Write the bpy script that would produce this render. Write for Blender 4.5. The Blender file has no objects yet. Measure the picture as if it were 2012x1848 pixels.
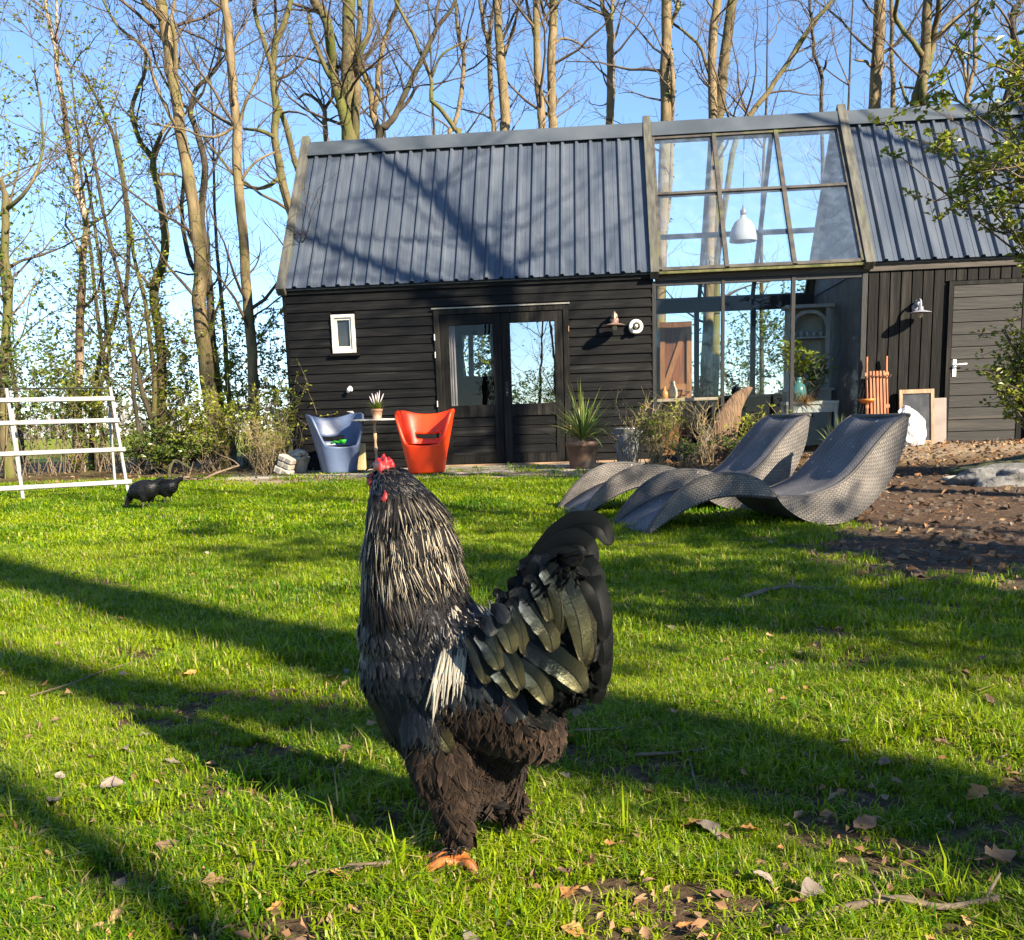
import bpy, bmesh, math, random
import numpy as np
from mathutils import Vector, Matrix, Euler, noise
from mathutils.bvhtree import BVHTree
R = math.radians
rnd = random.Random(7)
scene = bpy.context.scene
col = scene.collection

# ---------------------------------------------------------------- camera
CAM_H, FPX, PCX, PCY, PITCH, ROLL = 0.70, 1937.0, 1006.0, 1186.0, R(10.4), R(-1.9)
cam_d = bpy.data.cameras.new('camera')
cam = bpy.data.objects.new('camera', cam_d); col.objects.link(cam)
cam_d.sensor_width = 36.0; cam_d.sensor_fit = 'HORIZONTAL'
cam_d.lens = 36.0 * FPX / 2012.0
cam_d.shift_y = (PCY - 924.0) / 2012.0
cam_d.clip_start = 0.05; cam_d.clip_end = 4000
CAM_M = (Matrix.Rotation(math.pi/2 - PITCH, 3, 'X') @ Matrix.Rotation(ROLL, 3, 'Z'))
cam.matrix_world = Matrix.Translation((0, 0, CAM_H)) @ CAM_M.to_4x4()
scene.camera = cam

# ---------------------------------------------------------------- sky, sun, exposure
SUN_EL = R(30.0)
SUN_H = Vector((0.70, -0.715, 0)).normalized()
sun_dir = Vector((SUN_H.x*math.cos(SUN_EL), SUN_H.y*math.cos(SUN_EL), math.sin(SUN_EL)))
world = bpy.data.worlds.new('World'); scene.world = world; world.use_nodes = True
nt = world.node_tree
bg = nt.nodes['Background']
skyn = nt.nodes.new('ShaderNodeTexSky'); skyn.sky_type = 'NISHITA'; skyn.sun_disc = False
skyn.sun_elevation = SUN_EL
skyn.sun_rotation = math.atan2(SUN_H.x, SUN_H.y)
skyn.altitude = 0.0; skyn.air_density = 0.85; skyn.dust_density = 0.0; skyn.ozone_density = 4.6
nt.links.new(skyn.outputs[0], bg.inputs[0])
bg.inputs[1].default_value = 0.082
sl = bpy.data.lights.new('sun', 'SUN'); sl.energy = 5.0; sl.angle = R(0.55); sl.color = (1.0, 0.88, 0.69)
sun = bpy.data.objects.new('sun', sl); col.objects.link(sun)
sun.rotation_euler = sun_dir.to_track_quat('Z', 'Y').to_euler()
sun.location = (8, -8, 10)
vs = scene.view_settings
vs.view_transform = 'Standard'; vs.look = 'None'; vs.gamma = 1.0; vs.exposure = 1.78
vs.use_curve_mapping = False
scene.render.film_transparent = False
cy = scene.cycles
cy.max_bounces = 5; cy.diffuse_bounces = 2; cy.glossy_bounces = 2; cy.transmission_bounces = 4
cy.transparent_max_bounces = 12; cy.use_denoising = True; cy.use_adaptive_sampling = True; cy.adaptive_threshold = 0.02; cy.sample_clamp_indirect = 6.0
cy.caustics_reflective = False; cy.caustics_refractive = False

# ---------------------------------------------------------------- pixel <-> place (2012 x 1848 reading of the photograph)
CAM_O = Vector((0, 0, CAM_H))
def ray(x, y): return CAM_M @ Vector(((x-PCX)/FPX, -(y-PCY)/FPX, -1.0))
def at(x, y, Y):
    d = ray(x, y); return CAM_O + d*(Y/d.y)
def gp(x, y, z=0.0):
    d = ray(x, y); return CAM_O + d*((z-CAM_H)/d.z)
def sstep(a, b, v):
    t = min(1.0, max(0.0, (v-a)/(b-a))); return t*t*(3-2*t)
def gz(x, y):
    z = 0.115*sstep(3.5, 12.0, y)
    z += 0.13*sstep(3.2, 5.6, x)*sstep(8.5, 11.5, y)
    z += 0.05*sstep(13, 16, y)
    return z
def gpg(x, y):
    z = 0.0
    for i in range(12):
        p = gp(x, y, z); z = gz(p.x, p.y)
    return p
def gpt(x, y): return Vector((x, y, gz(x, y)))

# the barn's own frame: u along the front, n into the house
HA = R(5.1)
HU = Vector((math.cos(HA), -math.sin(HA), 0)); HN = Vector((math.sin(HA), math.cos(HA), 0)); HO = Vector((0, 13.7, 0))
def fac(x, y, dep=0.0):
    d = ray(x, y); t = ((HO + HN*dep - CAM_O).dot(HN))/d.dot(HN); p = CAM_O + d*t
    return (p-HO).dot(HU), p.z
def HW(u, n, z): return HO + HU*u + HN*n + Vector((0, 0, z))

# ---------------------------------------------------------------- mesh helper
class MB:
    def __init__(s): s.v = []; s.f = []; s.uv = None; s.c = []; s.hc = False
    def add(s, vs, fs, c=None):
        o = len(s.v); s.v.extend([tuple(p) for p in vs]); s.f.extend([tuple(i+o for i in f) for f in fs])
        if c is not None:
            s.hc = True; s.c.extend([c]*len(vs))
        else: s.c.extend([(1, 1, 1)]*len(vs))
        return o
    def box(s, x0, x1, y0, y1, z0, z1, c=None):
        s.add([(x0,y0,z0),(x1,y0,z0),(x1,y1,z0),(x0,y1,z0),(x0,y0,z1),(x1,y0,z1),(x1,y1,z1),(x0,y1,z1)],
              [(0,3,2,1),(4,5,6,7),(0,1,5,4),(1,2,6,5),(2,3,7,6),(3,0,4,7)], c); return s
    def bar(s, a, b, w, h, up=(0, 0, 1), c=None):
        a = Vector(a); b = Vector(b); d = (b-a).normalized(); up = Vector(up)
        sd = d.cross(up)
        if sd.length < 1e-5: sd = d.cross(Vector((1, 0, 0)))
        sd.normalize(); u2 = sd.cross(d).normalized()
        pts = []
        for p in (a, b):
            for q, r in ((-1,-1),(1,-1),(1,1),(-1,1)): pts.append(p + sd*(q*w/2) + u2*(r*h/2))
        s.add(pts, [(0,1,2,3),(7,6,5,4),(0,4,5,1),(1,5,6,2),(2,6,7,3),(3,7,4,0)], c); return s
    def tube(s, pts, rad, n=6, cap=True, c=None, flat=1.0):
        pts = [Vector(p) for p in pts]; k = len(pts)
        if not hasattr(rad, '__len__'): rad = [rad]*k
        vs = []; ref = None
        for i, p in enumerate(pts):
            t = (pts[min(i+1, k-1)] - pts[max(i-1, 0)])
            if t.length < 1e-9: t = Vector((0, 0, 1))
            t.normalize()
            if ref is None: ref = Vector((1, 0, 0)) if abs(t.x) < .8 else Vector((0, 1, 0))
            a = (ref - t*ref.dot(t)); a = a.normalized() if a.length > 1e-6 else t.orthogonal().normalized()
            ref = a; b = t.cross(a)
            for j in range(n):
                an = 2*math.pi*j/n
                vs.append(p + a*(math.cos(an)*rad[i]) + b*(math.sin(an)*rad[i]*flat))
        fs = []
        for i in range(k-1):
            for j in range(n):
                j2 = (j+1) % n
                fs.append((i*n+j, i*n+j2, (i+1)*n+j2, (i+1)*n+j))
        if cap:
            fs.append(tuple(range(n))[::-1]); fs.append(tuple((k-1)*n+j for j in range(n)))
        s.add(vs, fs, c); return s
    def lathe(s, prof, n=24, o=(0, 0, 0), c=None, close=False):
        o = Vector(o); vs = []; fs = []; k = len(prof)
        for r, z in prof:
            for j in range(n):
                an = 2*math.pi*j/n; vs.append(o + Vector((r*math.cos(an), r*math.sin(an), z)))
        for i in range(k-1):
            for j in range(n):
                j2 = (j+1) % n; fs.append((i*n+j, i*n+j2, (i+1)*n+j2, (i+1)*n+j))
        if close:
            fs.append(tuple(range(n))[::-1]); fs.append(tuple((k-1)*n+j for j in range(n)))
        s.add(vs, fs, c); return s
    def ball(s, o, r, n=10, m=7, c=None):
        o = Vector(o)
        if not hasattr(r, '__len__'): r = (r, r, r)
        vs = [o + Vector((0, 0, -r[2]))]; fs = []
        for i in range(1, m):
            ph = math.pi*i/m - math.pi/2
            for j in range(n):
                an = 2*math.pi*j/n
                vs.append(o + Vector((r[0]*math.cos(ph)*math.cos(an), r[1]*math.cos(ph)*math.sin(an), r[2]*math.sin(ph))))
        vs.append(o + Vector((0, 0, r[2]))); L = len(vs)-1
        for j in range(n):
            j2 = (j+1) % n; fs.append((0, 1+j2, 1+j)); fs.append((L, L-n+j, L-n+j2))
        for i in range(m-2):
            for j in range(n):
                j2 = (j+1) % n; a = 1+i*n
                fs.append((a+j, a+j2, a+n+j2, a+n+j))
        s.add(vs, fs, c); return s
    def mesh(s, name, mat=None, smooth=False):
        me = bpy.data.meshes.new(name); me.from_pydata(s.v, [], s.f)
        if s.hc:
            ca = me.color_attributes.new('col', 'FLOAT_COLOR', 'POINT')
            a = np.ones((len(s.v), 4), dtype=np.float32); a[:, :3] = np.array(s.c, dtype=np.float32); ca.data.foreach_set('color', a.ravel())
        if smooth: me.polygons.foreach_set('use_smooth', np.ones(len(me.polygons), dtype=bool))
        if mat: me.materials.append(mat)
        me.update(); return me
    def build(s, name, mat=None, parent=None, smooth=False, loc=None, rot=None):
        return obj(name, s.mesh(name, mat, smooth), parent, loc, rot)
def obj(name, me, parent=None, loc=None, rot=None):
    o = bpy.data.objects.new(name, me); col.objects.link(o)
    if parent: o.parent = parent
    if loc is not None: o.location = loc
    if rot is not None: o.rotation_euler = rot
    return o
def empty(name, loc=(0, 0, 0), rz=0.0):
    o = bpy.data.objects.new(name, None); col.objects.link(o); o.location = loc; o.rotation_euler = (0, 0, rz); o.empty_display_size = .1
    return o
def tag(o, label=None, cat=None, group=None, kind=None):
    if label: o['label'] = label
    if cat: o['category'] = cat
    if group: o['group'] = group
    if kind: o['kind'] = kind
    return o
def bevel(o, w=.004, seg=1):
    m = o.modifiers.new('bevel', 'BEVEL'); m.width = w; m.segments = seg; m.limit_method = 'ANGLE'; m.angle_limit = R(35); return o
def bezier(pts, n):
    """smooth path (Catmull-Rom) through pts with n points per span"""
    P = [Vector(p) for p in pts]; out = []
    for i in range(len(P)-1):
        p0 = P[i-1] if i else P[0]*2-P[1]; p1 = P[i]; p2 = P[i+1]; p3 = P[i+2] if i+2 < len(P) else P[-1]*2-P[-2]
        for k in range(n):
            t = k/n
            out.append(.5*((2*p1) + (p2-p0)*t + (2*p0-5*p1+4*p2-p3)*t*t + (3*p1-p0-3*p2+p3)*t**3))
    out.append(P[-1].copy()); return out

# ---------------------------------------------------------------- materials
def mk(name, c1, c2=None, scale=8.0, rough=.6, bump=0.0, bscale=None, metal=0.0, spec=.5, stretch=(1, 1, 1), detail=5.0, contrast=(.35, .65),
       rand=0.0, transl=0.0, vcol=False, coat=0.0, c3=None, c3scale=2.0, c3range=(.55, .75), bdist=.01, sheen=0.0, rvar=0.0):
    m = bpy.data.materials.new(name); m.use_nodes = True; t = m.node_tree; N = t.nodes; L = t.links
    b = N['Principled BSDF']; b.inputs['Roughness'].default_value = rough; b.inputs['Metallic'].default_value = metal
    b.inputs['Specular IOR Level'].default_value = spec; b.inputs['Coat Weight'].default_value = coat
    if sheen: b.inputs['Sheen Weight'].default_value = sheen
    tc = N.new('ShaderNodeTexCoord'); mp = N.new('ShaderNodeMapping'); L.new(tc.outputs['Object'], mp.inputs[0]); mp.inputs['Scale'].default_value = stretch
    if rand:
        oi = N.new('ShaderNodeObjectInfo'); ad = N.new('ShaderNodeVectorMath'); ad.operation = 'MULTIPLY_ADD'
        L.new(oi.outputs['Random'], ad.inputs[0]); ad.inputs[1].default_value = (37, 53, 71); L.new(tc.outputs['Object'], ad.inputs[2]); L.new(ad.outputs[0], mp.inputs[0])
    out = None
    nz = N.new('ShaderNodeTexNoise'); nz.inputs['Scale'].default_value = scale; nz.inputs['Detail'].default_value = detail; L.new(mp.outputs[0], nz.inputs[0])
    if c2 is not None:
        rp = N.new('ShaderNodeValToRGB'); rp.color_ramp.elements[0].position = contrast[0]; rp.color_ramp.elements[1].position = contrast[1]
        rp.color_ramp.elements[0].color = (*c1, 1); rp.color_ramp.elements[1].color = (*c2, 1); L.new(nz.outputs[0], rp.inputs[0]); out = rp.outputs[0]
    else:
        rg = N.new('ShaderNodeRGB'); rg.outputs[0].default_value = (*c1, 1); out = rg.outputs[0]
    if c3 is not None:
        n3 = N.new('ShaderNodeTexNoise'); n3.inputs['Scale'].default_value = c3scale; n3.inputs['Detail'].default_value = 6; L.new(mp.outputs[0], n3.inputs[0])
        r3 = N.new('ShaderNodeValToRGB'); r3.color_ramp.elements[0].position = c3range[0]; r3.color_ramp.elements[1].position = c3range[1]; L.new(n3.outputs[0], r3.inputs[0])
        mx = N.new('ShaderNodeMixRGB'); L.new(r3.outputs[0], mx.inputs[0]); L.new(out, mx.inputs[1]); mx.inputs[2].default_value = (*c3, 1); out = mx.outputs[0]
    if vcol:
        at_ = N.new('ShaderNodeVertexColor'); at_.layer_name = 'col'; mu = N.new('ShaderNodeMixRGB'); mu.blend_type = 'MULTIPLY'; mu.inputs[0].default_value = 1
        L.new(out, mu.inputs[1]); L.new(at_.outputs[0], mu.inputs[2]); out = mu.outputs[0]
    if rand:
        mr = N.new('ShaderNodeMapRange'); mr.inputs[3].default_value = 1-rand; mr.inputs[4].default_value = 1+rand; L.new(oi.outputs['Random'], mr.inputs[0])
        mu = N.new('ShaderNodeMixRGB'); mu.blend_type = 'MULTIPLY'; mu.inputs[0].default_value = 1; L.new(out, mu.inputs[1]); L.new(mr.outputs[0], mu.inputs[2]); out = mu.outputs[0]
    L.new(out, b.inputs['Base Color'])
    if rvar:
        mr = N.new('ShaderNodeMapRange'); mr.inputs[3].default_value = rough-rvar; mr.inputs[4].default_value = rough+rvar; L.new(nz.outputs[0], mr.inputs[0]); L.new(mr.outputs[0], b.inputs['Roughness'])
    if bump:
        bn = N.new('ShaderNodeTexNoise'); bn.inputs['Scale'].default_value = bscale or scale*3; bn.inputs['Detail'].default_value = 6; L.new(mp.outputs[0], bn.inputs[0])
        bp = N.new('ShaderNodeBump'); bp.inputs['Strength'].default_value = bump; bp.inputs['Distance'].default_value = bdist; L.new(bn.outputs[0], bp.inputs['Height']); L.new(bp.outputs[0], b.inputs['Normal'])
    if transl:
        tr = N.new('ShaderNodeBsdfTranslucent'); ms = N.new('ShaderNodeMixShader'); ms.inputs[0].default_value = transl
        L.new(out, tr.inputs[0]); L.new(b.outputs[0], ms.inputs[1]); L.new(tr.outputs[0], ms.inputs[2]); L.new(ms.outputs[0], N['Material Output'].inputs[0])
    return m
def glass(name, tint=(.93, .96, .97), refl=1.0, ior=1.5, haze=0.0, dirt_sheen=.0, mirror=0.0, film=(.55, .60, .62)):
    """thin pane: mostly clear, mirror-like by Fresnel, with a little dirt"""
    m = bpy.data.materials.new(name); m.use_nodes = True; t = m.node_tree; N = t.nodes; L = t.links
    for n in list(N):
        if n.type == 'BSDF_PRINCIPLED': N.remove(n)
    tr = N.new('ShaderNodeBsdfTransparent'); tr.inputs[0].default_value = (*tint, 1)
    gl = N.new('ShaderNodeBsdfGlossy'); gl.inputs['Roughness'].default_value = .005; gl.inputs[0].default_value = (.96, .98, 1, 1)
    fr = N.new('ShaderNodeFresnel'); fr.inputs[0].default_value = ior
    ma = N.new('ShaderNodeMath'); ma.operation = 'MULTIPLY_ADD'; ma.inputs[1].default_value = refl; ma.inputs[2].default_value = mirror; ma.use_clamp = True
    L.new(fr.outputs[0], ma.inputs[0])
    tc = N.new('ShaderNodeTexCoord'); nw = N.new('ShaderNodeTexNoise'); nw.inputs['Scale'].default_value = 2.5; L.new(tc.outputs['Object'], nw.inputs[0])
    bp = N.new('ShaderNodeBump'); bp.inputs['Strength'].default_value = .05; bp.inputs['Distance'].default_value = .01; L.new(nw.outputs[0], bp.inputs['Height']); L.new(bp.outputs[0], gl.inputs['Normal'])
    ms = N.new('ShaderNodeMixShader'); L.new(ma.outputs[0], ms.inputs[0]); L.new(tr.outputs[0], ms.inputs[1]); L.new(gl.outputs[0], ms.inputs[2])
    df = N.new('ShaderNodeBsdfDiffuse'); df.inputs[0].default_value = (*film, 1)
    nd = N.new('ShaderNodeTexNoise'); nd.inputs['Scale'].default_value = 6; nd.inputs['Detail'].default_value = 8; L.new(tc.outputs['Object'], nd.inputs[0])
    mr = N.new('ShaderNodeMapRange'); mr.inputs[1].default_value = .45; mr.inputs[2].default_value = .75; mr.inputs[3].default_value = haze; mr.inputs[4].default_value = haze+dirt_sheen; L.new(nd.outputs[0], mr.inputs[0])
    m2 = N.new('ShaderNodeMixShader'); L.new(mr.outputs[0], m2.inputs[0]); L.new(ms.outputs[0], m2.inputs[1]); L.new(df.outputs[0], m2.inputs[2])
    L.new(m2.outputs[0], N['Material Output'].inputs[0]); return m
# ================================================================ ground
def nz2(x, y, s, o=0.0): return noise.noise(Vector((x*s+o, y*s-o, o*.37)))
def fbm(x, y, s, o=0.0): return noise.fractal(Vector((x*s+o, y*s-o, o*.37)), 1.0, 2.0, 4)
def masks(x, y):
    """bare soil, leaf litter, dry sandy strip (each 0..1) at a place on the ground"""
    n1 = fbm(x, y, .9, 3.1)
    bare = sstep(.30, .56, fbm(x, y, 2.3, 11.0)*.75 + .35*nz2(x, y, .7, 5.0) + .12)*.8 if y < 8 else 0.0
    if y < 3.2: bare = max(bare, .95*sstep(.43, .63, fbm(x, y, 3.1, 21.0) + .31 + .14*sstep(1.9, 1.3, y)))
    soil = sstep(-.55, .40, x - (1.62 + .10*abs(y-5.6)) + n1*.7)*sstep(2.9, 4.5, y + n1*.5)*sstep(13.5, 12, y)
    litter = sstep(-.3, .3, x - 1.0 + n1*.5)*sstep(9.0, 9.8, y + n1*.5 - .12*x)
    sand = sstep(10.35, 10.95, y + n1*.5 + .05*x)*sstep(-3.9, -3.2, x)*sstep(1.6, 1.0, x)
    sand = max(sand, .85*sstep(3.9, 4.6, x + n1*.5)*sstep(10.6, 11.3, y + n1*.4 + .06*x)*sstep(14, 13.3, y))
    belt = sstep(11.0, 12.2, y + n1*1.1)*sstep(-2.7, -3.3, x)
    back = sstep(15, 16, y)
    far = sstep(20.5, 22, y + n1)
    litter = max(litter, belt*.75, back*.9)*(1-far)
    return max(bare, soil)*(1-far), litter, sand*(1-far)
def axis(spans):
    out = []
    for a, b, st in spans:
        n = max(1, int(round((b-a)/st))); out += [a + (b-a)*i/n for i in range(n)]
    out.append(spans[-1][1]); return out
gx = axis([(-900, -200, 100), (-200, -40, 20), (-40, -12, 4), (-12, -4, .4), (-4, -1.6, .12), (-1.6, 1.6, .035), (1.6, 5, .12), (5, 12, .4), (12, 40, 4), (40, 200, 20), (200, 900, 100)])
gy = axis([(-60, -12, 6), (-12, 0.6, .6), (0.6, 3.2, .035), (3.2, 8, .1), (8, 16, .2), (16, 24, .5), (24, 60, 4), (60, 200, 20), (200, 1000, 100), (1000, 2600, 400)])
gv = []; gm = []
for y in gy:
    for x in gx:
        z = gz(x, y)
        if abs(x) < 12 and -1 < y < 16:
            z += .010*noise.noise(Vector((x*2.1, y*2.1, 0))) + .006*noise.noise(Vector((x*9, y*9, 2)))
            b, l, s = masks(x, y)
            if y < 5: z += .010*b*abs(noise.noise(Vector((x*28, y*28, 4)))) + .008*b*noise.noise(Vector((x*60, y*60, 6)))
        else: b, l, s = masks(x, y)
        gv.append((x, y, z)); gm.append((b, l, s, 1))
W_ = len(gx); gf = [(j*W_+i, j*W_+i+1, (j+1)*W_+i+1, (j+1)*W_+i) for j in range(len(gy)-1) for i in range(W_-1)]
me = bpy.data.meshes.new('lawn'); me.from_pydata(gv, [], gf)
ca = me.color_attributes.new('mask', 'FLOAT_COLOR', 'POINT'); ca.data.foreach_set('color', np.array(gm, dtype=np.float32).ravel())
me.polygons.foreach_set('use_smooth', np.ones(len(me.polygons), dtype=bool))
m = bpy.data.materials.new('lawn_ground'); m.use_nodes = True; t = m.node_tree; N = t.nodes; L = t.links
b = N['Principled BSDF']; b.inputs['Roughness'].default_value = .95; b.inputs['Specular IOR Level'].default_value = .15
tc = N.new('ShaderNodeTexCoord'); va = N.new('ShaderNodeVertexColor'); va.layer_name = 'mask'; sp = N.new('ShaderNodeSeparateColor'); L.new(va.outputs[0], sp.inputs[0])
def ramp(src_scale, cols, detail=8, rough=.65):
    n = N.new('ShaderNodeTexNoise'); n.inputs['Scale'].default_value = src_scale; n.inputs['Detail'].default_value = detail; n.inputs['Roughness'].default_value = rough; L.new(tc.outputs['Object'], n.inputs[0])
    r = N.new('ShaderNodeValToRGB'); e = r.color_ramp.elements
    e[0].position = cols[0][0]; e[0].color = (*cols[0][1], 1); e[1].position = cols[-1][0]; e[1].color = (*cols[-1][1], 1)
    for p, c in cols[1:-1]: k = e.new(p); k.color = (*c, 1)
    L.new(n.outputs[0], r.inputs[0]); return r.outputs[0], n.outputs[0]
def mixc(f, a, b_):
    x = N.new('ShaderNodeMixRGB'); L.new(f, x.inputs[0]); L.new(a, x.inputs[1]); L.new(b_, x.inputs[2]); return x.outputs[0]
cg, ng = ramp(14, [(.3, (.022, .030, .008)), (.5, (.050, .075, .014)), (.7, (.085, .115, .020))])
cs, ns = ramp(45, [(.3, (.022, .013, .008)), (.5, (.070, .043, .027)), (.62, (.125, .080, .050)), (.75, (.20, .135, .088))])
cl, nl = ramp(22, [(.3, (.030, .020, .010)), (.48, (.10, .062, .030)), (.6, (.17, .105, .050)), (.7, (.06, .07, .02))])
cd, nd = ramp(30, [(.3, (.16, .115, .07)), (.55, (.30, .23, .15)), (.72, (.42, .34, .23))])
c = mixc(sp.outputs[0], cg, cs); c = mixc(sp.outputs[1], c, cl); c = mixc(sp.outputs[2], c, cd)
L.new(c, b.inputs['Base Color'])
bp = N.new('ShaderNodeBump'); bp.inputs['Strength'].default_value = .9; bp.inputs['Distance'].default_value = .012; L.new(ns, bp.inputs['Height']); L.new(bp.outputs[0], b.inputs['Normal'])
me.materials.append(m)
lawn = obj('lawn', me); tag(lawn, kind='structure')

# ---------------------------------------------------------------- grass: tufts of blades, far too many to count
def blade_mat(name, c1, c2, c3):
    m = bpy.data.materials.new(name); m.use_nodes = True; t = m.node_tree; N = t.nodes; L = t.links
    b = N['Principled BSDF']; b.inputs['Roughness'].default_value = .42; b.inputs['Specular IOR Level'].default_value = .22
    va = N.new('ShaderNodeVertexColor'); va.layer_name = 'col'; oi = N.new('ShaderNodeObjectInfo')
    se = N.new('ShaderNodeSeparateColor'); L.new(va.outputs[0], se.inputs[0])
    ad = N.new('ShaderNodeMath'); ad.operation = 'MULTIPLY_ADD'; ad.inputs[1].default_value = .55; L.new(oi.outputs['Random'], ad.inputs[0])
    m2 = N.new('ShaderNodeMath'); m2.operation = 'MULTIPLY'; m2.inputs[1].default_value = .6; L.new(se.outputs[0], m2.inputs[0]); L.new(m2.outputs[0], ad.inputs[2])
    ge = N.new('ShaderNodeNewGeometry'); pn = N.new('ShaderNodeTexNoise'); pn.inputs['Scale'].default_value = 1.1; pn.inputs['Detail'].default_value = 4; L.new(ge.outputs['Position'], pn.inputs[0])
    pa = N.new('ShaderNodeMath'); pa.operation = 'MULTIPLY_ADD'; pa.inputs[1].default_value = 1.5; L.new(pn.outputs[0], pa.inputs[0]); pb_ = N.new('ShaderNodeMath'); pb_.operation = 'SUBTRACT'; pb_.inputs[1].default_value = .75; L.new(ad.outputs[0], pb_.inputs[0]); L.new(pb_.outputs[0], pa.inputs[2]); ad = pa
    r = N.new('ShaderNodeValToRGB'); e = r.color_ramp.elements; e[0].position = .1; e[0].color = (*c1, 1); e[1].position = .95; e[1].color = (*c2, 1); L.new(ad.outputs[0], r.inputs[0])
    mx = N.new('ShaderNodeMixRGB'); L.new(se.outputs[1], mx.inputs[0]); L.new(r.outputs[0], mx.inputs[1]); mx.inputs[2].default_value = (*c3, 1)
    L.new(mx.outputs[0], b.inputs['Base Color'])
    tr = N.new('ShaderNodeBsdfTranslucent'); L.new(mx.outputs[0], tr.inputs[0]); ms = N.new('ShaderNodeMixShader'); ms.inputs[0].default_value = .42
    L.new(b.outputs[0], ms.inputs[1]); L.new(tr.outputs[0], ms.inputs[2]); L.new(ms.outputs[0], N['Material Output'].inputs[0]); return m
GRASS = blade_mat('grass_blade', (.042, .138, .002), (.285, .362, .006), (.40, .33, .12))
def tuft(nb, rad, h0, h1, w, seed, lean=.6, dry=.06):
    r = random.Random(seed); mb = MB()
    for i in range(nb):
        a = r.uniform(0, 6.283); d = rad*math.sqrt(r.random()); x, y = d*math.cos(a), d*math.sin(a)
        h = r.uniform(h0, h1); az = r.uniform(0, 6.283); ln = r.uniform(.1, lean)*h*1.3; ww = w*r.uniform(.6, 1.2)
        dx, dy = math.cos(az), math.sin(az); px, py = -dy*ww/2, dx*ww/2
        bt = r.random(); dr = 1.0 if r.random() < dry else 0.0
        p1 = (x+dx*ln*.30, y+dy*ln*.30, h*.55); p2 = (x+dx*ln, y+dy*ln, h*(.92 if ln < .5*h else .70))
        mb.add([(x-px, y-py, -.005), (x+px, y+py, -.005), (p1[0]+px*.85, p1[1]+py*.85, p1[2]), (p1[0]-px*.85, p1[1]-py*.85, p1[2]), p2], [(0, 1, 2, 3), (3, 2, 4)], (bt, dr, 0))
    return mb
def source_collection(name, meshes):
    c = bpy.data.collections.new(name)
    for i, me in enumerate(meshes):
        o = bpy.data.objects.new('%s_%02d' % (name, i), me); c.objects.link(o)
    return c
def scatter(name, pts, rots, scl, idx, coll):
    me = bpy.data.meshes.new(name); me.from_pydata(pts, [], [])
    a = me.attributes.new('rot', 'FLOAT_VECTOR', 'POINT'); a.data.foreach_set('vector', np.array(rots, dtype=np.float32).ravel())
    a = me.attributes.new('scl', 'FLOAT', 'POINT'); a.data.foreach_set('value', np.array(scl, dtype=np.float32))
    a = me.attributes.new('idx', 'INT', 'POINT'); a.data.foreach_set('value', np.array(idx, dtype=np.int32))
    o = obj(name, me)
    g = bpy.data.node_groups.new(name + '_nodes', 'GeometryNodeTree')
    g.interface.new_socket('Geometry', in_out='INPUT', socket_type='NodeSocketGeometry'); g.interface.new_socket('Geometry', in_out='OUTPUT', socket_type='NodeSocketGeometry')
    gi = g.nodes.new('NodeGroupInput'); go = g.nodes.new('NodeGroupOutput'); ip = g.nodes.new('GeometryNodeInstanceOnPoints'); ci = g.nodes.new('GeometryNodeCollectionInfo')
    ci.inputs['Collection'].default_value = coll; ci.inputs['Separate Children'].default_value = True; ci.inputs['Reset Children'].default_value = True
    def named(n, t):
        x = g.nodes.new('GeometryNodeInputNamedAttribute'); x.data_type = t; x.inputs[0].default_value = n; return x.outputs[0]
    g.links.new(gi.outputs[0], ip.inputs['Points']); g.links.new(ci.outputs[0], ip.inputs['Instance']); ip.inputs['Pick Instance'].default_value = True
    g.links.new(named('idx', 'INT'), ip.inputs['Instance Index']); g.links.new(named('rot', 'FLOAT_VECTOR'), ip.inputs['Rotation']); g.links.new(named('scl', 'FLOAT'), ip.inputs['Scale'])
    g.links.new(ip.outputs[0], go.inputs[0])
    md = o.modifiers.new('scatter', 'NODES'); md.node_group = g
    return o
tufts = [tuft(36, .030, .013, .040, .0033, 100+i, lean=1.1, dry=.09).mesh('grass_tuft', GRASS) for i in range(6)]
tufts += [tuft(30, .050, .018, .042, .0042, 120+i, lean=1.0).mesh('grass_tuft', GRASS) for i in range(4)]
tufts += [tuft(30, .11, .018, .045, .010, 140+i, lean=1.0).mesh('grass_tuft', GRASS) for i in range(4)]
tufts += [tuft(9, .02, .05, .095, .0034, 160+i, lean=1.0, dry=.15).mesh('grass_tuft', GRASS) for i in range(4)]
gcoll = source_collection('grass_source', tufts)
P_, R_, S_, I_ = [], [], [], []
gr = random.Random(5)
def lay(n, y0, y1, i0, i1, s0, s1, marg=.12, xl=None):
    k = 0
    while k < n:
        y = math.sqrt(gr.uniform(y0*y0, y1*y1)); hw = .56*y + marg
        x = gr.uniform(-hw, hw)
        k += 1
        b_, l_, s_ = masks(x, y)
        dens = ((1-b_)**2 if x > 1.2 and y > 2.8 else (1-.88*b_))*(1-.9*l_)*(1-.92*s_)
        if gr.random() > dens: continue
        if y > 9.6 and x > 1.0 and gr.random() < .8: continue
        P_.append((x, y, gz(x, y) + .010*noise.noise(Vector((x*2.1, y*2.1, 0))) - .002)); R_.append((gr.uniform(-.15, .15), gr.uniform(-.15, .15), gr.uniform(0, 6.28)))
        S_.append(gr.uniform(s0, s1)*(1.0 + .40*nz2(x, y, 1.7, 9.0) + .35*nz2(x, y, 6.0, 2.0))); I_.append(gr.randrange(i0, i1))
lay(15000, .95, 3.0, 0, 6, .65, 1.15)
lay(19000, 2.8, 6.2, 6, 10, .8, 1.3)
lay(22000, 6.0, 13.2, 10, 14, .7, 1.2)
lay(650, .95, 4.5, 14, 18, .6, 1.05)
GRASS_ARGS = (P_, R_, S_, I_)
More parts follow.
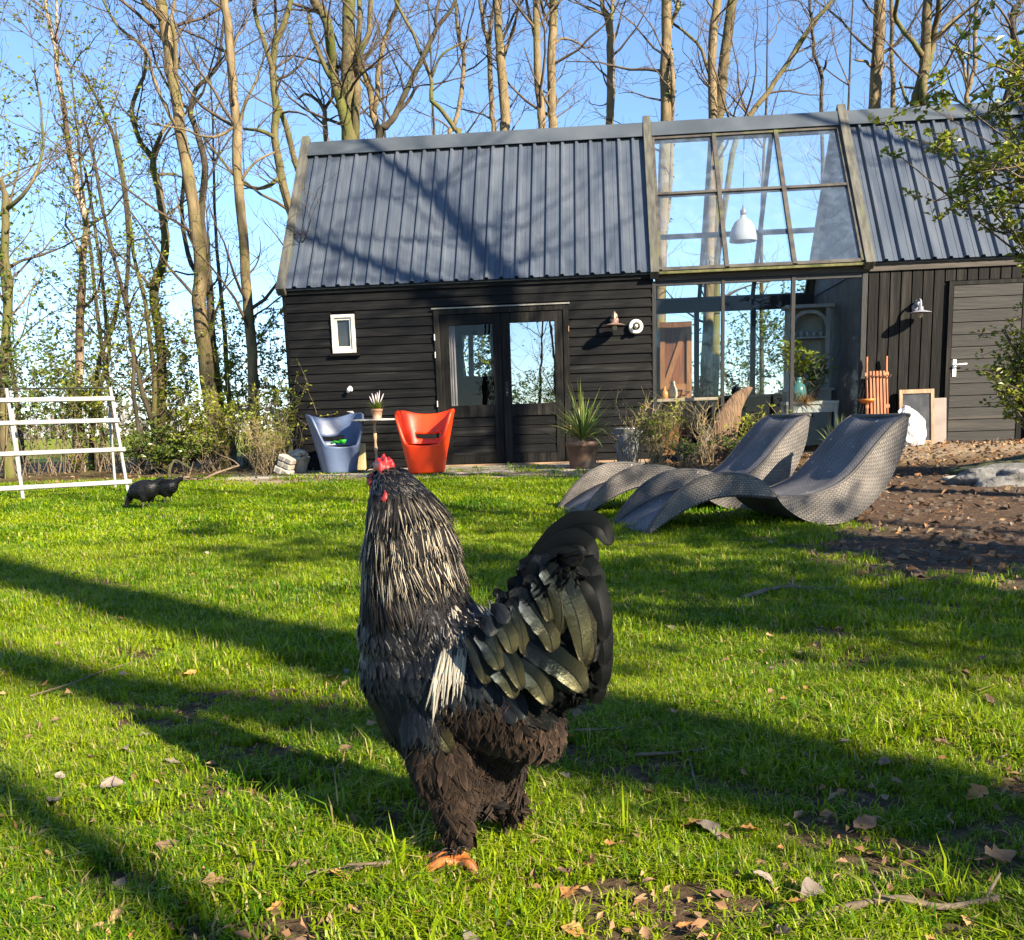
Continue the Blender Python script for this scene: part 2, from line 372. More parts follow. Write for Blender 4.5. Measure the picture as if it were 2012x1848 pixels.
gob = scatter('grass', P_, R_, S_, I_, gcoll)
tag(gob, 'short sunlit green lawn grass growing all over the ground', 'grass', kind='stuff')

# ---------------------------------------------------------------- terrace of weathered boards in front of the barn
DECK = mk('weathered_deck', (.20, .17, .13), (.40, .35, .28), 6, .85, bump=.35, stretch=(.6, 6, 6), rand=.18, c3=(.10, .085, .06), c3scale=3)
EARTH = mk('terrace_earth', (.09, .065, .045), (.20, .15, .10), 9, .95, bump=.5)
deck = empty('terrace', HO, -HA); tag(deck, kind='structure')
MB().box(-3.9, 2.05, -1.9, -.02, -.1, .085).build('terrace_base', EARTH, deck)
bw = .255
for i in range(7):
    n0 = -1.83 + i*(bw+.008)
    cuts = [-3.75 + .3*rnd.random(), -1.6 + rnd.uniform(-.4, .4), .6 + rnd.uniform(-.4, .4), 2.0]
    for a, b_ in zip(cuts[:-1], cuts[1:]):
        o = MB().box(a+.004, b_-.004, n0, n0+bw, .08, .128 + rnd.uniform(-.004, .004)).build('plank', DECK, deck); bevel(o, .004)
# timber door step
o = MB().box(-1.05, 2.0, -.10, -.035, .128, .150).build('door_step', mk('step_wood', (.22, .13, .07), (.36, .24, .14), 8, .8, stretch=(.5, 5, 5), bump=.3), deck); bevel(o, .003)
# ================================================================ the barn
BLACK = mk('black_stained_wood', (.0028, .0028, .0030), (.0080, .0078, .0076), 9, .62, bump=.45, bscale=20, stretch=(.35, 4, 6), rand=.35, spec=.14, c3=(.022, .021, .019), c3scale=3.5, c3range=(.56, .80), rvar=.12)
BLACKV = mk('black_stained_wood_upright', (.0040, .0037, .0034), (.0125, .0115, .0100), 9, .66, bump=.45, bscale=20, stretch=(5, 5, .35), rand=.35, spec=.14, c3=(.030, .027, .022), c3scale=2.6, c3range=(.5, .78), rvar=.1)
DOORW = mk('worn_dark_door_wood', (.008, .007, .006), (.019, .017, .0135), 7, .7, bump=.4, bscale=20, stretch=(.35, 4, 6), rand=.22, c3=(.055, .045, .033), c3scale=1.6, c3range=(.52, .75))
DARKFRAME = mk('dark_frame_wood', (.006, .0055, .005), (.016, .0145, .013), 10, .6, bump=.3, stretch=(4, 4, .5))
METAL = mk('slate_blue_roof_metal', (.054, .068, .092), (.078, .095, .122), 1.6, .42, metal=.2, spec=.5, c3=(.122, .136, .156), c3scale=1.3, c3range=(.46, .80), rvar=.10, stretch=(3.2, .6, .6))
CAPM = mk('grey_ridge_metal', (.062, .074, .086), (.088, .102, .115), 2.0, .42, metal=.2, rvar=.1)
VERGE = mk('weathered_verge_wood', (.048, .046, .038), (.105, .098, .080), 5, .85, bump=.4, stretch=(4, .7, .7), c3=(.07, .08, .035), c3scale=2.5, rand=.1)
DRIP = mk('pale_drip_strip', (.15, .145, .125), (.27, .26, .22), 6, .6)
BARFR = mk('roof_glazing_bar', (.030, .026, .023), (.075, .065, .052), 6, .7, bump=.3, c3=(.09, .095, .03), c3scale=4)
ROOFGLASS = glass('roof_glass', (.90, .94, .97), 1.2, 1.5, haze=.095, dirt_sheen=.10, film=(.34, .44, .60))  # bluish film also paints the pale sky reflection into these panes
FRONTGLASS = glass('front_glass', (.95, .97, .97), .30, 1.45, haze=.0, dirt_sheen=.0)
BACKGLASS = glass('back_glass', (.94, .97, .97), .6, 1.45)
DOORGLASS = glass('door_glass', (.90, .92, .92), .35, 1.5)
MIRGLASS = glass('coated_door_glass', (.30, .32, .33), 1.0, 1.6, mirror=.50)
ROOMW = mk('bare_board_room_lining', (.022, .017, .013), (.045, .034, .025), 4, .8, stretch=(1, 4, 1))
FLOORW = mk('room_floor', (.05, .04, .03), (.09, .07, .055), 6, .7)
UL, UG0, UG1, UR = -2.98, 2.03, 4.73, 7.9
DEP, EZ, RN, RZ = 3.3, 2.57, 1.65, 4.80
FZ = .13
barn = empty('barn', HO, -HA)
tag(barn, 'long black boarded barn with metal roof and a glazed middle bay', 'barn')
dl_u0, dl_u1, dz0, dz1 = -.93, .885, .155, 2.225

# --- front wall, left block: lapped boards
wall = MB()
wall.box(UL+.02, dl_u0-.002, .03, .10, FZ-.1, EZ); wall.box(dl_u1+.002, UG0-.03, .031, .101, FZ-.1, EZ-.002); wall.box(dl_u0-.002, dl_u1+.002, .032, .102, dz1+.003, EZ-.004)
fw = wall.build('front_wall', BLACK, barn)
rows = 20; rh = (2.50-.145)/rows
win = (-2.335, -2.014, 1.701, 2.211)
def plank(u0, u1, z0, z1, pa):
    j = .003*rnd.random(); s0 = rnd.uniform(-.002, .002); s1 = rnd.uniform(-.002, .002)
    mb = MB(); n0 = -.004-j; n1 = -.024-j
    nseg = max(1, int((u1-u0)/.6)); vs = []
    for k in range(nseg+1):
        u = u0 + (u1-u0)*k/nseg; q = s0 + (s1-s0)*k/nseg + rnd.uniform(-.0012, .0012)
        vs += [(u, n1+rnd.uniform(-.002, .002), z0+q), (u, n0, z1+q), (u, .028, z1+q), (u, .028, z0+q)]
    fs = [(3, 2, 1, 0), tuple(nseg*4+i for i in (0, 1, 2, 3))]
    for k in range(nseg):
        a = k*4; b_ = a+4
        fs += [(a, a+1, b_+1, b_)[::-1], (a+1, a+2, b_+2, b_+1)[::-1], (a+2, a+3, b_+3, b_+2)[::-1], (a+3, a, b_, b_+3)[::-1]]
    mb.add(vs, fs); return mb.build('plank', BLACK, pa)
for i in range(rows):
    z0 = .145 + i*rh; z1 = z0 + rh + .004
    segs = []
    if z0 > dz1-.02: segs = [(UL, UL+2.6+rnd.uniform(-.3, .3)), (None, UG0)]
    else: segs = [(UL, dl_u0-.002), (dl_u1+.002, UG0-.02)]
    if segs[1][0] is None: segs[1] = (segs[0][1]+.002, UG0-.02)
    out = []
    for a, b_ in segs:
        if z1 > win[2]+.03 and z0 < win[3]-.03 and a < win[0] < b_: out += [(a, win[0]-.001), (win[1]+.001, b_)]
        elif b_-a > 1.8 and rnd.random() < .35 and z0 < dz1: c_ = a + (b_-a)*rnd.uniform(.35, .65); out += [(a, c_-.001), (c_+.001, b_)]
        else: out.append((a, b_))
    for a, b_ in out: plank(a, b_, z0, z1, fw)
MB().box(UL-.012, UL+.03, -.032, .06, .10, EZ-.05).build('corner_board', BLACK, barn)
# fascia and drip strip along the eaves
MB().box(UL-.01, UG0, -.040, .02, 2.495, 2.562).build('fascia', BLACK, barn)
MB().box(UG0+.002, UR, -.042, .02, 2.462, 2.556).build('fascia', mk('brownish_fascia', (.035, .028, .022), (.07, .057, .043), 7, .75, stretch=(.4, 4, 4), bump=.3), barn)
MB().box(UL-.02, UR, -.062, -.046, 2.548, 2.566).build('drip_strip', DRIP, barn)

# --- other walls of the shell
sh = MB(); sh.box(UL+.021, UL+.10, .102, DEP-.1, FZ-.1, EZ)
sh.add([(UL+.03, 0.1, EZ), (UL+.03, DEP-.1, EZ), (UL+.03, RN, RZ-.12), (UL+.09, 0.1, EZ), (UL+.09, DEP-.1, EZ), (UL+.09, RN, RZ-.12)], [(0, 2, 1), (3, 4, 5), (0, 1, 4, 3), (1, 2, 5, 4), (2, 0, 3, 5)])
sh.build('gable_wall', BLACK, barn)
def cross_wall(u0, u1):
    q = MB(); q.box(u0, u1, .105, DEP-.11, FZ-.1, EZ-.01)
    q.add([(u0, .15, EZ-.01), (u0, DEP-.15, EZ-.01), (u0, RN, RZ-.22), (u1, .15, EZ-.01), (u1, DEP-.15, EZ-.01), (u1, RN, RZ-.22)], [(0, 2, 1), (3, 4, 5), (0, 1, 4, 3), (1, 2, 5, 4), (2, 0, 3, 5)])
    return q
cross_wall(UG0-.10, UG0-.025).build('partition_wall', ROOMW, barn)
SHING = mk('slate_blue_shingles', (.10, .11, .13), (.17, .18, .20), 5, .7, bump=.5, rand=.15)
cw = cross_wall(UG1+.025, UG1+.10).build('partition_wall', SHING, barn)
# shingle courses on the partition above the eaves, facing the glazed bay
for i in range(10):
    z = EZ - .05 + i*.20
    hn = min(1.45, (RZ-.26-z)/(RZ-EZ)*RN)
    if hn < .15: break
    k = max(1, int(hn*2/.32))
    for j in range(k):
        a = RN-hn + 2*hn*j/k; b_ = RN-hn + 2*hn*(j+1)/k
        MB().add and None
        q = MB(); q.add([(UG1+.024, a+.004, z), (UG1+.024, b_-.004, z), (UG1+.024, b_-.004, z+.2), (UG1+.024, a+.004, z+.2), (UG1+.006, a+.004, z), (UG1+.006, b_-.004, z), (UG1+.018, b_-.004, z+.2), (UG1+.018, a+.004, z+.2)],
                       [(0, 1, 2, 3), (7, 6, 5, 4), (0, 4, 5, 1), (3, 2, 6, 7), (1, 5, 6, 2), (0, 3, 7, 4)])
        q.build('shingle', SHING, cw)
bk = MB()   # back wall with an opening for its window and the glazed bay
bwn = (-1.02, -.45, 1.42, 2.20)
bk.box(UL+.02, bwn[0], DEP-.098, DEP, FZ-.1, EZ); bk.box(bwn[1], UG0-.02, DEP-.098, DEP, FZ-.1, EZ); bk.box(bwn[0], bwn[1], DEP-.097, DEP-.001, FZ-.1, bwn[2]); bk.box(bwn[0], bwn[1], DEP-.097, DEP-.001, bwn[3], EZ)
bk.box(UG0-.02, UG1+.02, DEP-.096, DEP-.001, FZ-.1, .98); bk.box(UG1+.02, UR, DEP-.098, DEP, FZ-.1, EZ)
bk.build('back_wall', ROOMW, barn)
f = MB(); e = .05
f.box(bwn[0]-.02, bwn[0]+e, DEP-.13, DEP+.01, bwn[2]-.02, bwn[3]+.02); f.box(bwn[1]-e, bwn[1]+.02, DEP-.13, DEP+.01, bwn[2]-.02, bwn[3]+.02); f.box(bwn[0]+e, bwn[1]-e, DEP-.129, DEP+.009, bwn[2]-.02, bwn[2]+e); f.box(bwn[0]+e, bwn[1]-e, DEP-.129, DEP+.009, bwn[3]-e, bwn[3]+.02)
bwf = f.build('back_window', DARKFRAME, barn); MB().box(bwn[0]+e, bwn[1]-e, DEP-.06, DEP-.055, bwn[2]+e, bwn[3]-e).build('pane', BACKGLASS, bwf)
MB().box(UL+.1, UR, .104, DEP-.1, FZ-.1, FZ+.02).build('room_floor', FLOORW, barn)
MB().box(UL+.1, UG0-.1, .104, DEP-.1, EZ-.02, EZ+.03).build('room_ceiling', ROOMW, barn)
MB().box(UR-.08, UR, .0, DEP, FZ-.1, EZ).build('gable_wall', BLACK, barn)

# --- roofs
SL = math.hypot(RN+.10, RZ-EZ)
sn, sz = (RN+.08)/1.0, (RZ-EZ)
def slope_pt(t, lift=0.0, back=False):
    """point across the roof: t = 0 at the eave, 1 at the ridge"""
    n = -.085 + (RN+.085)*t; z = EZ-.01 + (RZ-EZ+.01)*t
    nn = Vector((-(RZ-EZ+.01), RN+.085)).normalized()    # outward normal (n, z)
    n += nn.x*lift; z += nn.y*lift
    return (DEP-n if back else n), z
def roof_sheet(u0, u1, back=False):
    mb = MB(); pitch = .2; prof = []
    u = u0
    first = True
    while u < u1 - .02:
        for du, h in ((.0, .0), (.055, .0), (.058, .004), (.066, .004), (.069, 0), (.12, .0), (.138, .036), (.168, .036), (.186, .0)):
            if u+du <= u1: prof.append((u+du, h))
        u += pitch
    prof.append((u1, 0)); ts = [0, .25, .5, .75, 1.0]
    vs = []
    for t_ in ts:
        for (uu, h) in prof:
            n, z = slope_pt(t_ if t_ < 1 else .99, .02+h, back); vs.append((uu, n, z))
    k = len(prof); fs = []
    for i in range(len(ts)-1):
        for j in range(k-1):
            q = (i*k+j, i*k+j+1, (i+1)*k+j+1, (i+1)*k+j); fs.append(q if not back else q[::-1])
    # underside sheet
    o = len(vs)
    for t_ in (0, .99):
        for uu in (u0, u1): n, z = slope_pt(t_, -.012, back); vs.append((uu, n, z))
    fs.append((o, o+2, o+3, o+1))
    n0 = [j for j in range(k)]
    mb.add(vs, fs); ob = mb.build('roof_sheet', METAL, barn); return ob
for a, b_ in ((UL+.04, UG0-.06), (UG1+.07, UR)):
    roof_sheet(a, b_); roof_sheet(a, b_, True)
# ridge cap: folded flashing
cap = MB()
def cap_piece(u0, u1):
    vs = []
    for uu in (u0, u1):
        for t_, lf, bk_ in ((.905, .066, False), (.905, .076, False), (1.0, .090, False), (1.0, .090, True), (.905, .076, True), (.905, .066, True)):
            n, z = slope_pt(t_, lf, bk_); vs.append((uu, n, z))
    cap = MB(); cap.add(vs, [(i, i+1, i+7, i+6) for i in range(5)] + [(0, 5, 4, 3, 2, 1), (6, 7, 8, 9, 10, 11)])
    cap.build('ridge_cap', CAPM, barn)
cap_piece(UL+.05, UG0-.03); cap_piece(UG0+.05, UG1-.03); cap_piece(UG1+.06, UR)
def verge(u0, u1, lift=.055, th=.05, t0=-.02, t1=1.045):
    for bk_ in (False, True):
        vs = []
        for t_ in (t0, t1):
            for lf in (lift-th-.06, lift+.02):
                n, z = slope_pt(t_, lf, bk_)
                if t_ > 1: n = RN + (-.002 if not bk_ else .002); z = RZ + .03 + (0 if lf < lift else .135)
                vs += [(u0, n, z), (u1, n, z)]
        q = MB(); q.add(vs, [(0, 1, 3, 2), (4, 6, 7, 5), (0, 4, 5, 1), (2, 3, 7, 6), (0, 2, 6, 4), (1, 5, 7, 3)])
        bevel(q.build('verge_board', VERGE, barn), .004)
verge(UL-.055, UL+.06); verge(UG0-.065, UG0+.045); verge(UG1-.045, UG1+.075)
verge(UR-.05, UR+.05)

# --- glazed roof over the middle bay: bars, rails, panes (front and back slope)
g0, g1 = UG0+.05, UG1-.05
bars = [g0+.01, g0+.01+(g1-g0-.02)/3, g0+.01+2*(g1-g0-.02)/3, g1-.01]
for back in (False, True):
    rails = [(.005, .055), (.50, .045), (.90, .05)] if not back else [(.005, .06), (.40, .06), (.93, .06)]
    for i, u in enumerate(bars):
        w = .055 if not back else .06
        n0, z0 = slope_pt(0, .02, back); n1, z1 = slope_pt(.97, .02, back)
        MB().bar((u, n0, z0), (u, n1, z1), w, .07, up=(1, 0, 0) if 0 else (0, -1 if not back else 1, .7)).build('glazing_bar', BARFR, barn)
    for k, (t_, w) in enumerate(rails):
        for i in range(3):
            n, z = slope_pt(t_, .018, back)
            MB().bar((bars[i]+.028, n, z), (bars[i+1]-.028, n, z), w, .06, up=(0, -(RZ-EZ), RN) if not back else (0, RZ-EZ, RN)).build('glazing_rail', BARFR, barn)
    for i in range(3):
        for a, b_ in zip(rails[:-1], rails[1:]):
            v = []
            for t_ in (a[0], b_[0]):
                for uu in (bars[i]+.004, bars[i+1]-.004):
                    n, z = slope_pt(t_, .022, back); v.append((uu, n, z))
            q = MB(); q.add(v, [(0, 1, 3, 2)]); q.build('pane', ROOFGLASS if not back else BACKGLASS, barn)
# moss-green lower edge of the glass roof
n, z = slope_pt(0, .03)
MB().bar((g0, n-.01, z-.03), (g1, n-.01, z-.03), .05, .03).build('mossy_edge', mk('mossy_wood', (.05, .06, .015), (.14, .13, .05), 12, .9, bump=.6), barn)

# --- glazed front of the middle bay
posts = [(UG0-.015, .05), (2.913, .045), (3.815, .05), (UG1-.01, .07)]
for u, w in posts:
    bevel(MB().box(u-w/2, u+w/2, -.03, .045, FZ-.02, 2.46).build('glazing_post', DARKFRAME, barn), .003)
for i in range(3):
    a = posts[i][0]+posts[i][1]/2; b_ = posts[i+1][0]-posts[i+1][1]/2
    MB().box(a, b_, -.02, .04, 2.40, 2.461).build('head_rail', DARKFRAME, barn)
    MB().box(a, b_, -.02, .04, FZ-.02, FZ+.05).build('bottom_rail', DARKFRAME, barn)
    MB().box(a, b_, .006, .011, FZ+.05, 2.40).build('pane', FRONTGLASS, barn)
# --- glazed back of the middle bay
for u in (UG0+.0, 2.894, 3.803, 4.69):
    MB().box(u-.04, u+.04, DEP-.09, DEP-.01, .98, 2.37).build('glazing_post', DARKFRAME, barn)
MB().box(UG0-.02, UG1+.02, DEP-.10, DEP+.02, 2.37, 2.575).build('eaves_beam', DARKFRAME, barn)
MB().box(UG0-.02, UG1+.02, DEP-.14, DEP+.02, .98, 1.02).build('sill', mk('pale_sill_wood', (.16, .11, .07), (.28, .20, .13), 6, .7), barn)
for a, b_ in ((UG0+.04, 2.854), (2.934, 3.763), (3.843, 4.65)):
    MB().box(a, b_, DEP-.05, DEP-.045, 1.02, 2.37).build('pane', BACKGLASS, barn)

# --- double door in the left block
fr = MB(); jb = .075
fr.box(dl_u0, dl_u0+jb, -.045, .10, dz0-.015, dz1); fr.box(dl_u1-jb, dl_u1, -.045, .10, dz0-.015, dz1); fr.box(dl_u0+jb, dl_u1-jb, -.044, .099, dz1-.075, dz1-.001)
dfm = fr.build('door_frame', BLACKV, barn); bevel(dfm, .004)
MB().box(dl_u0-.02, dl_u1+.02, -.062, -.0455, dz1-.002, dz1+.016).build('drip_strip', DRIP, dfm)
mid = (dl_u0+dl_u1)/2
def leaf(u0, u1, pane_mat, side):
    d = MB(); st = .115; zb = dz0; zt = dz1-.08; gz0, gz1 = .945, dz1-.215
    d.box(u0, u0+st, -.03, .02, zb, zt); d.box(u1-st, u1, -.03, .02, zb, zt)
    d.box(u0+st, u1-st, -.029, .019, gz1, zt-.001); d.box(u0+st, u1-st, -.029, .019, gz0-.16, gz0); d.box(u0+st, u1-st, -.029, .019, zb+.001, zb+.12)
    o = d.build('door', BLACKV, barn); bevel(o, .004)
    MB().box(u0+st, u1-st, -.008, -.003, gz0, gz1).build('pane', pane_mat, o)
    n = 4; hb = (gz0-.16-zb-.12)/n
    for i in range(n):
        z = zb+.12+i*hb
        q = MB(); a, b_ = u0+st+.001, u1-st-.001
        q.add([(a, -.018, z+.004), (b_, -.018, z+.004), (b_, -.006, z+hb-.003), (a, -.006, z+hb-.003), (a, .01, z+.004), (b_, .01, z+.004), (b_, .01, z+hb-.003), (a, .01, z+hb-.003)], [(0, 1, 2, 3), (7, 6, 5, 4), (0, 4, 5, 1), (3, 2, 6, 7), (0, 3, 7, 4), (1, 5, 6, 2)])
        q.build('board', BLACK, o)
    return o
dl = leaf(dl_u0+jb+.003, mid-.003, DOORGLASS, 0); dr = leaf(mid+.003, dl_u1-jb-.003, MIRGLASS, 1)
PALEM = mk('pale_worn_metal', (.45, .43, .38), (.6, .58, .52), 20, .5, metal=.3)
IRON = mk('dark_iron', (.02, .02, .02), (.05, .045, .04), 20, .45, metal=.7)
hd = MB(); hd.tube([(mid+.055, -.03, 1.19), (mid+.055, -.075, 1.19), (mid+.165, -.08, 1.195)], [.009, .009, .007], 8); hd.build('handle', IRON, dr, smooth=True)
MB().box(mid+.035, mid+.075, -.036, -.030, 1.05, 1.24).build('lock_plate', IRON, dr)
MB().tube([(mid+.055, -.04, 1.10), (mid+.055, -.030, 1.10)], .008, 8).build('keyhole', PALEM, dr)
for z in (1.86, 1.63, .98):
    MB().tube([(dl_u0+.004, -.052, z-.04), (dl_u0+.004, -.052, z+.04)], .008, 8).build('hinge', PALEM, dfm)
for z in (1.9, .6): MB().tube([(dl_u1-.004, -.052, z-.035), (dl_u1-.004, -.052, z+.035)], .008, 8).build('hinge', mk('rusty_hinge', (.20, .10, .05), (.3, .16, .09), 20, .7), dfm)

# --- small white window in the left block
WHITEP = mk('aged_white_paint', (.52, .49, .42), (.66, .63, .55), 7, .55, c3=(.48, .42, .30), c3scale=6, c3range=(.62, .8), bump=.1)
w0, w1, wz0, wz1 = win; f = MB(); e = .045
f.box(w0, w0+e, -.055, .06, wz0, wz1); f.box(w1-e, w1, -.055, .06, wz0, wz1); f.box(w0+e, w1-e, -.054, .059, wz0, wz0+e); f.box(w0+e, w1-e, -.054, .059, wz1-e, wz1)
wn = f.build('window', WHITEP, barn); bevel(wn, .004)
s = MB(); e2 = e+.028; a, b_ = w0+e+.002, w1-e-.002
s.box(a, a+.028, -.035, .03, wz0+e+.002, wz1-e-.002); s.box(b_-.028, b_, -.035, .03, wz0+e+.002, wz1-e-.002); s.box(a+.028, b_-.028, -.034, .029, wz0+e+.002, wz0+e+.045); s.box(a+.028, b_-.028, -.034, .029, wz1-e-.03, wz1-e-.002)
bevel(s.build('sash', WHITEP, wn), .003)
MB().box(a+.026, b_-.026, 0.0, .004, wz0+e+.04, wz1-e-.028).build('pane', glass('dim_window_glass', (.12, .13, .13), 1.0, 1.5, haze=.06), wn)
MB().box(w0-.04, w1+.06, -.075, -.025, wz0-.04, wz0-.002).build('sill', BLACK, wn)

# --- right block: upright boards, door of level boards
rw = MB(); d_u0, d_u1, d_z0, d_z1 = 5.835, 6.70, .262, 2.245
rw.box(UG1+.035, d_u0-.003, .02, .09, FZ-.1, 2.47); rw.box(d_u1+.003, UR-.1, .021, .091, FZ-.1, 2.469); rw.box(d_u0-.003, d_u1+.003, .022, .092, d_z1+.002, 2.468)
rwo = rw.build('front_wall', BLACKV, barn)
u = UG1+.04; bwid = .137
while u < UR-.15:
    z0 = .20
    if u+bwid > d_u0 and u < d_u1: z0 = d_z1+.055
    a, b_ = u, u+bwid-.012
    if z0 < 1 and a < d_u0 < b_+.02: b_ = d_u0-.06
    if z0 < 1 and a < d_u1 < b_: a = d_u1+.06
    if b_-a > .02:
        j = .003*rnd.random()
        o = MB().box(a, b_, -.014-j, .022, z0, 2.463).build('plank', BLACKV, rwo); bevel(o, .004)
    u += bwid
f = MB(); f.box(d_u0-.055, d_u0-.002, -.03, .05, d_z0-.05, d_z1+.05); f.box(d_u1+.002, d_u1+.055, -.03, .05, d_z0-.05, d_z1+.05); f.box(d_u0-.002, d_u1+.002, -.029, .049, d_z1+.003, d_z1+.05)
rdf = f.build('door_frame', BLACKV, barn)
rd = MB().box(d_u0, d_u1, -.004, .03, d_z0-.03, d_z1).build('door', DOORW, barn)
n = 13; hb = (d_z1-d_z0+.03)/n
for i in range(n):
    z = d_z0-.03+i*hb
    bevel(MB().box(d_u0+.003, d_u1-.003, -.020-.003*rnd.random(), -.005, z+.004, z+hb-.004).build('board', DOORW, rd), .003)
WPL = mk('white_plastic', (.78, .78, .76), (.84, .84, .82), 6, .35)
MB().box(d_u0+.03, d_u0+.075, -.030, -.0235, 1.10, 1.315).build('handle_plate', WPL, rd)
MB().tube([(d_u0+.052, -.030, 1.245), (d_u0+.052, -.075, 1.245), (d_u0+.19, -.078, 1.255)], [.012, .012, .009], 8).build('handle', WPL, rd, smooth=True)
MB().tube([(d_u0+.052, -.034, 1.16), (d_u0+.052, -.030, 1.16)], .009, 8).build('keyhole', IRON, rd)
# ================================================================ furniture and other things round the barn
def set_uv(me, uvs):
    l = me.uv_layers.new(name='UVMap'); vi = np.empty(len(me.loops), dtype=np.int32); me.loops.foreach_get('vertex_index', vi)
    l.data.foreach_set('uv', np.array(uvs, dtype=np.float32)[vi].ravel())
def smooth_mod(o, lv=1):
    m = o.modifiers.new('sub', 'SUBSURF'); m.levels = lv; m.render_levels = lv; return o

# --- tub chairs of moulded plastic
def tub_chair(label, loc, rz, mat, seat_mat):
    root = empty('tub_chair', loc, rz); tag(root, label, 'chair', 'plastic tub chairs by the barn wall')
    NT, NZ = 56, 14; vs = []; fs = []
    def rim(th):
        a = abs((th + math.pi) % (2*math.pi) - math.pi)          # 0 = front
        s = sstep(R(38), R(92), a)
        return .355 + .405*s - .055*sstep(R(120), R(180), a) - .02*math.exp(-(a/R(25))**2)
    def pt(th, z):
        f = z/.76; a = .215 + .150*f**1.1; b = .215 + .085*f
        c, s_ = math.cos(th), math.sin(th); e = .72
        x = a*math.copysign(abs(s_)**e, s_); y = -b*math.copysign(abs(c)**e, c)
        y += .10*f*f if c < 0 else -.02*f
        return (x, y, z)
    for i in range(NT):
        th = 2*math.pi*i/NT
        for k in range(NZ+1): vs.append(pt(th, rim(th)*k/NZ))
    for i in range(NT):
        th = 2*math.pi*(i+.5)/NT; i2 = (i+1) % NT
        for k in range(NZ):
            if abs(th-math.pi) < .40 and k == 8: continue
            fs.append((i*(NZ+1)+k, i2*(NZ+1)+k, i2*(NZ+1)+k+1, i*(NZ+1)+k+1))
    q = MB(); q.add(vs, fs); o = q.build('shell', mat, root, smooth=True)
    so = o.modifiers.new('thick', 'SOLIDIFY'); so.thickness = .034; so.offset = -1
    smooth_mod(o, 1)
    q = MB(); vs = [(0, .02, .352)]; fs = []
    for r_ in (.5, .985):
        for i in range(NT):
            th = 2*math.pi*i/NT; x, y, z = pt(th, .36); vs.append((x*r_, y*r_, .352 + (.0 if r_ < .9 else .004)))
    for i in range(NT):
        i2 = (i+1) % NT; fs.append((0, 1+i, 1+i2)); fs.append((1+i, 1+NT+i, 1+NT+i2, 1+i2))
    q.add(vs, fs); q.build('seat', seat_mat, root, smooth=True)
    q = MB(); q.add([(pt(2*math.pi*i/NT, 0)[0]*.97, pt(2*math.pi*i/NT, 0)[1]*.97, .004) for i in range(NT)], [tuple(range(NT))]); q.build('base', mat, root)
    return root
def plastic(name, c, c2): return mk(name, c, c2, 3, .42, spec=.45, bump=.06, bscale=160, rvar=.06)
RED = plastic('orange_red_plastic', (.86, .045, .004), (.92, .060, .006)); BLUE = plastic('faded_blue_plastic', (.078, .108, .185), (.105, .140, .225))
pc = gp(836, 931, .13); pb = gp(664, 930, .13)
DZ = .128
redc = tub_chair('bright orange red plastic tub chair beside the double door', (pc.x, pc.y+.22, DZ), R(-4), RED, RED)
bluec = tub_chair('greyish blue plastic tub chair with a green toy on its seat', (pb.x, pb.y+.12, DZ), R(24), BLUE, BLUE)
GREENT = plastic('bright_green_plastic', (.03, .50, .02), (.05, .58, .03))
tr = MB(); bx_ = Vector((pb.x, pb.y+.12, DZ+.358))
tr.tube([(-.09, 0, .02), (-.03, .01, .045), (.03, 0, .03)], [.012, .018, .016], 8); tr.lathe([(.0, .0), (.03, .002), (.045, .03), (.05, .055), (.043, .052), (.03, .012), (0, .01)], 14, (.07, 0, .012))
t_ = tr.build('toy_scoop', GREENT, None, smooth=True, loc=bx_+Vector((.01, -.07, 0)), rot=(0, 0, .4)); tag(t_, 'small bright green toy lying on the blue chair', 'toy')

# --- small table with a turned leg
tp = at(735, 824, 13.05)
tab = empty('side_table', (tp.x, tp.y, DZ)); tag(tab, 'small table with thin pale top and turned wooden leg between two chairs', 'table')
TZ = tp.z - DZ
TURN = mk('turned_pale_wood', (.42, .29, .16), (.60, .44, .27), 8, .55, stretch=(4, 4, .6), bump=.15); TOPW = mk('pale_table_top', (.50, .44, .34), (.66, .60, .50), 6, .6, stretch=(1, 5, 1))
bevel(MB().lathe([(0, TZ-.022), (.30, TZ-.022), (.305, TZ-.012), (.30, TZ), (0, TZ)], 40).build('table_top', TOPW, tab), .002)
MB().lathe([(.016, .08), (.016, TZ-.42), (.022, TZ-.40), (.026, TZ-.36), (.018, TZ-.34), (.016, TZ-.28), (.024, TZ-.24), (.024, TZ-.18), (.016, TZ-.15), (.020, TZ-.06), (.034, TZ-.022)], 14).build('leg', TURN, tab, smooth=True)
ft = MB()
for k in range(3):
    a = k*2.094+.4; ft.tube([(0, 0, .12), (.10*math.cos(a), .10*math.sin(a), .07), (.20*math.cos(a), .20*math.sin(a), .012)], [.018, .016, .012], 8)
ft.build('foot', TURN, tab, smooth=True)

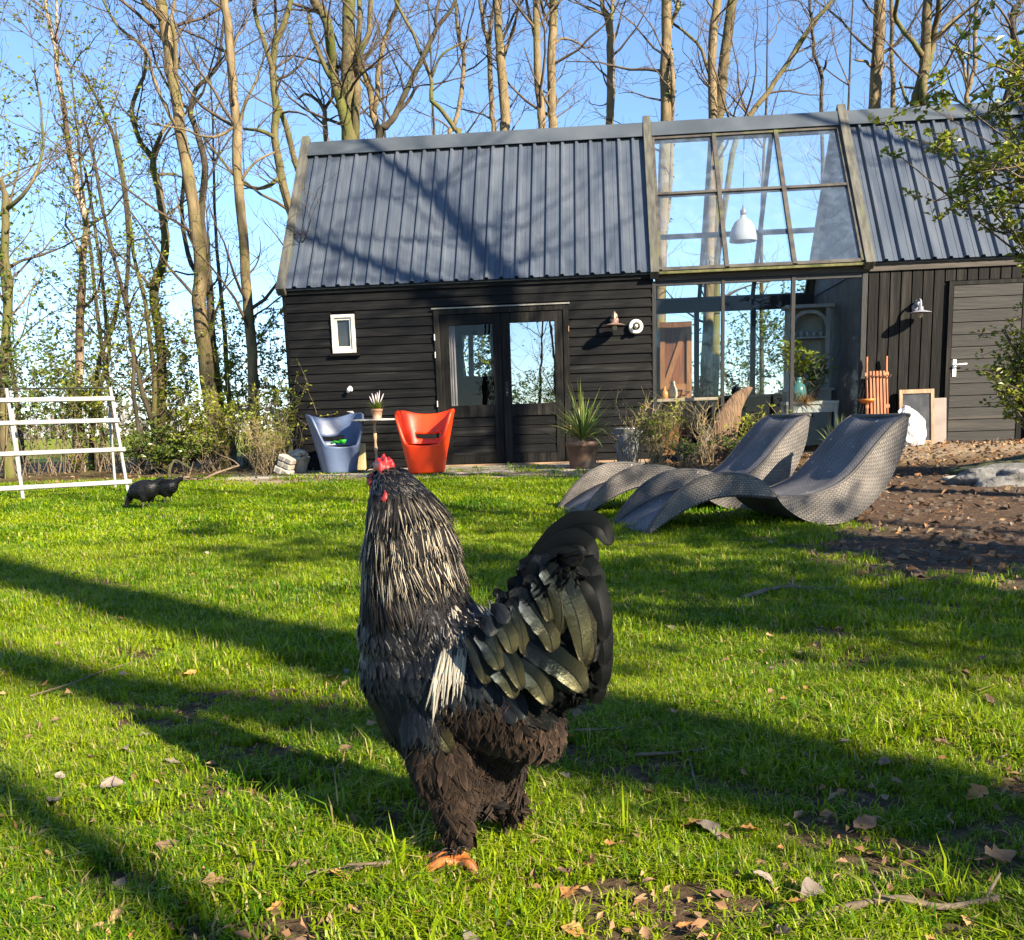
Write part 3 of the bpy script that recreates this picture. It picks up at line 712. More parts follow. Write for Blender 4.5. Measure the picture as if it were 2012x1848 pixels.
# --- plant helpers
LEAFG = mk('leaf_green', (.085, .155, .016), (.19, .26, .03), 3, .5, transl=.35, vcol=True)
LEAFY = mk('leaf_yellow_green', (.22, .28, .02), (.36, .39, .04), 3, .5, transl=.4, vcol=True)
LEAFD = mk('leaf_dark_glossy', (.018, .045, .010), (.05, .085, .018), 3, .35, transl=.2, vcol=True)
TWIG = mk('twig_brown', (.10, .070, .042), (.19, .14, .085), 12, .85); STRAWT = mk('straw_twig', (.17, .125, .06), (.27, .20, .105), 12, .85)
def leaf_quad(mb, p, d, L_, w, r, c, fold=.25):
    d = Vector(d).normalized(); s = d.cross(Vector((r.uniform(-1, 1), r.uniform(-1, 1), r.uniform(.2, 1))))
    if s.length < 1e-4: s = d.orthogonal()
    s.normalize(); n = s.cross(d); p = Vector(p); m = p + d*L_*.45
    mb.add([p, m + s*w/2 + n*w*fold, p + d*L_ - n*L_*.1, m - s*w/2 + n*w*fold], [(0, 1, 2), (0, 2, 3)], c)
def bush(name, label, loc, h, rad, nst, nlf, lsz, lmat, smat, seed, cat='shrub', group=None, lw=.5, spread=1.0, sub=5, srad=.006, leafy=(.25, 1), cvar=.5, droop=.0, twist=.25):
    r = random.Random(seed); root = empty(name, loc); tag(root, label, cat, group); st = MB(); lf = MB(); tips = []
    for i in range(nst):
        a = r.uniform(0, 6.283); hh = h*r.uniform(.55, 1.0); rr = rad*spread*r.uniform(.2, 1.0)
        p0 = Vector((r.uniform(-.25, .25)*rad, r.uniform(-.25, .25)*rad, 0)); p3 = Vector((math.cos(a)*rr, math.sin(a)*rr, hh*(1-droop*r.random())))
        p1 = p0.lerp(p3, .35) + Vector((r.uniform(-1, 1), r.uniform(-1, 1), .6))*rad*twist; p2 = p0.lerp(p3, .7) + Vector((r.uniform(-1, 1), r.uniform(-1, 1), .4))*rad*twist
        path = bezier([p0, p1, p2, p3], 3); k = len(path); st.tube(path, [srad*(1-.75*j/k)*r.uniform(.8, 1.2) for j in range(k)], 4)
        for j in range(sub):
            f = r.uniform(.3, .98); b0 = path[min(k-1, int(f*k))]; dv = Vector((r.uniform(-1, 1), r.uniform(-1, 1), r.uniform(-.1, .9))).normalized()
            l_ = h*r.uniform(.10, .28); b1 = b0 + dv*l_*.5 + Vector((0, 0, .02)); b2 = b0 + dv*l_ + Vector((r.uniform(-.1, .1)*l_, r.uniform(-.1, .1)*l_, .15*l_)); st.tube([b0, b1, b2], [srad*.45, srad*.35, srad*.18], 3); tips.append((b0, b1, b2))
        tips.append((path[int(k*leafy[0])], path[int(k*.6)], path[-1]))
    for i in range(nlf):
        t3 = r.choice(tips); f = r.random(); p = (t3[0].lerp(t3[1], f*2) if f < .5 else t3[1].lerp(t3[2], f*2-1))
        d = Vector((r.uniform(-1, 1), r.uniform(-1, 1), r.uniform(-.3, .8))); s = lsz*r.uniform(.6, 1.3); v = 1 - cvar*r.random()
        leaf_quad(lf, p, d, s, s*lw, r, (v*r.uniform(.85, 1.15), v, v*r.uniform(.6, 1)))
    st.build('stems', smat, root); lf.build('foliage', lmat, root)
    return root
def blades(mb, n, L0, L1, w, r, droop, up=(.5, 1.0), z0=0.0, seg=6):
    for i in range(n):
        a = r.uniform(0, 6.283); L_ = r.uniform(L0, L1); el = r.uniform(*up)*math.pi/2; d = Vector((math.cos(a)*math.cos(el), math.sin(a)*math.cos(el), math.sin(el)))
        sd = Vector((-math.sin(a), math.cos(a), 0)); p = Vector((0, 0, z0)) + sd*r.uniform(-.01, .01); vs = []; dr = droop*r.uniform(.4, 1.4)
        c = r.uniform(.6, 1.1)
        for k in range(seg+1):
            f = k/seg; ww = w*(.6+.8*f if f < .3 else 1.0 if f < .55 else max(.04, 1-(f-.55)/.45)); vs += [p - sd*ww/2 + Vector((0, 0, .12*ww)), p, p + sd*ww/2 + Vector((0, 0, .12*ww))]
            p = p + d*(L_/seg); d = (d + Vector((0, 0, -dr/seg*(.4+1.6*f)))).normalized()
        fs = []
        for k in range(seg):
            q = k*3; fs += [(q, q+1, q+4, q+3), (q+1, q+2, q+5, q+4)]
        mb.add(vs, fs, (c*r.uniform(.8, 1.3), c, c*.8))
def pot(name, label, loc, prof, mat, soil_r, soil_z, cat='flower pot', n=28):
    root = empty(name, loc); tag(root, label, cat); MB().lathe(prof, n).build('pot', mat, root, smooth=True)
    s = MB(); vs = [(0, 0, soil_z+.004)]; 
    for j in range(n): vs.append((soil_r*math.cos(2*math.pi*j/n), soil_r*math.sin(2*math.pi*j/n), soil_z))
    s.add(vs, [(0, 1+j, 1+(j+1) % n) for j in range(n)]); s.build('soil', EARTH, root); return root

# potted heath on the table
TERRA = mk('old_terracotta', (.20, .105, .06), (.34, .19, .115), 9, .85, bump=.3, c3=(.40, .34, .27), c3scale=5, c3range=(.55, .75))
pp = at(741, 821, 13.02)
pt_ = pot('flower_pot', 'small clay pot with pale heather standing on the table', (pp.x, pp.y, DZ+TZ), [(0, .0), (.062, 0), (.066, .012), (.058, .014), (.070, .10), (.078, .105), (.078, .128), (.068, .128), (.066, .105), (.05, .09)], TERRA, .066, .112)
r8 = random.Random(88); q = MB(); blades(q, 170, .08, .21, .008, r8, .7, (.2, 1.0), .11, 4); q.build('foliage', LEAFG, pt_)
HEA = mk('heather_bloom', (.45, .36, .42), (.62, .52, .50), 20, .8)
q = MB()
for i in range(9):
    a = r8.uniform(0, 6.28); e_ = r8.uniform(.05, .55); L_ = r8.uniform(.16, .26); d = Vector((math.cos(a)*e_, math.sin(a)*e_*.6, 1)).normalized()
    q.tube([Vector((0, 0, .11)) + d*L_*f + Vector((0, 0, 0)) for f in (.4, .6, .8, 1.0)], [.003, .008, .008, .002], 6)
q.build('flower_spikes', HEA, pt_)
# cordyline in a brown pot on the terrace
py_ = gp(1147, 921, .13)
pt_ = pot('potted_cordyline', 'spiky green cordyline in a brown clay pot at the terrace edge', (py_.x, py_.y+.14, DZ), [(0, 0), (.150, 0), (.155, .02), (.190, .26), (.205, .265), (.208, .315), (.190, .318), (.182, .27), (.12, .25)], mk('brown_pot_clay', (.10, .055, .032), (.19, .11, .065), 6, .8, bump=.3, c3=(.26, .18, .11), c3scale=4), .184, .285, 'potted plant')
q = MB(); blades(q, 110, .42, .80, .021, random.Random(12), .85, (.12, 1.0), .33, 8); q.build('foliage', mk('cordyline_leaf', (.10, .17, .035), (.22, .28, .08), 5, .45, transl=.25, vcol=True), pt_)
MB().tube([(0, 0, .28), (0, 0, .36)], [.03, .025], 8).build('stem', TWIG, pt_)
# zinc tub
ZINC = mk('weathered_zinc', (.30, .33, .36), (.46, .49, .52), 6, .55, metal=.6, c3=(.22, .22, .21), c3scale=5, bump=.15)
pz = gp(1232, 893, .13); pz = at(1232, 890, 12.9); zb = .14
zt = empty('zinc_tub', (pz.x, pz.y, zb)); tag(zt, 'tall grey zinc tub half hidden behind the twiggy shrub', 'tub')
MB().lathe([(0, .0), (.125, 0), (.13, .01), (.165, .42), (.172, .425), (.172, .44), (.160, .44), (.155, .42), (.12, .05), (0, .05)], 28).build('body', ZINC, zt, smooth=True)
for s_ in (-1, 1): MB().tube([(s_*.165, -.03, .36), (s_*.20, 0, .39), (s_*.165, .03, .36)], .006, 6).build('handle', ZINC, zt)

# --- wicker wave loungers
def wicker(name, c1, c2, cm, sx, sy, off=.5):
    m = bpy.data.materials.new(name); m.use_nodes = True; t = m.node_tree; N = t.nodes; L = t.links; b = N['Principled BSDF']; b.inputs['Roughness'].default_value = .62; b.inputs['Specular IOR Level'].default_value = .4
    uv = N.new('ShaderNodeUVMap'); mp = N.new('ShaderNodeMapping'); L.new(uv.outputs[0], mp.inputs[0]); mp.inputs['Scale'].default_value = (1/sx, 1/sy, 1)
    br = N.new('ShaderNodeTexBrick'); br.offset = off; br.inputs['Scale'].default_value = 1; br.inputs['Brick Width'].default_value = 1; br.inputs['Row Height'].default_value = 1; br.inputs['Mortar Size'].default_value = .12; br.inputs['Mortar Smooth'].default_value = .6
    br.inputs['Color1'].default_value = (*c1, 1); br.inputs['Color2'].default_value = (*c2, 1); br.inputs['Mortar'].default_value = (*cm, 1); L.new(mp.outputs[0], br.inputs['Vector'])
    tc = N.new('ShaderNodeTexCoord'); nz = N.new('ShaderNodeTexNoise'); nz.inputs['Scale'].default_value = 5; nz.inputs['Detail'].default_value = 8; L.new(tc.outputs['Object'], nz.inputs[0])
    rp = N.new('ShaderNodeValToRGB'); rp.color_ramp.elements[0].position = .35; rp.color_ramp.elements[0].color = (.65, .65, .65, 1); rp.color_ramp.elements[1].position = .7; rp.color_ramp.elements[1].color = (1.25, 1.22, 1.18, 1); L.new(nz.outputs[0], rp.inputs[0])
    mu = N.new('ShaderNodeMixRGB'); mu.blend_type = 'MULTIPLY'; mu.inputs[0].default_value = 1; L.new(br.outputs[0], mu.inputs[1]); L.new(rp.outputs[0], mu.inputs[2])
    n2 = N.new('ShaderNodeTexNoise'); n2.inputs['Scale'].default_value = 22; n2.inputs['Detail'].default_value = 3; L.new(tc.outputs['Object'], n2.inputs[0])
    r2 = N.new('ShaderNodeValToRGB'); r2.color_ramp.elements[0].position = .70; r2.color_ramp.elements[1].position = .74; L.new(n2.outputs[0], r2.inputs[0])
    m3 = N.new('ShaderNodeMixRGB'); L.new(r2.outputs[0], m3.inputs[0]); L.new(mu.outputs[0], m3.inputs[1]); m3.inputs[2].default_value = (.50, .49, .46, 1)
    L.new(m3.outputs[0], b.inputs['Base Color'])
    bp = N.new('ShaderNodeBump'); bp.inputs['Strength'].default_value = .9; bp.inputs['Distance'].default_value = .006; bp.invert = True; L.new(br.outputs['Fac'], bp.inputs['Height']); L.new(bp.outputs[0], b.inputs['Normal']); return m
WICK = wicker('grey_brown_wicker', (.205, .182, .160), (.155, .138, .124), (.075, .067, .060), .026, .013); SLING = wicker('fine_grey_wicker', (.145, .145, .158), (.115, .115, .126), (.055, .052, .055), .05, .0105, .3)
SEAT = [(0.0, .018), (.082, .075), (.181, .132), (.294, .183), (.408, .212), (.52, .222), (.62, .217), (.72, .206), (.80, .195), (.88, .186), (.97, .187), (1.07, .2), (1.214, .254), (1.319, .334), (1.448, .475), (1.565, .592), (1.65, .645)]
BTOP = [(-.01, .02), (.032, .086), (.107, .176), (.207, .265), (.332, .323), (.458, .341), (.585, .33), (.688, .296), (.753, .245), (.80, .195)]
BLOW = [(.80, .195), (.85, .135), (.93, .078), (1.02, .036), (1.14, .014), (1.275, .030), (1.408, .11), (1.513, .216), (1.589, .352), (1.637, .490), (1.655, .635)]
def resample(c, n):
    p = bezier([(a, b, 0) for a, b in c], 8); d = [0]
    for i in range(1, len(p)): d.append(d[-1] + (p[i]-p[i-1]).length)
    out = []
    for k in range(n+1):
        t_ = d[-1]*k/n; j = max(0, min(len(p)-2, next((i for i in range(len(d)-1) if d[i+1] >= t_), len(p)-2))); f = (t_-d[j])/max(1e-9, d[j+1]-d[j]); q = p[j].lerp(p[j+1], f); out.append((q.x, q.y))
    return out
def strip(name, A, B, y0, y1, mat, root):
    """solid band between two profile curves A (upper) and B (lower)"""
    n = len(A); vs = []; uv = []; d = 0
    for i in range(n):
        if i: d += math.hypot(A[i][0]-A[i-1][0], A[i][1]-A[i-1][1])
        for (x, z) in (A[i], B[i]):
            for y in (y0, y1): vs.append((x, y, z))
        h = math.hypot(A[i][0]-B[i][0], A[i][1]-B[i][1]); uv += [(d, h), (d, h), (d, 0), (d, 0)]
    fs = []
    for i in range(n-1):
        a = i*4; b = a+4
        fs += [(a, b, b+2, a+2), (a+1, a+3, b+3, b+1), (a, a+1, b+1, b), (a+2, b+2, b+3, a+3)]
    fs += [(0, 2, 3, 1), ((n-1)*4, (n-1)*4+1, (n-1)*4+3, (n-1)*4+2)]
    q = MB(); q.add(vs, fs); o = q.build(name, mat, root); set_uv(o.data, uv); return o
def lounger(label, P, rz, width=.64):
    root = empty('wicker_lounger', P, rz); tag(root, label, 'lounger', 'wicker wave loungers on the lawn')
    S = resample(SEAT, 60); n = len(S); vs = []; uv = []; d = 0
    for i, (x, z) in enumerate(S):
        if i: d += math.hypot(x-S[i-1][0], z-S[i-1][1])
        for k in range(5):
            f = k/4; sag = -.018*math.sin(math.pi*f); vs.append((x, .012 + (width-.024)*f, z+sag)); uv.append((width*f, d))
    fs = [(i*5+k, (i+1)*5+k, (i+1)*5+k+1, i*5+k+1) for i in range(n-1) for k in range(4)]
    q = MB(); q.add(vs, fs); o = q.build('seat', SLING, root, smooth=True); set_uv(o.data, uv); so = o.modifiers.new('thick', 'SOLIDIFY'); so.thickness = .022; so.offset = 0
    half = [p for p in SEAT if p[0] <= .801]; head = [p for p in SEAT if p[0] >= .799]
    for y0, y1 in ((0, .03), (width-.03, width)):
        strip('side_panel', resample(BTOP, 34), resample(half, 34), y0, y1, WICK, root); strip('side_panel', resample(head, 34), resample(BLOW, 34), y0, y1, WICK, root)
    # under side of the head half and rolled foot end
    S2 = resample(BLOW, 30); vs = []; uv = []; d = 0
    for i, (x, z) in enumerate(S2):
        if i: d += math.hypot(x-S2[i-1][0], z-S2[i-1][1])
        vs += [(x, .03, z+.004), (x, width-.03, z+.004)]; uv += [(0, d), (width, d)]
    q = MB(); q.add(vs, [(i*2, i*2+1, i*2+3, i*2+2) for i in range(len(S2)-1)]); o = q.build('underside', WICK, root); set_uv(o.data, uv)
    for y in (.015, width-.015):
        q = MB(); q.tube([(x, y, z+.004) for x, z in resample(BTOP, 24)], .011, 6); q.build('rim', WICK, root, smooth=True)
        q = MB(); q.tube([(x, y, z+.002) for x, z in resample(head, 24)], .012, 6); q.build('rim', WICK, root, smooth=True)
    MB().tube([(.004, .0, .022), (.004, width, .022)], .014, 8).build('foot_rail', WICK, root, smooth=True)
    MB().tube([(1.652, .0, .645), (1.652, width, .645)], .014, 8).build('head_rail', WICK, root, smooth=True)
    return root
P1 = gpg(1275, 1057); P2 = gpg(1146, 1023)
lounger('nearer grey wicker wave lounger standing on the shaded lawn', P1, R(12)); lounger('farther grey wicker wave lounger, partly behind the other one', P2, R(12))

# --- white A-frame rack on the left
WHT = mk('flaking_white_wood', (.24, .235, .22), (.36, .35, .33), 9, .7, bump=.3, c3=(.20, .18, .15), c3scale=9, c3range=(.50, .70))
a0 = gpg(46, 985); a1 = gpg(252, 971); rack = empty('trestle_rack', a0); tag(rack, 'white wooden A-frame rack with four level slats standing on the lawn', 'rack')
ax = (a1-a0); ax.z = 0; wid = ax.length; ax.normalize(); bk_ = Vector((-ax.y, ax.x, 0))
def rk(px, py, back=0.0):   # point on the sloping front frame, relative to the rack
    Yq = a0.y + (a1.y-a0.y)*((px-46)/206.0) + back; return at(px, py, Yq) - Vector(a0)
FR = lambda s, h: ax*s + bk_*(.44*h/1.08) + Vector((0, 0, h))     # front frame: leans back with height
for s in (.0, wid):
    bevel(MB().bar(FR(s, -.01), FR(s, 1.10) - ax*.0, .030, .036, up=bk_).build('leg', WHT, rack), .004)
    bevel(MB().bar(FR(s, 1.02) + bk_*.045 + ax*(-.03 if s else .03), ax*(s + (-.04 if s else .04)) + bk_*.54 + Vector((0, 0, .005)), .026, .034, up=bk_).build('leg', WHT, rack), .004)
for h, e0, e1 in ((.13, -.30, .05), (.46, -.30, .04), (.76, -.30, .03), (.985, -.30, .02)):
    bevel(MB().bar(FR(e0, h) - bk_*.035, FR(wid+e1, h) - bk_*.035, .024, .046, up=FR(0, 1)-FR(0, 0)).build('slat', WHT, rack), .004)
MB().tube([FR(-.3, 1.10), FR(wid, 1.10)], .009, 6).build('rod', IRON, rack)

# --- wall lamps, vent, camera and tap on the barn front
COP = mk('tarnished_copper', (.28, .17, .13), (.42, .28, .22), 14, .5, metal=.5, bump=.2); GRYE = mk('grey_lamp_enamel', (.20, .20, .23), (.32, .32, .35), 10, .5, metal=.2)
FROST = mk('lamp_glass', (.55, .48, .36), (.65, .58, .46), 10, .2, transl=.4)
def wall_lamp(label, u, z, mat, n0=-.03):
    root = empty('wall_lamp', HW(u, n0, z), -HA); tag(root, label, 'wall lamp', 'barn lamps on the front')
    MB().lathe([(0, 0), (.058, 0), (.058, .012), (.03, .03), (0, .032)], 20).build('wall_plate', mat, root, smooth=True, rot=(R(90), 0, 0))
    MB().tube(bezier([(0, -.02, .03), (0, -.10, .085), (0, -.17, .07), (0, -.19, -.01)], 5), .016, 8).build('arm', mat, root, smooth=True)
    MB().ball((0, -.05, .05), .045, 12, 8).build('knuckle', mat, root, smooth=True)
    sh_ = MB().lathe([(.0, .0), (.030, -.004), (.034, -.04), (.05, -.052), (.130, -.074), (.135, -.080), (.128, -.079), (.045, -.058), (.028, -.050), (0, -.05)], 28, (0, -.19, 0)).build('lamp_shade', mat, root, smooth=True)
    MB().ball((0, -.19, -.105), (.034, .034, .042), 14, 8).build('bulb_glass', FROST, root, smooth=True)
    return root
wall_lamp('tarnished copper barn lamp on the black boards right of the double door', 1.49, 1.985, COP, -.022)
wall_lamp('grey barn lamp on the upright boards left of the single door', 5.375, 1.985, GRYE, -.016)
v = empty('wall_vent', HW(1.772, -.024, 1.892), -HA); tag(v, 'round cream vent cap with dark ring next to the copper lamp', 'vent')
MB().lathe([(.092, 0), (.096, .02), (.090, .055), (.074, .060), (.050, .052), (.047, .02), (.047, 0)], 32).build('ring', mk('cream_vent', (.74, .68, .55), (.82, .77, .66), 8, .45), v, smooth=True, rot=(R(90), 0, 0))
MB().lathe([(0, 0.02), (.046, .02)], 24).build('duct', mk('vent_dark', (.008, .008, .008), None, 5, .7), v, rot=(R(90), 0, 0))
MB().lathe([(0, .150), (.020, .148), (.026, .135), (.026, .02), (.01, .02)], 20).build('spout', PALEM, v, smooth=True, rot=(R(90), 0, 0))
c_ = empty('security_camera', HW(-2.123, -.026, 1.215), -HA); tag(c_, 'little white camera fixed to the boards above the table', 'camera')
MB().lathe([(0, 0), (.03, 0), (.03, .012), (.012, .02), (.012, .05)], 16).build('mount', WPL, c_, smooth=True, rot=(R(90), 0, 0)); MB().tube([(-.03, -.05, -.035), (-.01, -.065, 0), (.025, -.08, .03)], [.024, .028, .022], 12).build('body', WPL, c_, smooth=True)
ut, ztp = fac(690, 812)
c_ = empty('garden_tap', HW(ut, -.026, ztp), -HA); tag(c_, 'short pale garden tap sticking out of the boards below the camera', 'tap')
MB().tube([(0, 0, 0), (0, -.06, 0), (.05, -.08, .0), (.075, -.08, -.02)], [.012, .012, .013, .011], 8).build('spout', PALEM, c_, smooth=True); MB().box(-.03, .05, -.07, -.055, .014, .024).build('lever', PALEM, c_)
u_, z_ = fac(711, 921, -.35)
o = MB().box(-.055, .055, -.04, .04, 0, .36).build('timber_offcut', mk('fresh_timber', (.45, .36, .16), (.58, .48, .24), 7, .75, stretch=(4, 4, .6), bump=.2), None, loc=HW(u_, -.35, DZ), rot=(R(-5), 0, -HA)); bevel(o, .006); tag(o, 'short yellowish timber post standing behind the blue chair', 'timber')

# --- things leaning on the right block
def lean(name, label, cat, u0, n_foot, zfoot, ang, extra=0.0):
    root = empty(name, HW(u0, n_foot, zfoot), -HA + extra); root.rotation_euler = (-ang, 0, -HA + extra); tag(root, label, cat); return root
SLEDW = mk('orange_brown_wood', (.24, .075, .025), (.40, .14, .05), 7, .6, stretch=(4, 4, .5), bump=.2)
zr = .235
sl_ = lean('wooden_sled', 'orange brown wooden sled leaning upright on the dark boards', 'sled', 4.88, -.30, zr, R(12))
for s in (-1, 1):
    MB().tube([(s*.125, 0, .0), (s*.125, 0, .9), (s*.125, -.01, 1.08), (s*.125, -.04, 1.17)], [.017, .017, .017, .014], 8, flat=1.6).build('runner', SLEDW, sl_, smooth=True)
for k in range(5): bevel(MB().box(-.085+k*.0425-.014, -.085+k*.0425+.014, -.045, -.028, .02, .98).build('slat', SLEDW, sl_), .003)
for z in (.10, .5, .92): MB().box(-.15, .15, -.027, -.012, z, z+.045).build('crossbar', SLEDW, sl_)
rp_ = MB()
for k in range(6): rp_.tube([(-.125+k*.05, -.05, .92), (-.10+k*.05, -.062, .89), (-.075+k*.05, -.05, .925)], .007, 5)
rp_.build('cord', mk('dark_cord', (.08, .035, .02), None, 5, .9), sl_)
ud, zd = fac(1703, 790, -.45)
o = MB().lathe([(0, 0), (.05, .0), (.09, .03), (.115, .055), (.108, .056), (.08, .035), (.045, .012), (0, .01)], 24).build('orange_dish', mk('orange_glaze', (.55, .14, .02), (.68, .2, .035), 6, .4), None, smooth=True, loc=HW(ud, -.45, zd-.02)); root = o
dish = empty('dish_stand', HW(ud, -.45, zr)); tag(dish, 'orange dish on a thin rusty stake in front of the sled', 'dish'); o.parent = dish; o.location = (0, 0, zd-.02-zr); o.name = 'dish'
MB().tube([(0, 0, -.05), (0.005, 0, zd-zr-.01)], .007, 6).build('stake', mk('rusty_stake', (.16, .07, .03), (.26, .13, .06), 20, .8), dish)
fr_ = lean('framed_screen', 'empty brown wooden window frame leaning on the dark boards behind a white bag', 'frame', 5.40, -.17, zr, R(8))
FRW = mk('tan_frame_wood', (.20, .13, .07), (.32, .22, .13), 7, .75, stretch=(3, 3, .8), bump=.3)
for s in (-1, 1): bevel(MB().box(s*.20-.022, s*.20+.022, -.03, .01, 0, .72).build('stile', FRW, fr_), .003)
for z in (0, .665): bevel(MB().box(-.178, .178, -.029, .009, z, z+.055).build('rail', FRW, fr_), .003)
MB().box(-.178, .178, -.012, -.008, .055, .665).build('pane', glass('dusty_old_glass', (.55, .55, .52), .8, 1.5, haze=.10, dirt_sheen=.1, film=(.4, .38, .34)), fr_)
bd = lean('grey_board', 'plain pinkish grey board leaning between the empty frame and the single door', 'board', 5.70, -.13, zr, R(7))
bevel(MB().box(-.092, .092, -.01, .01, 0, .60).build('board', mk('grey_pink_board', (.20, .165, .145), (.27, .225, .195), 5, .85, bump=.15), bd), .003)
# crumpled white sack
pb_ = at(1790, 876, 12.65); bag = MB(); bm_ = bmesh.new(); bmesh.ops.create_icosphere(bm_, subdivisions=4, radius=1)
for v_ in bm_.verts:
    c = v_.co.copy(); p = Vector((.17*math.copysign(abs(c.x)**.6, c.x), .13*math.copysign(abs(c.y)**.6, c.y), .24*math.copysign(abs(c.z)**.75, c.z)))
    if c.z > .3: f = (c.z-.3)/.7; p.x = p.x*(1-.62*f) - .09*f; p.y *= 1-.4*f; p.z += .07*f
    nn = abs(noise.noise(p*9))*.10 + abs(noise.noise(p*22))*.045; p = p*(1.06 - nn*2.2); p.z = max(p.z, -.21); v_.co = p + Vector((0, 0, .21))
me = bpy.data.meshes.new('sack'); bm_.to_mesh(me); bm_.free(); me.materials.append(mk('white_sack_plastic', (.40, .40, .40), (.52, .52, .53), 4, .42, bump=.35, bscale=14, c3=(.60, .42, .42), c3scale=5, c3range=(.64, .72)))
bag = empty('white_sack', (pb_.x, pb_.y, gz(pb_.x, pb_.y)-.0)); tag(bag, 'crumpled white plastic sack standing in front of the empty frame', 'sack'); obj('sack', me, bag)
q = MB()
for s in (0, 1):
    vs = []
    for i in range(5):
        for j in range(4): vs.append((-.18+.035*i + .02*noise.noise(Vector((i, j, s*3))), -.02+s*.03 + .03*noise.noise(Vector((i*.7, j*.9, 5+s))), .36 + .045*j*(1-.15*abs(i-2)) + .015*noise.noise(Vector((i, j*.8, 9)))))
    q.add(vs, [(i*4+j, i*4+j+1, i*4+j+5, i*4+j+4) for i in range(4) for j in range(3)])
q.build('flap', me.materials[0], bag)

# --- things seen through the glass of the middle bay
GZ0 = FZ+.02
def inside(px, py, dep): u, z = fac(px, py, dep); return u, z
PEND = mk('pendant_enamel', (.72, .72, .68), (.80, .80, .76), 5, .35)
u_, z_ = inside(1460, 475, 1.62)
pl_ = empty('pendant_lamp', HW(u_, 1.62, z_), -HA); tag(pl_, 'white bell shaped pendant lamp hanging under the glass roof', 'pendant lamp')
sh_ = MB().lathe([(.195, 0), (.198, .012), (.19, .09), (.165, .19), (.12, .27), (.065, .315), (.045, .33), (.04, .36), (.036, .36), (.04, .32), (.06, .305), (.112, .26), (.155, .185), (.18, .09), (.186, .0)], 36).build('lamp_shade', PEND, pl_, smooth=True)
MB().lathe([(.03, .355), (.045, .37), (.045, .43), (.02, .45), (.012, .50), (0, .50)], 16).build('lamp_holder', PALEM, pl_, smooth=True); MB().tube([(0, 0, .49), (0, 0, RZ-z_-.12)], .006, 6).build('cord', PEND, pl_)
BRD = mk('brown_plank_door_wood', (.10, .030, .010), (.19, .062, .020), 6, .65, stretch=(4, 4, .5), bump=.25, rand=.2); BRF = mk('tan_brace_wood', (.19, .075, .025), (.29, .125, .045), 6, .65, stretch=(3, 3, 1), bump=.2)
u0_, zt_ = inside(1296, 634, .75); u1_, zb_ = inside(1359, 634, .75)
bdr = empty('open_plank_door', HW(u0_, .75, GZ0), -HA); tag(bdr, 'brown plank door with diagonal brace standing open inside the glazed bay', 'door'); w_ = u1_-u0_; h_ = zt_-GZ0
for k in range(5): bevel(MB().box(w_*k/5+.0004, w_*(k+1)/5-.0004, .002*(k % 2), .022, .01, h_).build('plank', BRD, bdr), .003)
for a, b_ in (((.035, .1), (.035, h_-.01)), ((w_-.035, .1), (w_-.035, h_-.01))): MB().bar((a[0], -.014, .012), (b_[0], -.014, h_-.003), .07, .026, up=(0, 1, 0)).build('stile', BRF, bdr)
for z in (.06, h_*.52, h_-.045): MB().bar((.072, -.0125, z), (w_-.072, -.0125, z), .08, .024, up=(0, 1, 0)).build('rail', BRF, bdr)
for z0, z1 in ((.11, h_*.52-.045), (h_*.52+.045, h_-.09)): MB().bar((.085, -.012, z0), (w_-.085, -.012, z1), .07, .022, up=(0, 1, 0)).build('brace', BRF, bdr)
MB().tube([(w_-.035, -.03, h_*.48), (w_-.035, -.075, h_*.48), (w_-.11, -.075, h_*.48)], .009, 6).build('handle', IRON, bdr)
# work bench along the back sill with pots
BENCH = mk('pale_bench_wood', (.30, .22, .15), (.45, .35, .25), 5, .7, stretch=(.5, 4, 4), bump=.2)
bn = empty('work_bench', HW(2.95, .55, GZ0), -HA); tag(bn, 'pale wooden bench top just behind the front glass', 'bench')
bevel(MB().box(-.88, -.05, -.20, .16, .76, .80).build('bench_top', BENCH, bn), .003)
for u in (-.84, -.10): MB().box(u-.03, u+.03, -.16, .12, 0, .76).build('leg', DARKFRAME, bn)
def pot_inside(name, label, px, py, dep, prof, mat, cat):
    u, z = inside(px, py, dep); root = MB().lathe(prof, 20).build(name, mat, None, smooth=True, loc=HW(u, dep, GZ0+.80)); tag(root, label, cat); return root
CLAYP = mk('pale_clay', (.50, .36, .24), (.62, .48, .34), 9, .7)
pot_inside('clay_jar', 'small pale clay jar on the bench in front of the plank door', 1322, 778, .60, [(0, 0), (.05, 0), (.07, .05), (.06, .13), (.035, .18), (.03, .23), (.022, .24), (0, .24)], CLAYP, 'jar')
pot_inside('orange_bottle', 'squat orange brown bottle on the bench beside the clay jar', 1306, 780, .52, [(0, 0), (.045, 0), (.05, .06), (.045, .10), (.02, .12), (.018, .17), (0, .17)], mk('amber_glaze', (.45, .2, .05), (.55, .27, .08), 9, .4), 'bottle')
# black stove-like kettle on the back sill
u_, z_ = inside(1447, 778, 3.15)
k_ = empty('black_kettle', HW(u_, 3.2, 1.02), -HA); tag(k_, 'dark kettle silhouetted on the back window sill', 'kettle'); MB().lathe([(0, 0), (.07, 0), (.08, .03), (.07, .11), (.03, .14), (.012, .16), (0, .165)], 20).build('body', IRON, k_, smooth=True); MB().tube([(.07, 0, .06), (.12, 0, .10), (.14, 0, .13)], [.016, .012, .01], 8).build('spout', IRON, k_, smooth=True)
for s_ in (1,): MB().tube([(-.06, 0, .11), (-.03, 0, .20), (.03, 0, .20), (.06, 0, .11)], .006, 6).build('handle', IRON, k_)
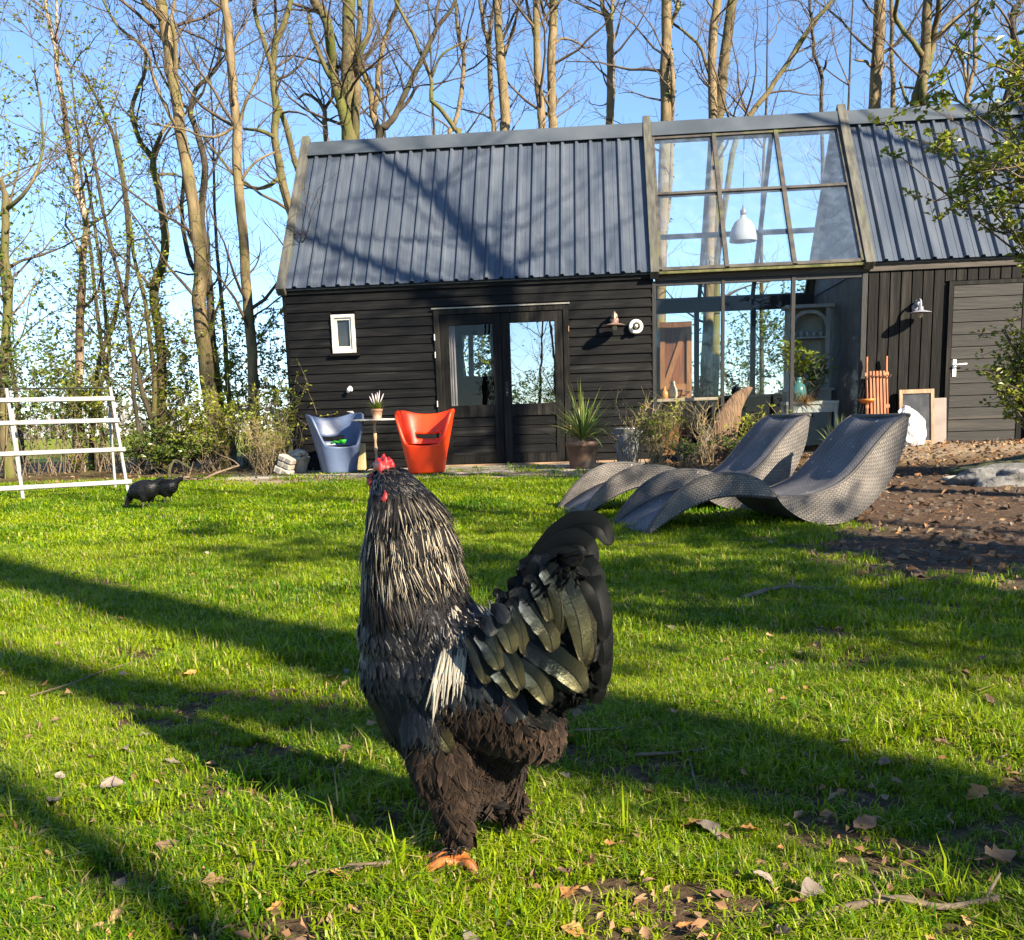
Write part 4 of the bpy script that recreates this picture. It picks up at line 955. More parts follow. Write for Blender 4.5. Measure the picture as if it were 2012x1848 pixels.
# white dresser
WCAB = mk('chalky_white_furniture', (.36, .37, .34), (.48, .48, .44), 5, .7, bump=.15, c3=(.36, .40, .36), c3scale=4)
cb = empty('white_dresser', HW(4.36, 1.5, GZ0), -HA); tag(cb, 'tall white carved dresser behind the right hand front glass', 'dresser')
MB().box(-.32, .32, 0, .42, 0, .86).build('base_cabinet', WCAB, cb); MB().box(-.36, .36, -.04, .44, .86, .90).build('counter', WCAB, cb)
q = MB(); q.box(-.30, -.24, .10, .40, .90, 2.05); q.box(.24, .30, .10, .40, .90, 2.05); q.box(-.24, .24, .38, .40, .90, 2.05); q.build('upper_cabinet', WCAB, cb)
for z in (1.28, 1.62): MB().box(-.24, .24, .12, .38, z, z+.025).build('shelf', WCAB, cb)
MB().box(-.35, .35, .05, .42, 2.05, 2.10).build('cornice', WCAB, cb)
ar = MB()
for k in range(14):
    a0_ = math.pi*k/14; a1_ = math.pi*(k+1)/14
    ar.bar((-.24*math.cos(a0_), .095, 1.80+.20*math.sin(a0_)), (-.24*math.cos(a1_), .095, 1.80+.20*math.sin(a1_)), .05, .03, up=(0, 1, 0))
ar.build('arch', WCAB, cb)
for s in (-1, 1):
    MB().box(s*.16-.13, s*.16+.13, -.012, -.002, .12, .78).build('door_panel', WCAB, cb); MB().ball((s*.05, -.03, .5), .014, 8, 6).build('knob', IRON, cb)
for k in range(5):
    o = MB().lathe([(0, 0), (.02, 0), (.03, .02), (.034, .06), (.028, .09), (.026, .055), (0, .02)], 12).build('pale_cup', WCAB, None, smooth=True, loc=HW(4.36-.19+k*.095, 1.5+.2, GZ0+1.645)); tag(o, ['leftmost pale cup on the dresser shelf', 'second pale cup from the left on the dresser shelf', 'middle pale cup on the dresser shelf', 'fourth pale cup from the left on the dresser shelf', 'rightmost pale cup on the dresser shelf'][k], 'cup', 'cups on the dresser shelf')
# plant table, teal vase with bright leaves
pt2 = empty('plant_table', HW(4.14, .46, GZ0), -HA); tag(pt2, 'low white table with plants just inside the right hand glass', 'table')
MB().box(-.34, .36, -.2, .22, .66, .70).build('table_top', WCAB, pt2); MB().box(-.32, .34, -.18, -.16, .55, .66).build('apron', WCAB, pt2)
for u in (-.31, .33):
    for n_ in (-.17, .19): MB().tube([(u, n_, 0), (u, n_, .3), (u, n_, .66)], [.016, .022, .03], 8).build('leg', WCAB, pt2)
va = MB().lathe([(0, 0), (.06, 0), (.10, .06), (.115, .13), (.095, .21), (.05, .26), (.045, .30), (.06, .32), (.05, .32), (.035, .29), (0, .2)], 24).build('teal_vase', mk('teal_glaze', (.06, .16, .15), (.10, .24, .22), 5, .2, coat=.5), None, smooth=True, loc=HW(3.98, .40, GZ0+.70)); tag(va, 'round teal glazed vase on the low white table', 'vase')
bush('bright_leaf_plant', 'bright yellow green leafy branches standing in the teal vase', HW(3.98, .40, GZ0+.92), .62, .30, 12, 260, .10, LEAFY, TWIG, 31, 'plant', lw=.42, cvar=.35, srad=.005)
bush('trailing_house_plant', 'dark leafy house plant on the low white table beside the teal vase', HW(4.22, .46, GZ0+.70), .62, .26, 12, 260, .08, LEAFG, TWIG, 32, 'plant', lw=.45)
q = MB(); blades(q, 160, .18, .42, .006, random.Random(5), 2.6, (.05, .7), .02, 6); o = q.build('dry_grass_plant', mk('dry_orange_grass', (.28, .15, .05), (.40, .24, .09), 6, .8, vcol=True), None, loc=HW(4.04, .24, GZ0+.66)); tag(o, 'tangle of dry orange grass hanging over the edge of the low table', 'plant')
# pale curtain behind the left door leaf
q = MB(); vs = []; ua, _ = fac(877, 700); ub, _ = fac(893, 700)
for i in range(13):
    for z in (.92, 1.5, 2.02): vs.append((ua + (ub-ua)*i/12, .115 + .012*math.sin(i*1.7) + .004*z, z))
q.add(vs, [(i*3+j, i*3+j+1, i*3+j+4, i*3+j+3) for i in range(12) for j in range(2)]); cu = q.build('curtain', mk('pinkish_curtain', (.52, .42, .40), (.62, .52, .49), 6, .85, transl=.3), None, smooth=True, loc=HO, rot=(0, 0, -HA)); tag(cu, 'narrow pinkish curtain hanging behind the left leaf of the double door', 'curtain')

# --- leaning slab of dead wood by the glazed bay
BARK = mk('pale_dead_wood', (.085, .048, .026), (.185, .112, .060), 7, .85, bump=.9, bscale=16, stretch=(3, 3, .6), bdist=.03, c3=(.10, .075, .05), c3scale=4)
pw = at(1425, 896, 12.75); q = MB(); nr, nl = 14, 16; vs = []
spine = bezier([(-.02, 0, -.05), (-.03, 0, .25), (.02, .02, .55), (.16, .05, .80), (.33, .08, .95)], 4)
for i, p in enumerate(spine):
    f = i/(len(spine)-1); w = (.20*(1-f)**.7 + .035); th = .075*(1-f)+.02
    for j in range(nr):
        a = 2*math.pi*j/nr; d = Vector((math.cos(a)*w, math.sin(a)*th, .25*w*math.cos(a)*-1*f)); nn = 1 + .28*noise.noise(Vector((math.cos(a)*2, math.sin(a)*2, f*5))); vs.append(p + d*nn)
q.add(vs, [(i*nr+j, i*nr+(j+1) % nr, (i+1)*nr+(j+1) % nr, (i+1)*nr+j) for i in range(len(spine)-1) for j in range(nr)] + [tuple((len(spine)-1)*nr+j for j in range(nr))])
o = q.build('driftwood_slab', BARK, None, smooth=True, loc=(pw.x, pw.y, gz(pw.x, pw.y)-.02)); tag(o, 'curved slab of pale dead wood leaning up in the garden bed', 'driftwood')
pw2 = at(1392, 880, 12.85); q = MB(); q.tube(bezier([(0, 0, -.05), (-.03, 0, .2), (.03, .02, .38), (.0, 0, .46)], 4), [.13, .13, .125, .12, .125, .12, .115, .11, .105, .09, .08, .05, .03], 12)
o = q.build('tree_stump', mk('grey_stump', (.10, .08, .065), (.22, .18, .145), 8, .9, bump=.9, bdist=.03), None, smooth=True, loc=(pw2.x, pw2.y, gz(pw2.x, pw2.y))); tag(o, 'short grey stump beside the leaning dead wood slab', 'stump')

# --- stones and ornaments left of the terrace
STONE = mk('weathered_pale_stone', (.34, .30, .24), (.52, .47, .39), 8, .9, bump=.6, c3=(.22, .22, .14), c3scale=5)
def lump(name, label, cat, loc, sz, seed, mat, rough=.25, sub=3, rz=0.0, sq=.7):
    bm_ = bmesh.new(); bmesh.ops.create_icosphere(bm_, subdivisions=sub, radius=1)
    for v_ in bm_.verts:
        c = v_.co; p = Vector([math.copysign(abs(k)**sq, k) for k in c]); nn = 1 + rough*noise.noise(p*1.6 + Vector((seed, 0, 0))) + rough*.45*noise.noise(p*4.5 + Vector((0, seed, 0))); v_.co = Vector((p.x*sz[0], p.y*sz[1], p.z*sz[2]))*nn
    me = bpy.data.meshes.new(name); bm_.to_mesh(me); bm_.free(); me.polygons.foreach_set('use_smooth', np.ones(len(me.polygons), dtype=bool)); me.materials.append(mat)
    o = obj(name, me, None, loc, (0, 0, rz))
    if label: tag(o, label, cat)
    return o
ps = gpg(588, 931)
so_ = empty('stone_planter', (ps.x, ps.y, gz(ps.x, ps.y))); tag(so_, 'small pale stone planter heaped with pebbles beside the terrace corner', 'planter')
MB().lathe([(0, 0), (.09, 0), (.10, .02), (.12, .11), (.155, .19), (.165, .20), (.16, .22), (.14, .21), (0, .20)], 20).build('planter_bowl', STONE, so_, smooth=True)
rs = random.Random(3)
for k in range(9):
    a = k*.7; o = lump('pebble', None, None, (.085*math.cos(a), .085*math.sin(a), .235+.02*(k % 3)), (.055, .05, .042), k*3.1, STONE, .2, 2); o.parent = so_
lump('pebble', None, None, (0, 0, .28), (.06, .06, .05), 44, STONE, .25, 2).parent = so_
pl2 = gpg(556, 934)
ln = empty('stone_lantern', (pl2.x, pl2.y, gz(pl2.x, pl2.y)+.01)); ln.rotation_euler = (0, R(24), R(-15)); tag(ln, 'square stone block ornament tipped on its side next to the pebble planter', 'ornament')
bevel(MB().box(-.11, .11, -.09, .09, 0, .09).build('block', STONE, ln), .012); bevel(MB().box(-.095, .095, -.08, .08, .096, .17).build('block', STONE, ln), .012); bevel(MB().box(-.105, .105, -.085, .085, .176, .25).build('block', STONE, ln), .012)
for s in (-1, 1):
    for z in (.025, .108, .188): MB().box(s*.045-.03, s*.045+.03, -.094, -.082, z, z+.045).build('recess', mk('stone_recess', (.20, .19, .17), None, 5, .9) if (s, z) == (-1, .025) else bpy.data.materials['stone_recess'], ln)  # raised dark plates paint the shade of recesses
# big grey stone and mossy mound on the right
pr = gpg(2000, 952)
lump('grey_boulder', 'long flat grey stone lying on bare soil at the right edge', 'stone', (pr.x+.16, pr.y+.12, gz(pr.x, pr.y)+.02), (.55, .26, .13), 7.0, mk('grey_boulder_stone', (.095, .092, .088), (.185, .178, .168), 6, .9, bump=.8, c3=(.15, .15, .14), c3scale=3, bdist=.03), .35, 4, .12)
pm = gpg(2010, 918)
lump('mossy_mound', 'dark mossy soil mound under the shrub at the right edge', 'mound', (pm.x+.55, pm.y+.6, gz(pm.x, pm.y)-.05), (.95, .55, .26), 3.0, mk('moss_soil', (.028, .030, .012), (.075, .085, .025), 14, .95, bump=.9, c3=(.10, .07, .045), c3scale=5), .25, 4, .2, 1.0)
pf = gpg(1898, 917)
o = lump('flat_stone', 'thin flat pale stone slab lying on the soil before the mound', 'stone', (pf.x, pf.y, gz(pf.x, pf.y)+.01), (.20, .13, .025), 5.0, STONE, .2, 3, .3)
# ================================================================ trees
def bark(name, c1, c2, c3, sc=5, c3r=(.5, .7)):
    return mk(name, c1, c2, sc, .9, bump=.6, bscale=22, stretch=(2.5, 2.5, .7), bdist=.02, c3=c3, c3scale=1.6, c3range=c3r)
BK_PALE = bark('pale_tan_bark', (.108, .076, .036), (.225, .162, .080), (.12, .106, .026))
BK_DARK = bark('dark_brown_bark', (.026, .019, .012), (.070, .052, .030), (.055, .055, .014))
BK_MOSS = bark('mossy_bark', (.065, .047, .022), (.150, .112, .050), (.085, .092, .014), 5, (.42, .62))
BK_BIRCH = bark('birch_bark', (.24, .15, .085), (.44, .33, .235), (.075, .048, .025), 7, (.46, .56))
TWM = mk('bare_twig', (.050, .035, .022), (.115, .080, .045), 3, .85); TWD = mk('dark_twig', (.022, .017, .014), (.050, .038, .028), 3, .85)
SPRL = mk('spring_leaf', (.17, .23, .012), (.32, .37, .02), 2, .5, transl=.45, vcol=True)
IVY = mk('ivy_leaf', (.045, .085, .010), (.13, .17, .02), 3, .4, transl=.15, vcol=True)
def rdir(r, z0=-1.0, z1=1.0):
    a = r.uniform(0, 6.283); z = r.uniform(z0, z1); h = math.sqrt(max(0, 1-z*z)); return Vector((h*math.cos(a), h*math.sin(a), z))
def shoot(mb, p, d, L_, r0, r, seg, n, up=.25, wig=.30, tip=.25):
    """one wavering branch; returns its points"""
    pts = [p.copy()]; d = d.normalized(); st = L_/seg
    for k in range(seg):
        d = (d + rdir(r)*wig + Vector((0, 0, up*st))).normalized(); pts.append(pts[-1] + d*st)
    mb.tube(pts, [max(.0032, r0*(1-(1-tip)*i/seg)) for i in range(seg+1)], n, cap=False); return pts
def leaf_at(lf, p, r, sz, c=1.0):
    v = c*r.uniform(.55, 1.1); leaf_quad(lf, p, rdir(r, -.4, .8), sz*r.uniform(.7, 1.3), sz*.55, r, (v*r.uniform(.85, 1.2), v, v*r.uniform(.6, 1.0)))
def twigs(mb, pts, r0, r, n2, lf=None, lsz=.05, nl=0.0, sub=2, l2=(.35, .9), tw=.0055):
    for k in range(n2):
        i = r.randrange(max(1, len(pts)//4), len(pts)); p = pts[i]; d0 = (pts[i]-pts[i-1]).normalized()
        q = shoot(mb, p, (d0*.6 + rdir(r, -.2, .9)*.9), r.uniform(*l2), tw, r, 4, 3, up=.35, wig=.35)
        for j in range(sub):
            a = r.randrange(1, len(q)); q2 = shoot(mb, q[a], (q[a]-q[a-1]).normalized()*.5 + rdir(r, -.3, .9), r.uniform(.15, .42), tw*.7, r, 3, 3, up=.4, wig=.4)
            if lf is not None:
                for e in range(int(nl*2 + r.random())): leaf_at(lf, q2[r.randrange(1, 4)] + rdir(r)*.03, r, lsz)
        if lf is not None:
            for e in range(int(nl*2 + r.random())): leaf_at(lf, q[r.randrange(1, 5)] + rdir(r)*.04, r, lsz)
def ivy_on(lf, path, rad, r, n, z0, z1, sz=.07):
    seg = [i for i in range(len(path)-1) if z0 <= path[i].z <= z1]
    if not seg: return
    for k in range(n):
        i = r.choice(seg); f = r.random(); p = path[i].lerp(path[i+1], f); o = rdir(r, -.3, .3); leaf_at(lf, p + o*(rad[i]*r.uniform(1.0, 1.7) + .01), r, sz)
def tree(name, label, Y, limbs, mat=None, seed=1, dens=1.5, blen=(.7, 2.2), leaf=0.0, ivy=None, group=None, twm=None, lsz=.06, up_ext=3.0, ntw=5, zmin=2.0, lean_base=0.0, leafm=None, sub=2):
    r = random.Random(seed*977+5); mat = mat or BK_PALE; tr = MB(); tw = MB(); lf = MB(); paths = []
    for li, pts in enumerate(limbs):
        P = []; Wd = []; n = len(pts)
        for i, (x, y, w) in enumerate(pts):
            dy = .0 if li == 0 else r.uniform(-.25, .25)*min(1, i); p = at(x, y, Y+dy); P.append(p); Wd.append(w*Y/FPX/2)
        if pts[-1][1] <= 3 and up_ext:                          # runs out of the top of the picture: let it go on
            d = (P[-1]-P[-2]).normalized(); d = (d + Vector((0, 0, .5))).normalized()
            for k in range(1, 4): P.append(P[-1] + d*up_ext/3 + rdir(r)*.10); Wd.append(Wd[-1]*.72)
        if li == 0:
            b = P[0]; g = gz(b.x, b.y)
            if b.z > g + .05:
                m = Vector((b.x + lean_base*.5 + r.uniform(-.06, .06), b.y, (b.z+g)/2)); e = Vector((b.x + lean_base, b.y, g-.1)); P = [e, m] + P; Wd = [Wd[0]*1.35, Wd[0]*1.1] + Wd
            else: P[0].z = g-.1
        path = bezier(P, 3); rad = []
        for i in range(len(path)):
            f = i/3; k = min(len(Wd)-2, int(f)); rad.append(Wd[k] + (Wd[k+1]-Wd[k])*(f-k))
        rad = [q*(1 + .07*noise.noise(Vector((i*.8, seed, li)))) for i, q in enumerate(rad)]
        path = [p + Vector((noise.noise(Vector((i*.5, seed*3.3, li))), noise.noise(Vector((i*.5, seed*7.7, li+9))), 0))*.03 for i, p in enumerate(path)]
        tr.tube(path, rad, 9 if max(rad) > .06 else 6); paths.append((path, rad))
    for path, rad in paths:
        Ltot = sum((path[i+1]-path[i]).length for i in range(len(path)-1)); nb = int(Ltot*dens + r.random()); idx = [i for i in range(1, len(path)) if path[i].z > zmin]
        if not idx: continue
        for k in range(nb):
            i = r.choice(idx); d0 = (path[i]-path[i-1]).normalized(); L_ = r.uniform(*blen)
            q = shoot(tw, path[i], d0*.45 + rdir(r, -.1, .6), L_, min(rad[i]*.42, .010 + .010*L_), r, 6, 4, up=.22, wig=.28)
            twigs(tw, q, .006, r, int(ntw*L_/1.3) + 1, lf if leaf else None, lsz, leaf, sub)
        twigs(tw, path[len(path)*2//3:], .006, r, 5, lf if leaf else None, lsz, leaf, sub)
    if ivy:
        for li, n, z0, z1 in ivy: ivy_on(lf, paths[li][0], paths[li][1], r, n, z0, z1)
    b = paths[0][0][0]; root = empty(name, (b.x, b.y, gz(b.x, b.y))); tag(root, label, 'tree', group)
    for q, nm, mt in ((tr, 'trunk', mat), (tw, 'crown', twm or TWM), (lf, 'foliage', leafm or (IVY if (ivy and not leaf) else SPRL))):
        if q.v:
            q.v = [(a-root.location.x, b_-root.location.y, c-root.location.z) for a, b_, c in q.v]; q.build(nm, mt, root, smooth=True)
    return root
GB = 'bare trees behind the barn roof'; GL = 'trees in the belt left of the barn'
# --- belt on the left
tree('bare_tree', 'pale mossy forked tree at the far left edge behind the white rack', 14.5, [[(6, 830, 17), (10, 665, 16), (18, 576, 15), (9, 504, 14), (11, 414, 14), (8, 372, 10), (0, 350, 8)], [(11, 414, 9), (55, 370, 6), (80, 310, 5), (83, 240, 4), (66, 150, 3)], [(12, 420, 6), (30, 365, 4), (38, 290, 3)]], BK_MOSS, 1, 2.0, (.5, 1.6), 1.2, group=GL, lsz=.07)
tree('birch_tree', 'slender birch with peeling pinkish white bark rising behind the white rack', 15.5, [[(157, 900, 17), (151, 830, 17), (154, 730, 16), (158, 612, 15), (162, 515, 13), (169, 450, 12), (155, 378, 12), (144, 324, 11), (133, 274, 10), (124, 202, 9), (113, 137, 8), (108, 86, 7), (94, 29, 6), (88, 0, 6)], [(108, 86, 5), (112, 40, 5), (110, 0, 4)], [(161, 520, 6), (150, 475, 5), (129, 445, 4), (132, 420, 3)]], BK_BIRCH, 2, 1.5, (.5, 1.6), 1.0, ivy=[(0, 260, .1, 3.4)], group=GL)
tree('ivy_clad_tree', 'crooked tree with ivy on its lower trunk right of the birch', 16.0, [[(314, 890, 22), (317, 787, 20), (317, 693, 18), (302, 576, 17), (324, 497, 16), (317, 396, 14), (304, 342, 13), (299, 313, 12), (272, 270, 9), (259, 216, 8), (275, 165, 7), (288, 126, 6), (277, 90, 6), (234, 54, 5), (202, 0, 4)], [(304, 342, 8), (303, 300, 8), (318, 262, 7), (335, 240, 5)], [(305, 345, 6), (340, 342, 5), (360, 350, 3)]], BK_MOSS, 3, 1.4, (.5, 1.7), .6, ivy=[(0, 900, .0, 3.2), (0, 120, 3.2, 5.5)], group=GL)
tree('bare_tree', 'thick straight pale trunk leaning slightly left, tallest beside the barn', 15.2, [[(437, 880, 31), (418, 803, 29), (405, 724, 28), (393, 630, 27), (392, 576, 26), (396, 522, 24), (382, 432, 22), (374, 360, 22), (353, 252, 20), (342, 162, 20), (331, 90, 21), (317, 10, 20), (314, 0, 20)], [(345, 175, 9), (345, 90, 8), (338, 40, 7), (344, 0, 6)], [(322, 42, 11), (300, 20, 10), (280, 0, 9)], [(353, 252, 7), (325, 215, 6), (300, 150, 6), (288, 100, 5), (250, 72, 4)]], BK_PALE, 4, 1.5, (.6, 2.0), .0, group=GL)
tree('bare_tree', 'dark crooked tree standing just behind the thick pale trunk', 16.4, [[(432, 850, 18), (430, 787, 17), (424, 724, 16), (414, 640, 15), (410, 540, 14), (396, 432, 13), (402, 330, 12), (384, 252, 11), (374, 216, 10), (385, 175, 8), (420, 140, 6), (436, 80, 5), (446, 0, 4)], [(394, 545, 10), (378, 520, 10), (360, 450, 9), (359, 400, 8), (360, 324, 7)], [(374, 216, 7), (345, 190, 5), (310, 130, 4), (290, 60, 3)]], BK_DARK, 5, 1.5, (.6, 1.9), .0, ivy=[(0, 420, .0, 3.3)], group=GL, twm=TWD)
tree('bare_tree', 'straight slender tan trunk halfway between the thick trunk and barn', 15.0, [[(503, 870, 22), (500, 803, 21), (496, 724, 20), (490, 630, 20), (486, 576, 19), (479, 468, 18), (468, 360, 18), (464, 252, 17), (457, 144, 16), (446, 36, 15), (441, 0, 15)], [(466, 262, 7), (484, 200, 5), (510, 140, 4), (520, 110, 3)], [(470, 360, 6), (500, 320, 4), (540, 300, 4)], [(462, 248, 6), (430, 268, 5), (398, 268, 4), (360, 255, 4), (300, 245, 3)]], BK_PALE, 6, 1.7, (.6, 1.9), .0, ivy=[(0, 120, .0, 1.6)], group=GL)
tree('mossy_tree', 'mossy green forked tree rising from behind the left roof corner', 18.0, [[(576, 440, 17), (570, 414, 16), (552, 345, 15), (540, 270, 14), (544, 216, 14), (536, 160, 13), (540, 95, 12), (556, 50, 11), (572, 0, 9)], [(548, 210, 10), (562, 250, 11), (575, 300, 11), (590, 350, 11)], [(538, 150, 9), (520, 85, 9), (504, 36, 8), (500, 0, 8)], [(540, 100, 7), (541, 40, 6), (541, 0, 5)], [(552, 345, 9), (520, 370, 7), (478, 362, 6), (440, 320, 5), (400, 270, 4)], [(540, 272, 8), (515, 258, 7), (480, 254, 5)]], BK_MOSS, 7, 1.5, (.6, 2.0), .0, group=GL, lean_base=.3)
for k, (lb, pts, sd) in enumerate([
    ('thin dark stem leaning left, next right of the birch', [(262, 760, 8), (259, 665, 8), (223, 504, 7), (184, 317, 6), (160, 230, 4)], 11),
    ('thin wavy stem sweeping up left from the ivy clad tree', [(305, 850, 11), (283, 778, 10), (267, 709, 9), (248, 598, 8), (252, 480, 8), (234, 306, 7), (202, 216, 6), (162, 144, 4)], 12),
    ('thin upright stem tight against the left of the ivy clad tree', [(303, 850, 11), (303, 740, 10), (295, 677, 9), (286, 598, 8), (262, 500, 7), (246, 360, 6), (225, 240, 4)], 13),
    ('thin forked grey stem between the birch and the far left tree', [(200, 860, 9), (198, 760, 9), (215, 690, 8), (205, 600, 7), (190, 470, 6), (168, 330, 5)], 14),
    ('low twisted sapling behind the right half of the white rack', [(180, 890, 12), (185, 800, 10), (200, 700, 9), (225, 630, 8), (240, 560, 5)], 15)]):
    tree('sapling', lb, 14.8 + .35*k, [pts], BK_DARK if k < 2 else BK_MOSS, sd, 2.2, (.35, 1.1), 1.6, group='thin stems in the belt left of the barn', lsz=.065, up_ext=0, ntw=5, zmin=.8)
# --- row behind the barn
def bt(lb, limbs, sd, Y=19.0, mat=None, **kw): return tree(kw.pop('name', 'bare_tree'), lb, Y, limbs, mat or BK_PALE, sd, kw.pop('dens', 1.1), kw.pop('blen', (.6, 2.0)), kw.pop('leaf', 0.0), group=GB, **kw)
bt('small pale tree with crooked fork just left above the roof ridge', [[(642, 300, 10), (640, 240, 9), (637, 215, 8), (620, 195, 6), (600, 185, 5), (585, 195, 3)], [(638, 218, 7), (652, 190, 6), (655, 150, 4)]], 21)
bt('massive mossy cluster of trunks spreading above the left roof', [[(690, 300, 34), (686, 240, 32), (685, 160, 27), (685, 86, 24), (687, 0, 22)], [(682, 262, 20), (668, 200, 19), (655, 142, 18), (646, 64, 18), (630, 20, 17), (616, 0, 17)], [(700, 290, 15), (700, 200, 14), (700, 130, 12), (706, 43, 10), (706, 0, 9)], [(698, 150, 12), (710, 100, 11), (724, 64, 10), (728, 0, 9)], [(650, 155, 9), (628, 110, 8), (610, 60, 7), (606, 20, 6)]], 22, 18.2, BK_MOSS)
bt('slim tree with kinked trunk right of the massive mossy cluster', [[(748, 290, 14), (740, 250, 13), (732, 215, 12), (724, 163, 12), (706, 129, 10), (700, 110, 8)], [(735, 225, 9), (741, 190, 10), (745, 129, 9), (756, 80, 8), (767, 43, 8), (784, 0, 7)]], 23, 18.8)
bt('dark leaning tree fanning out to the right of the kinked slim tree', [[(744, 285, 14), (760, 250, 12), (775, 228, 11), (805, 163, 10), (831, 112, 9), (861, 52, 8), (896, 0, 6)], [(770, 232, 8), (800, 200, 7), (820, 170, 5)], [(858, 55, 6), (856, 30, 6), (862, 0, 5)]], 24, 17.8, BK_DARK, twm=TWD)
bt('thin mossy snaking tree over the middle of the left ridge', [[(905, 285, 9), (895, 255, 9), (874, 224, 8), (850, 200, 8), (846, 193, 8), (846, 150, 7), (822, 95, 6), (805, 52, 6), (775, 0, 5)], [(846, 152, 5), (862, 120, 4), (880, 100, 4), (930, 75, 3)]], 25, 18.0, BK_MOSS)
bt('thin pale curved tree crossing the snaking one over the ridge', [[(884, 285, 9), (890, 255, 8), (904, 202, 8), (911, 116, 8), (903, 80, 7), (897, 40, 6), (896, 0, 5)]], 26, 19.5)
bt('slim double stemmed tree left of the straight middle trunk', [[(971, 280, 10), (968, 230, 10), (964, 172, 10), (960, 86, 9), (950, 55, 7), (947, 26, 7), (943, 0, 7)], [(961, 90, 6), (966, 40, 6), (972, 0, 5)]], 27, 19.8)
bt('straight tan trunk over the middle of the left roof', [[(994, 280, 20), (991, 230, 19), (988, 150, 18), (981, 90, 16), (978, 40, 15), (977, 0, 14)], [(986, 120, 6), (1000, 80, 5), (1014, 30, 4), (1020, 0, 3)]], 28, 19.0)
bt('left one of the straight twin trunks over the roof', [[(1067, 275, 15), (1063, 220, 15), (1057, 150, 14), (1055, 60, 13), (1054, 0, 12)], [(1056, 90, 7), (1045, 50, 6), (1035, 0, 5)]], 29, 18.6)
bt('right one of the straight twin trunks over the roof', [[(1086, 275, 17), (1085, 220, 16), (1083, 129, 16), (1086, 60, 16), (1087, 0, 15)], [(1086, 90, 6), (1110, 75, 4), (1150, 95, 3)], [(1085, 60, 7), (1070, 30, 6), (1062, 0, 5)]], 30, 18.9)
bt('pale trunk with high fork standing alone left of the glass roof', [[(1198, 265, 15), (1200, 220, 15), (1201, 163, 15), (1199, 90, 14), (1198, 52, 15), (1188, 25, 9), (1184, 0, 8)], [(1198, 52, 8), (1203, 25, 8), (1205, 0, 7)]], 31, 19.2)
bt('stout trunk with ivy strand over the left end of the glass roof', [[(1296, 700, 22), (1300, 480, 21), (1306, 300, 21), (1309, 200, 20), (1307, 111, 19), (1309, 0, 18)], [(1302, 470, 8), (1314, 400, 9), (1320, 250, 9), (1322, 150, 8), (1312, 70, 8), (1330, 20, 8), (1334, 0, 7)]], 32, 18.2, ivy=[(1, 160, 2.5, 8)])
bt('left trunk of the close pair over the glass roof', [[(1388, 760, 22), (1392, 600, 20), (1397, 400, 18), (1400, 234, 17), (1401, 74, 16), (1409, 0, 15)]], 33, 18.0)
bt('right trunk of the close pair over the glass roof', [[(1402, 770, 20), (1405, 640, 20), (1408, 420, 20), (1413, 230, 20), (1424, 111, 19), (1437, 0, 18)], [(1412, 240, 8), (1400, 170, 7), (1380, 100, 6), (1340, 60, 5), (1300, 30, 4)]], 34, 18.6, BK_MOSS)
bt('thin mossy trunk leaning far right over the glass roof', [[(1440, 300, 11), (1472, 230, 10), (1498, 195, 10), (1524, 160, 9), (1560, 105, 9), (1591, 56, 8), (1636, 0, 7)]], 35, 18.0, BK_MOSS, lean_base=-.6)
bt('thin stem with a broken stub right of the leaning trunk', [[(1618, 400, 8), (1614, 217, 7), (1613, 145, 7), (1600, 110, 6), (1598, 80, 6), (1594, 40, 5), (1591, 0, 5)], [(1613, 145, 6), (1620, 135, 5), (1624, 120, 4)]], 36, 18.4, BK_DARK)
bt('stout straight trunk over the right end of the glass roof', [[(1715, 320, 24), (1719, 208, 22), (1725, 111, 22), (1730, 0, 21)], [(1716, 135, 6), (1700, 122, 5), (1680, 118, 3)]], 37, 18.5)
bt('thin pale stem beside the stout straight trunk', [[(1756, 300, 9), (1755, 206, 9), (1754, 140, 8), (1753, 74, 8), (1751, 0, 7)]], 38, 19.6)
bt('wide forking mossy tree over the right hand roof', [[(1796, 240, 20), (1803, 190, 19), (1815, 140, 18), (1818, 111, 18), (1821, 60, 17), (1822, 0, 16)], [(1812, 205, 14), (1814, 170, 14), (1826, 120, 12), (1836, 60, 11), (1848, 0, 11)], [(1814, 112, 11), (1795, 85, 9), (1770, 55, 8), (1758, 30, 8), (1765, 0, 8)], [(1824, 90, 8), (1850, 60, 7), (1880, 35, 6), (1920, 0, 5)], [(1785, 205, 7), (1775, 180, 6), (1769, 160, 5)]], 39, 17.6, BK_MOSS)
bt('pale birch like stem above the right hand roof end', [[(1905, 260, 9), (1900, 193, 9), (1908, 160, 8), (1914, 130, 8), (1916, 60, 7), (1918, 0, 7)], [(1902, 185, 6), (1893, 130, 6), (1880, 95, 5), (1866, 82, 4)]], 40, 19.0, leaf=.15)
bt('dark crooked tree at the top right corner over the roof', [[(1975, 240, 15), (1980, 185, 14), (1993, 141, 14), (2006, 111, 13), (1992, 75, 12), (1989, 40, 11), (1994, 15, 10), (2008, 0, 9)], [(2004, 112, 8), (2020, 90, 8), (2030, 40, 7)]], 41, 17.8, BK_DARK)
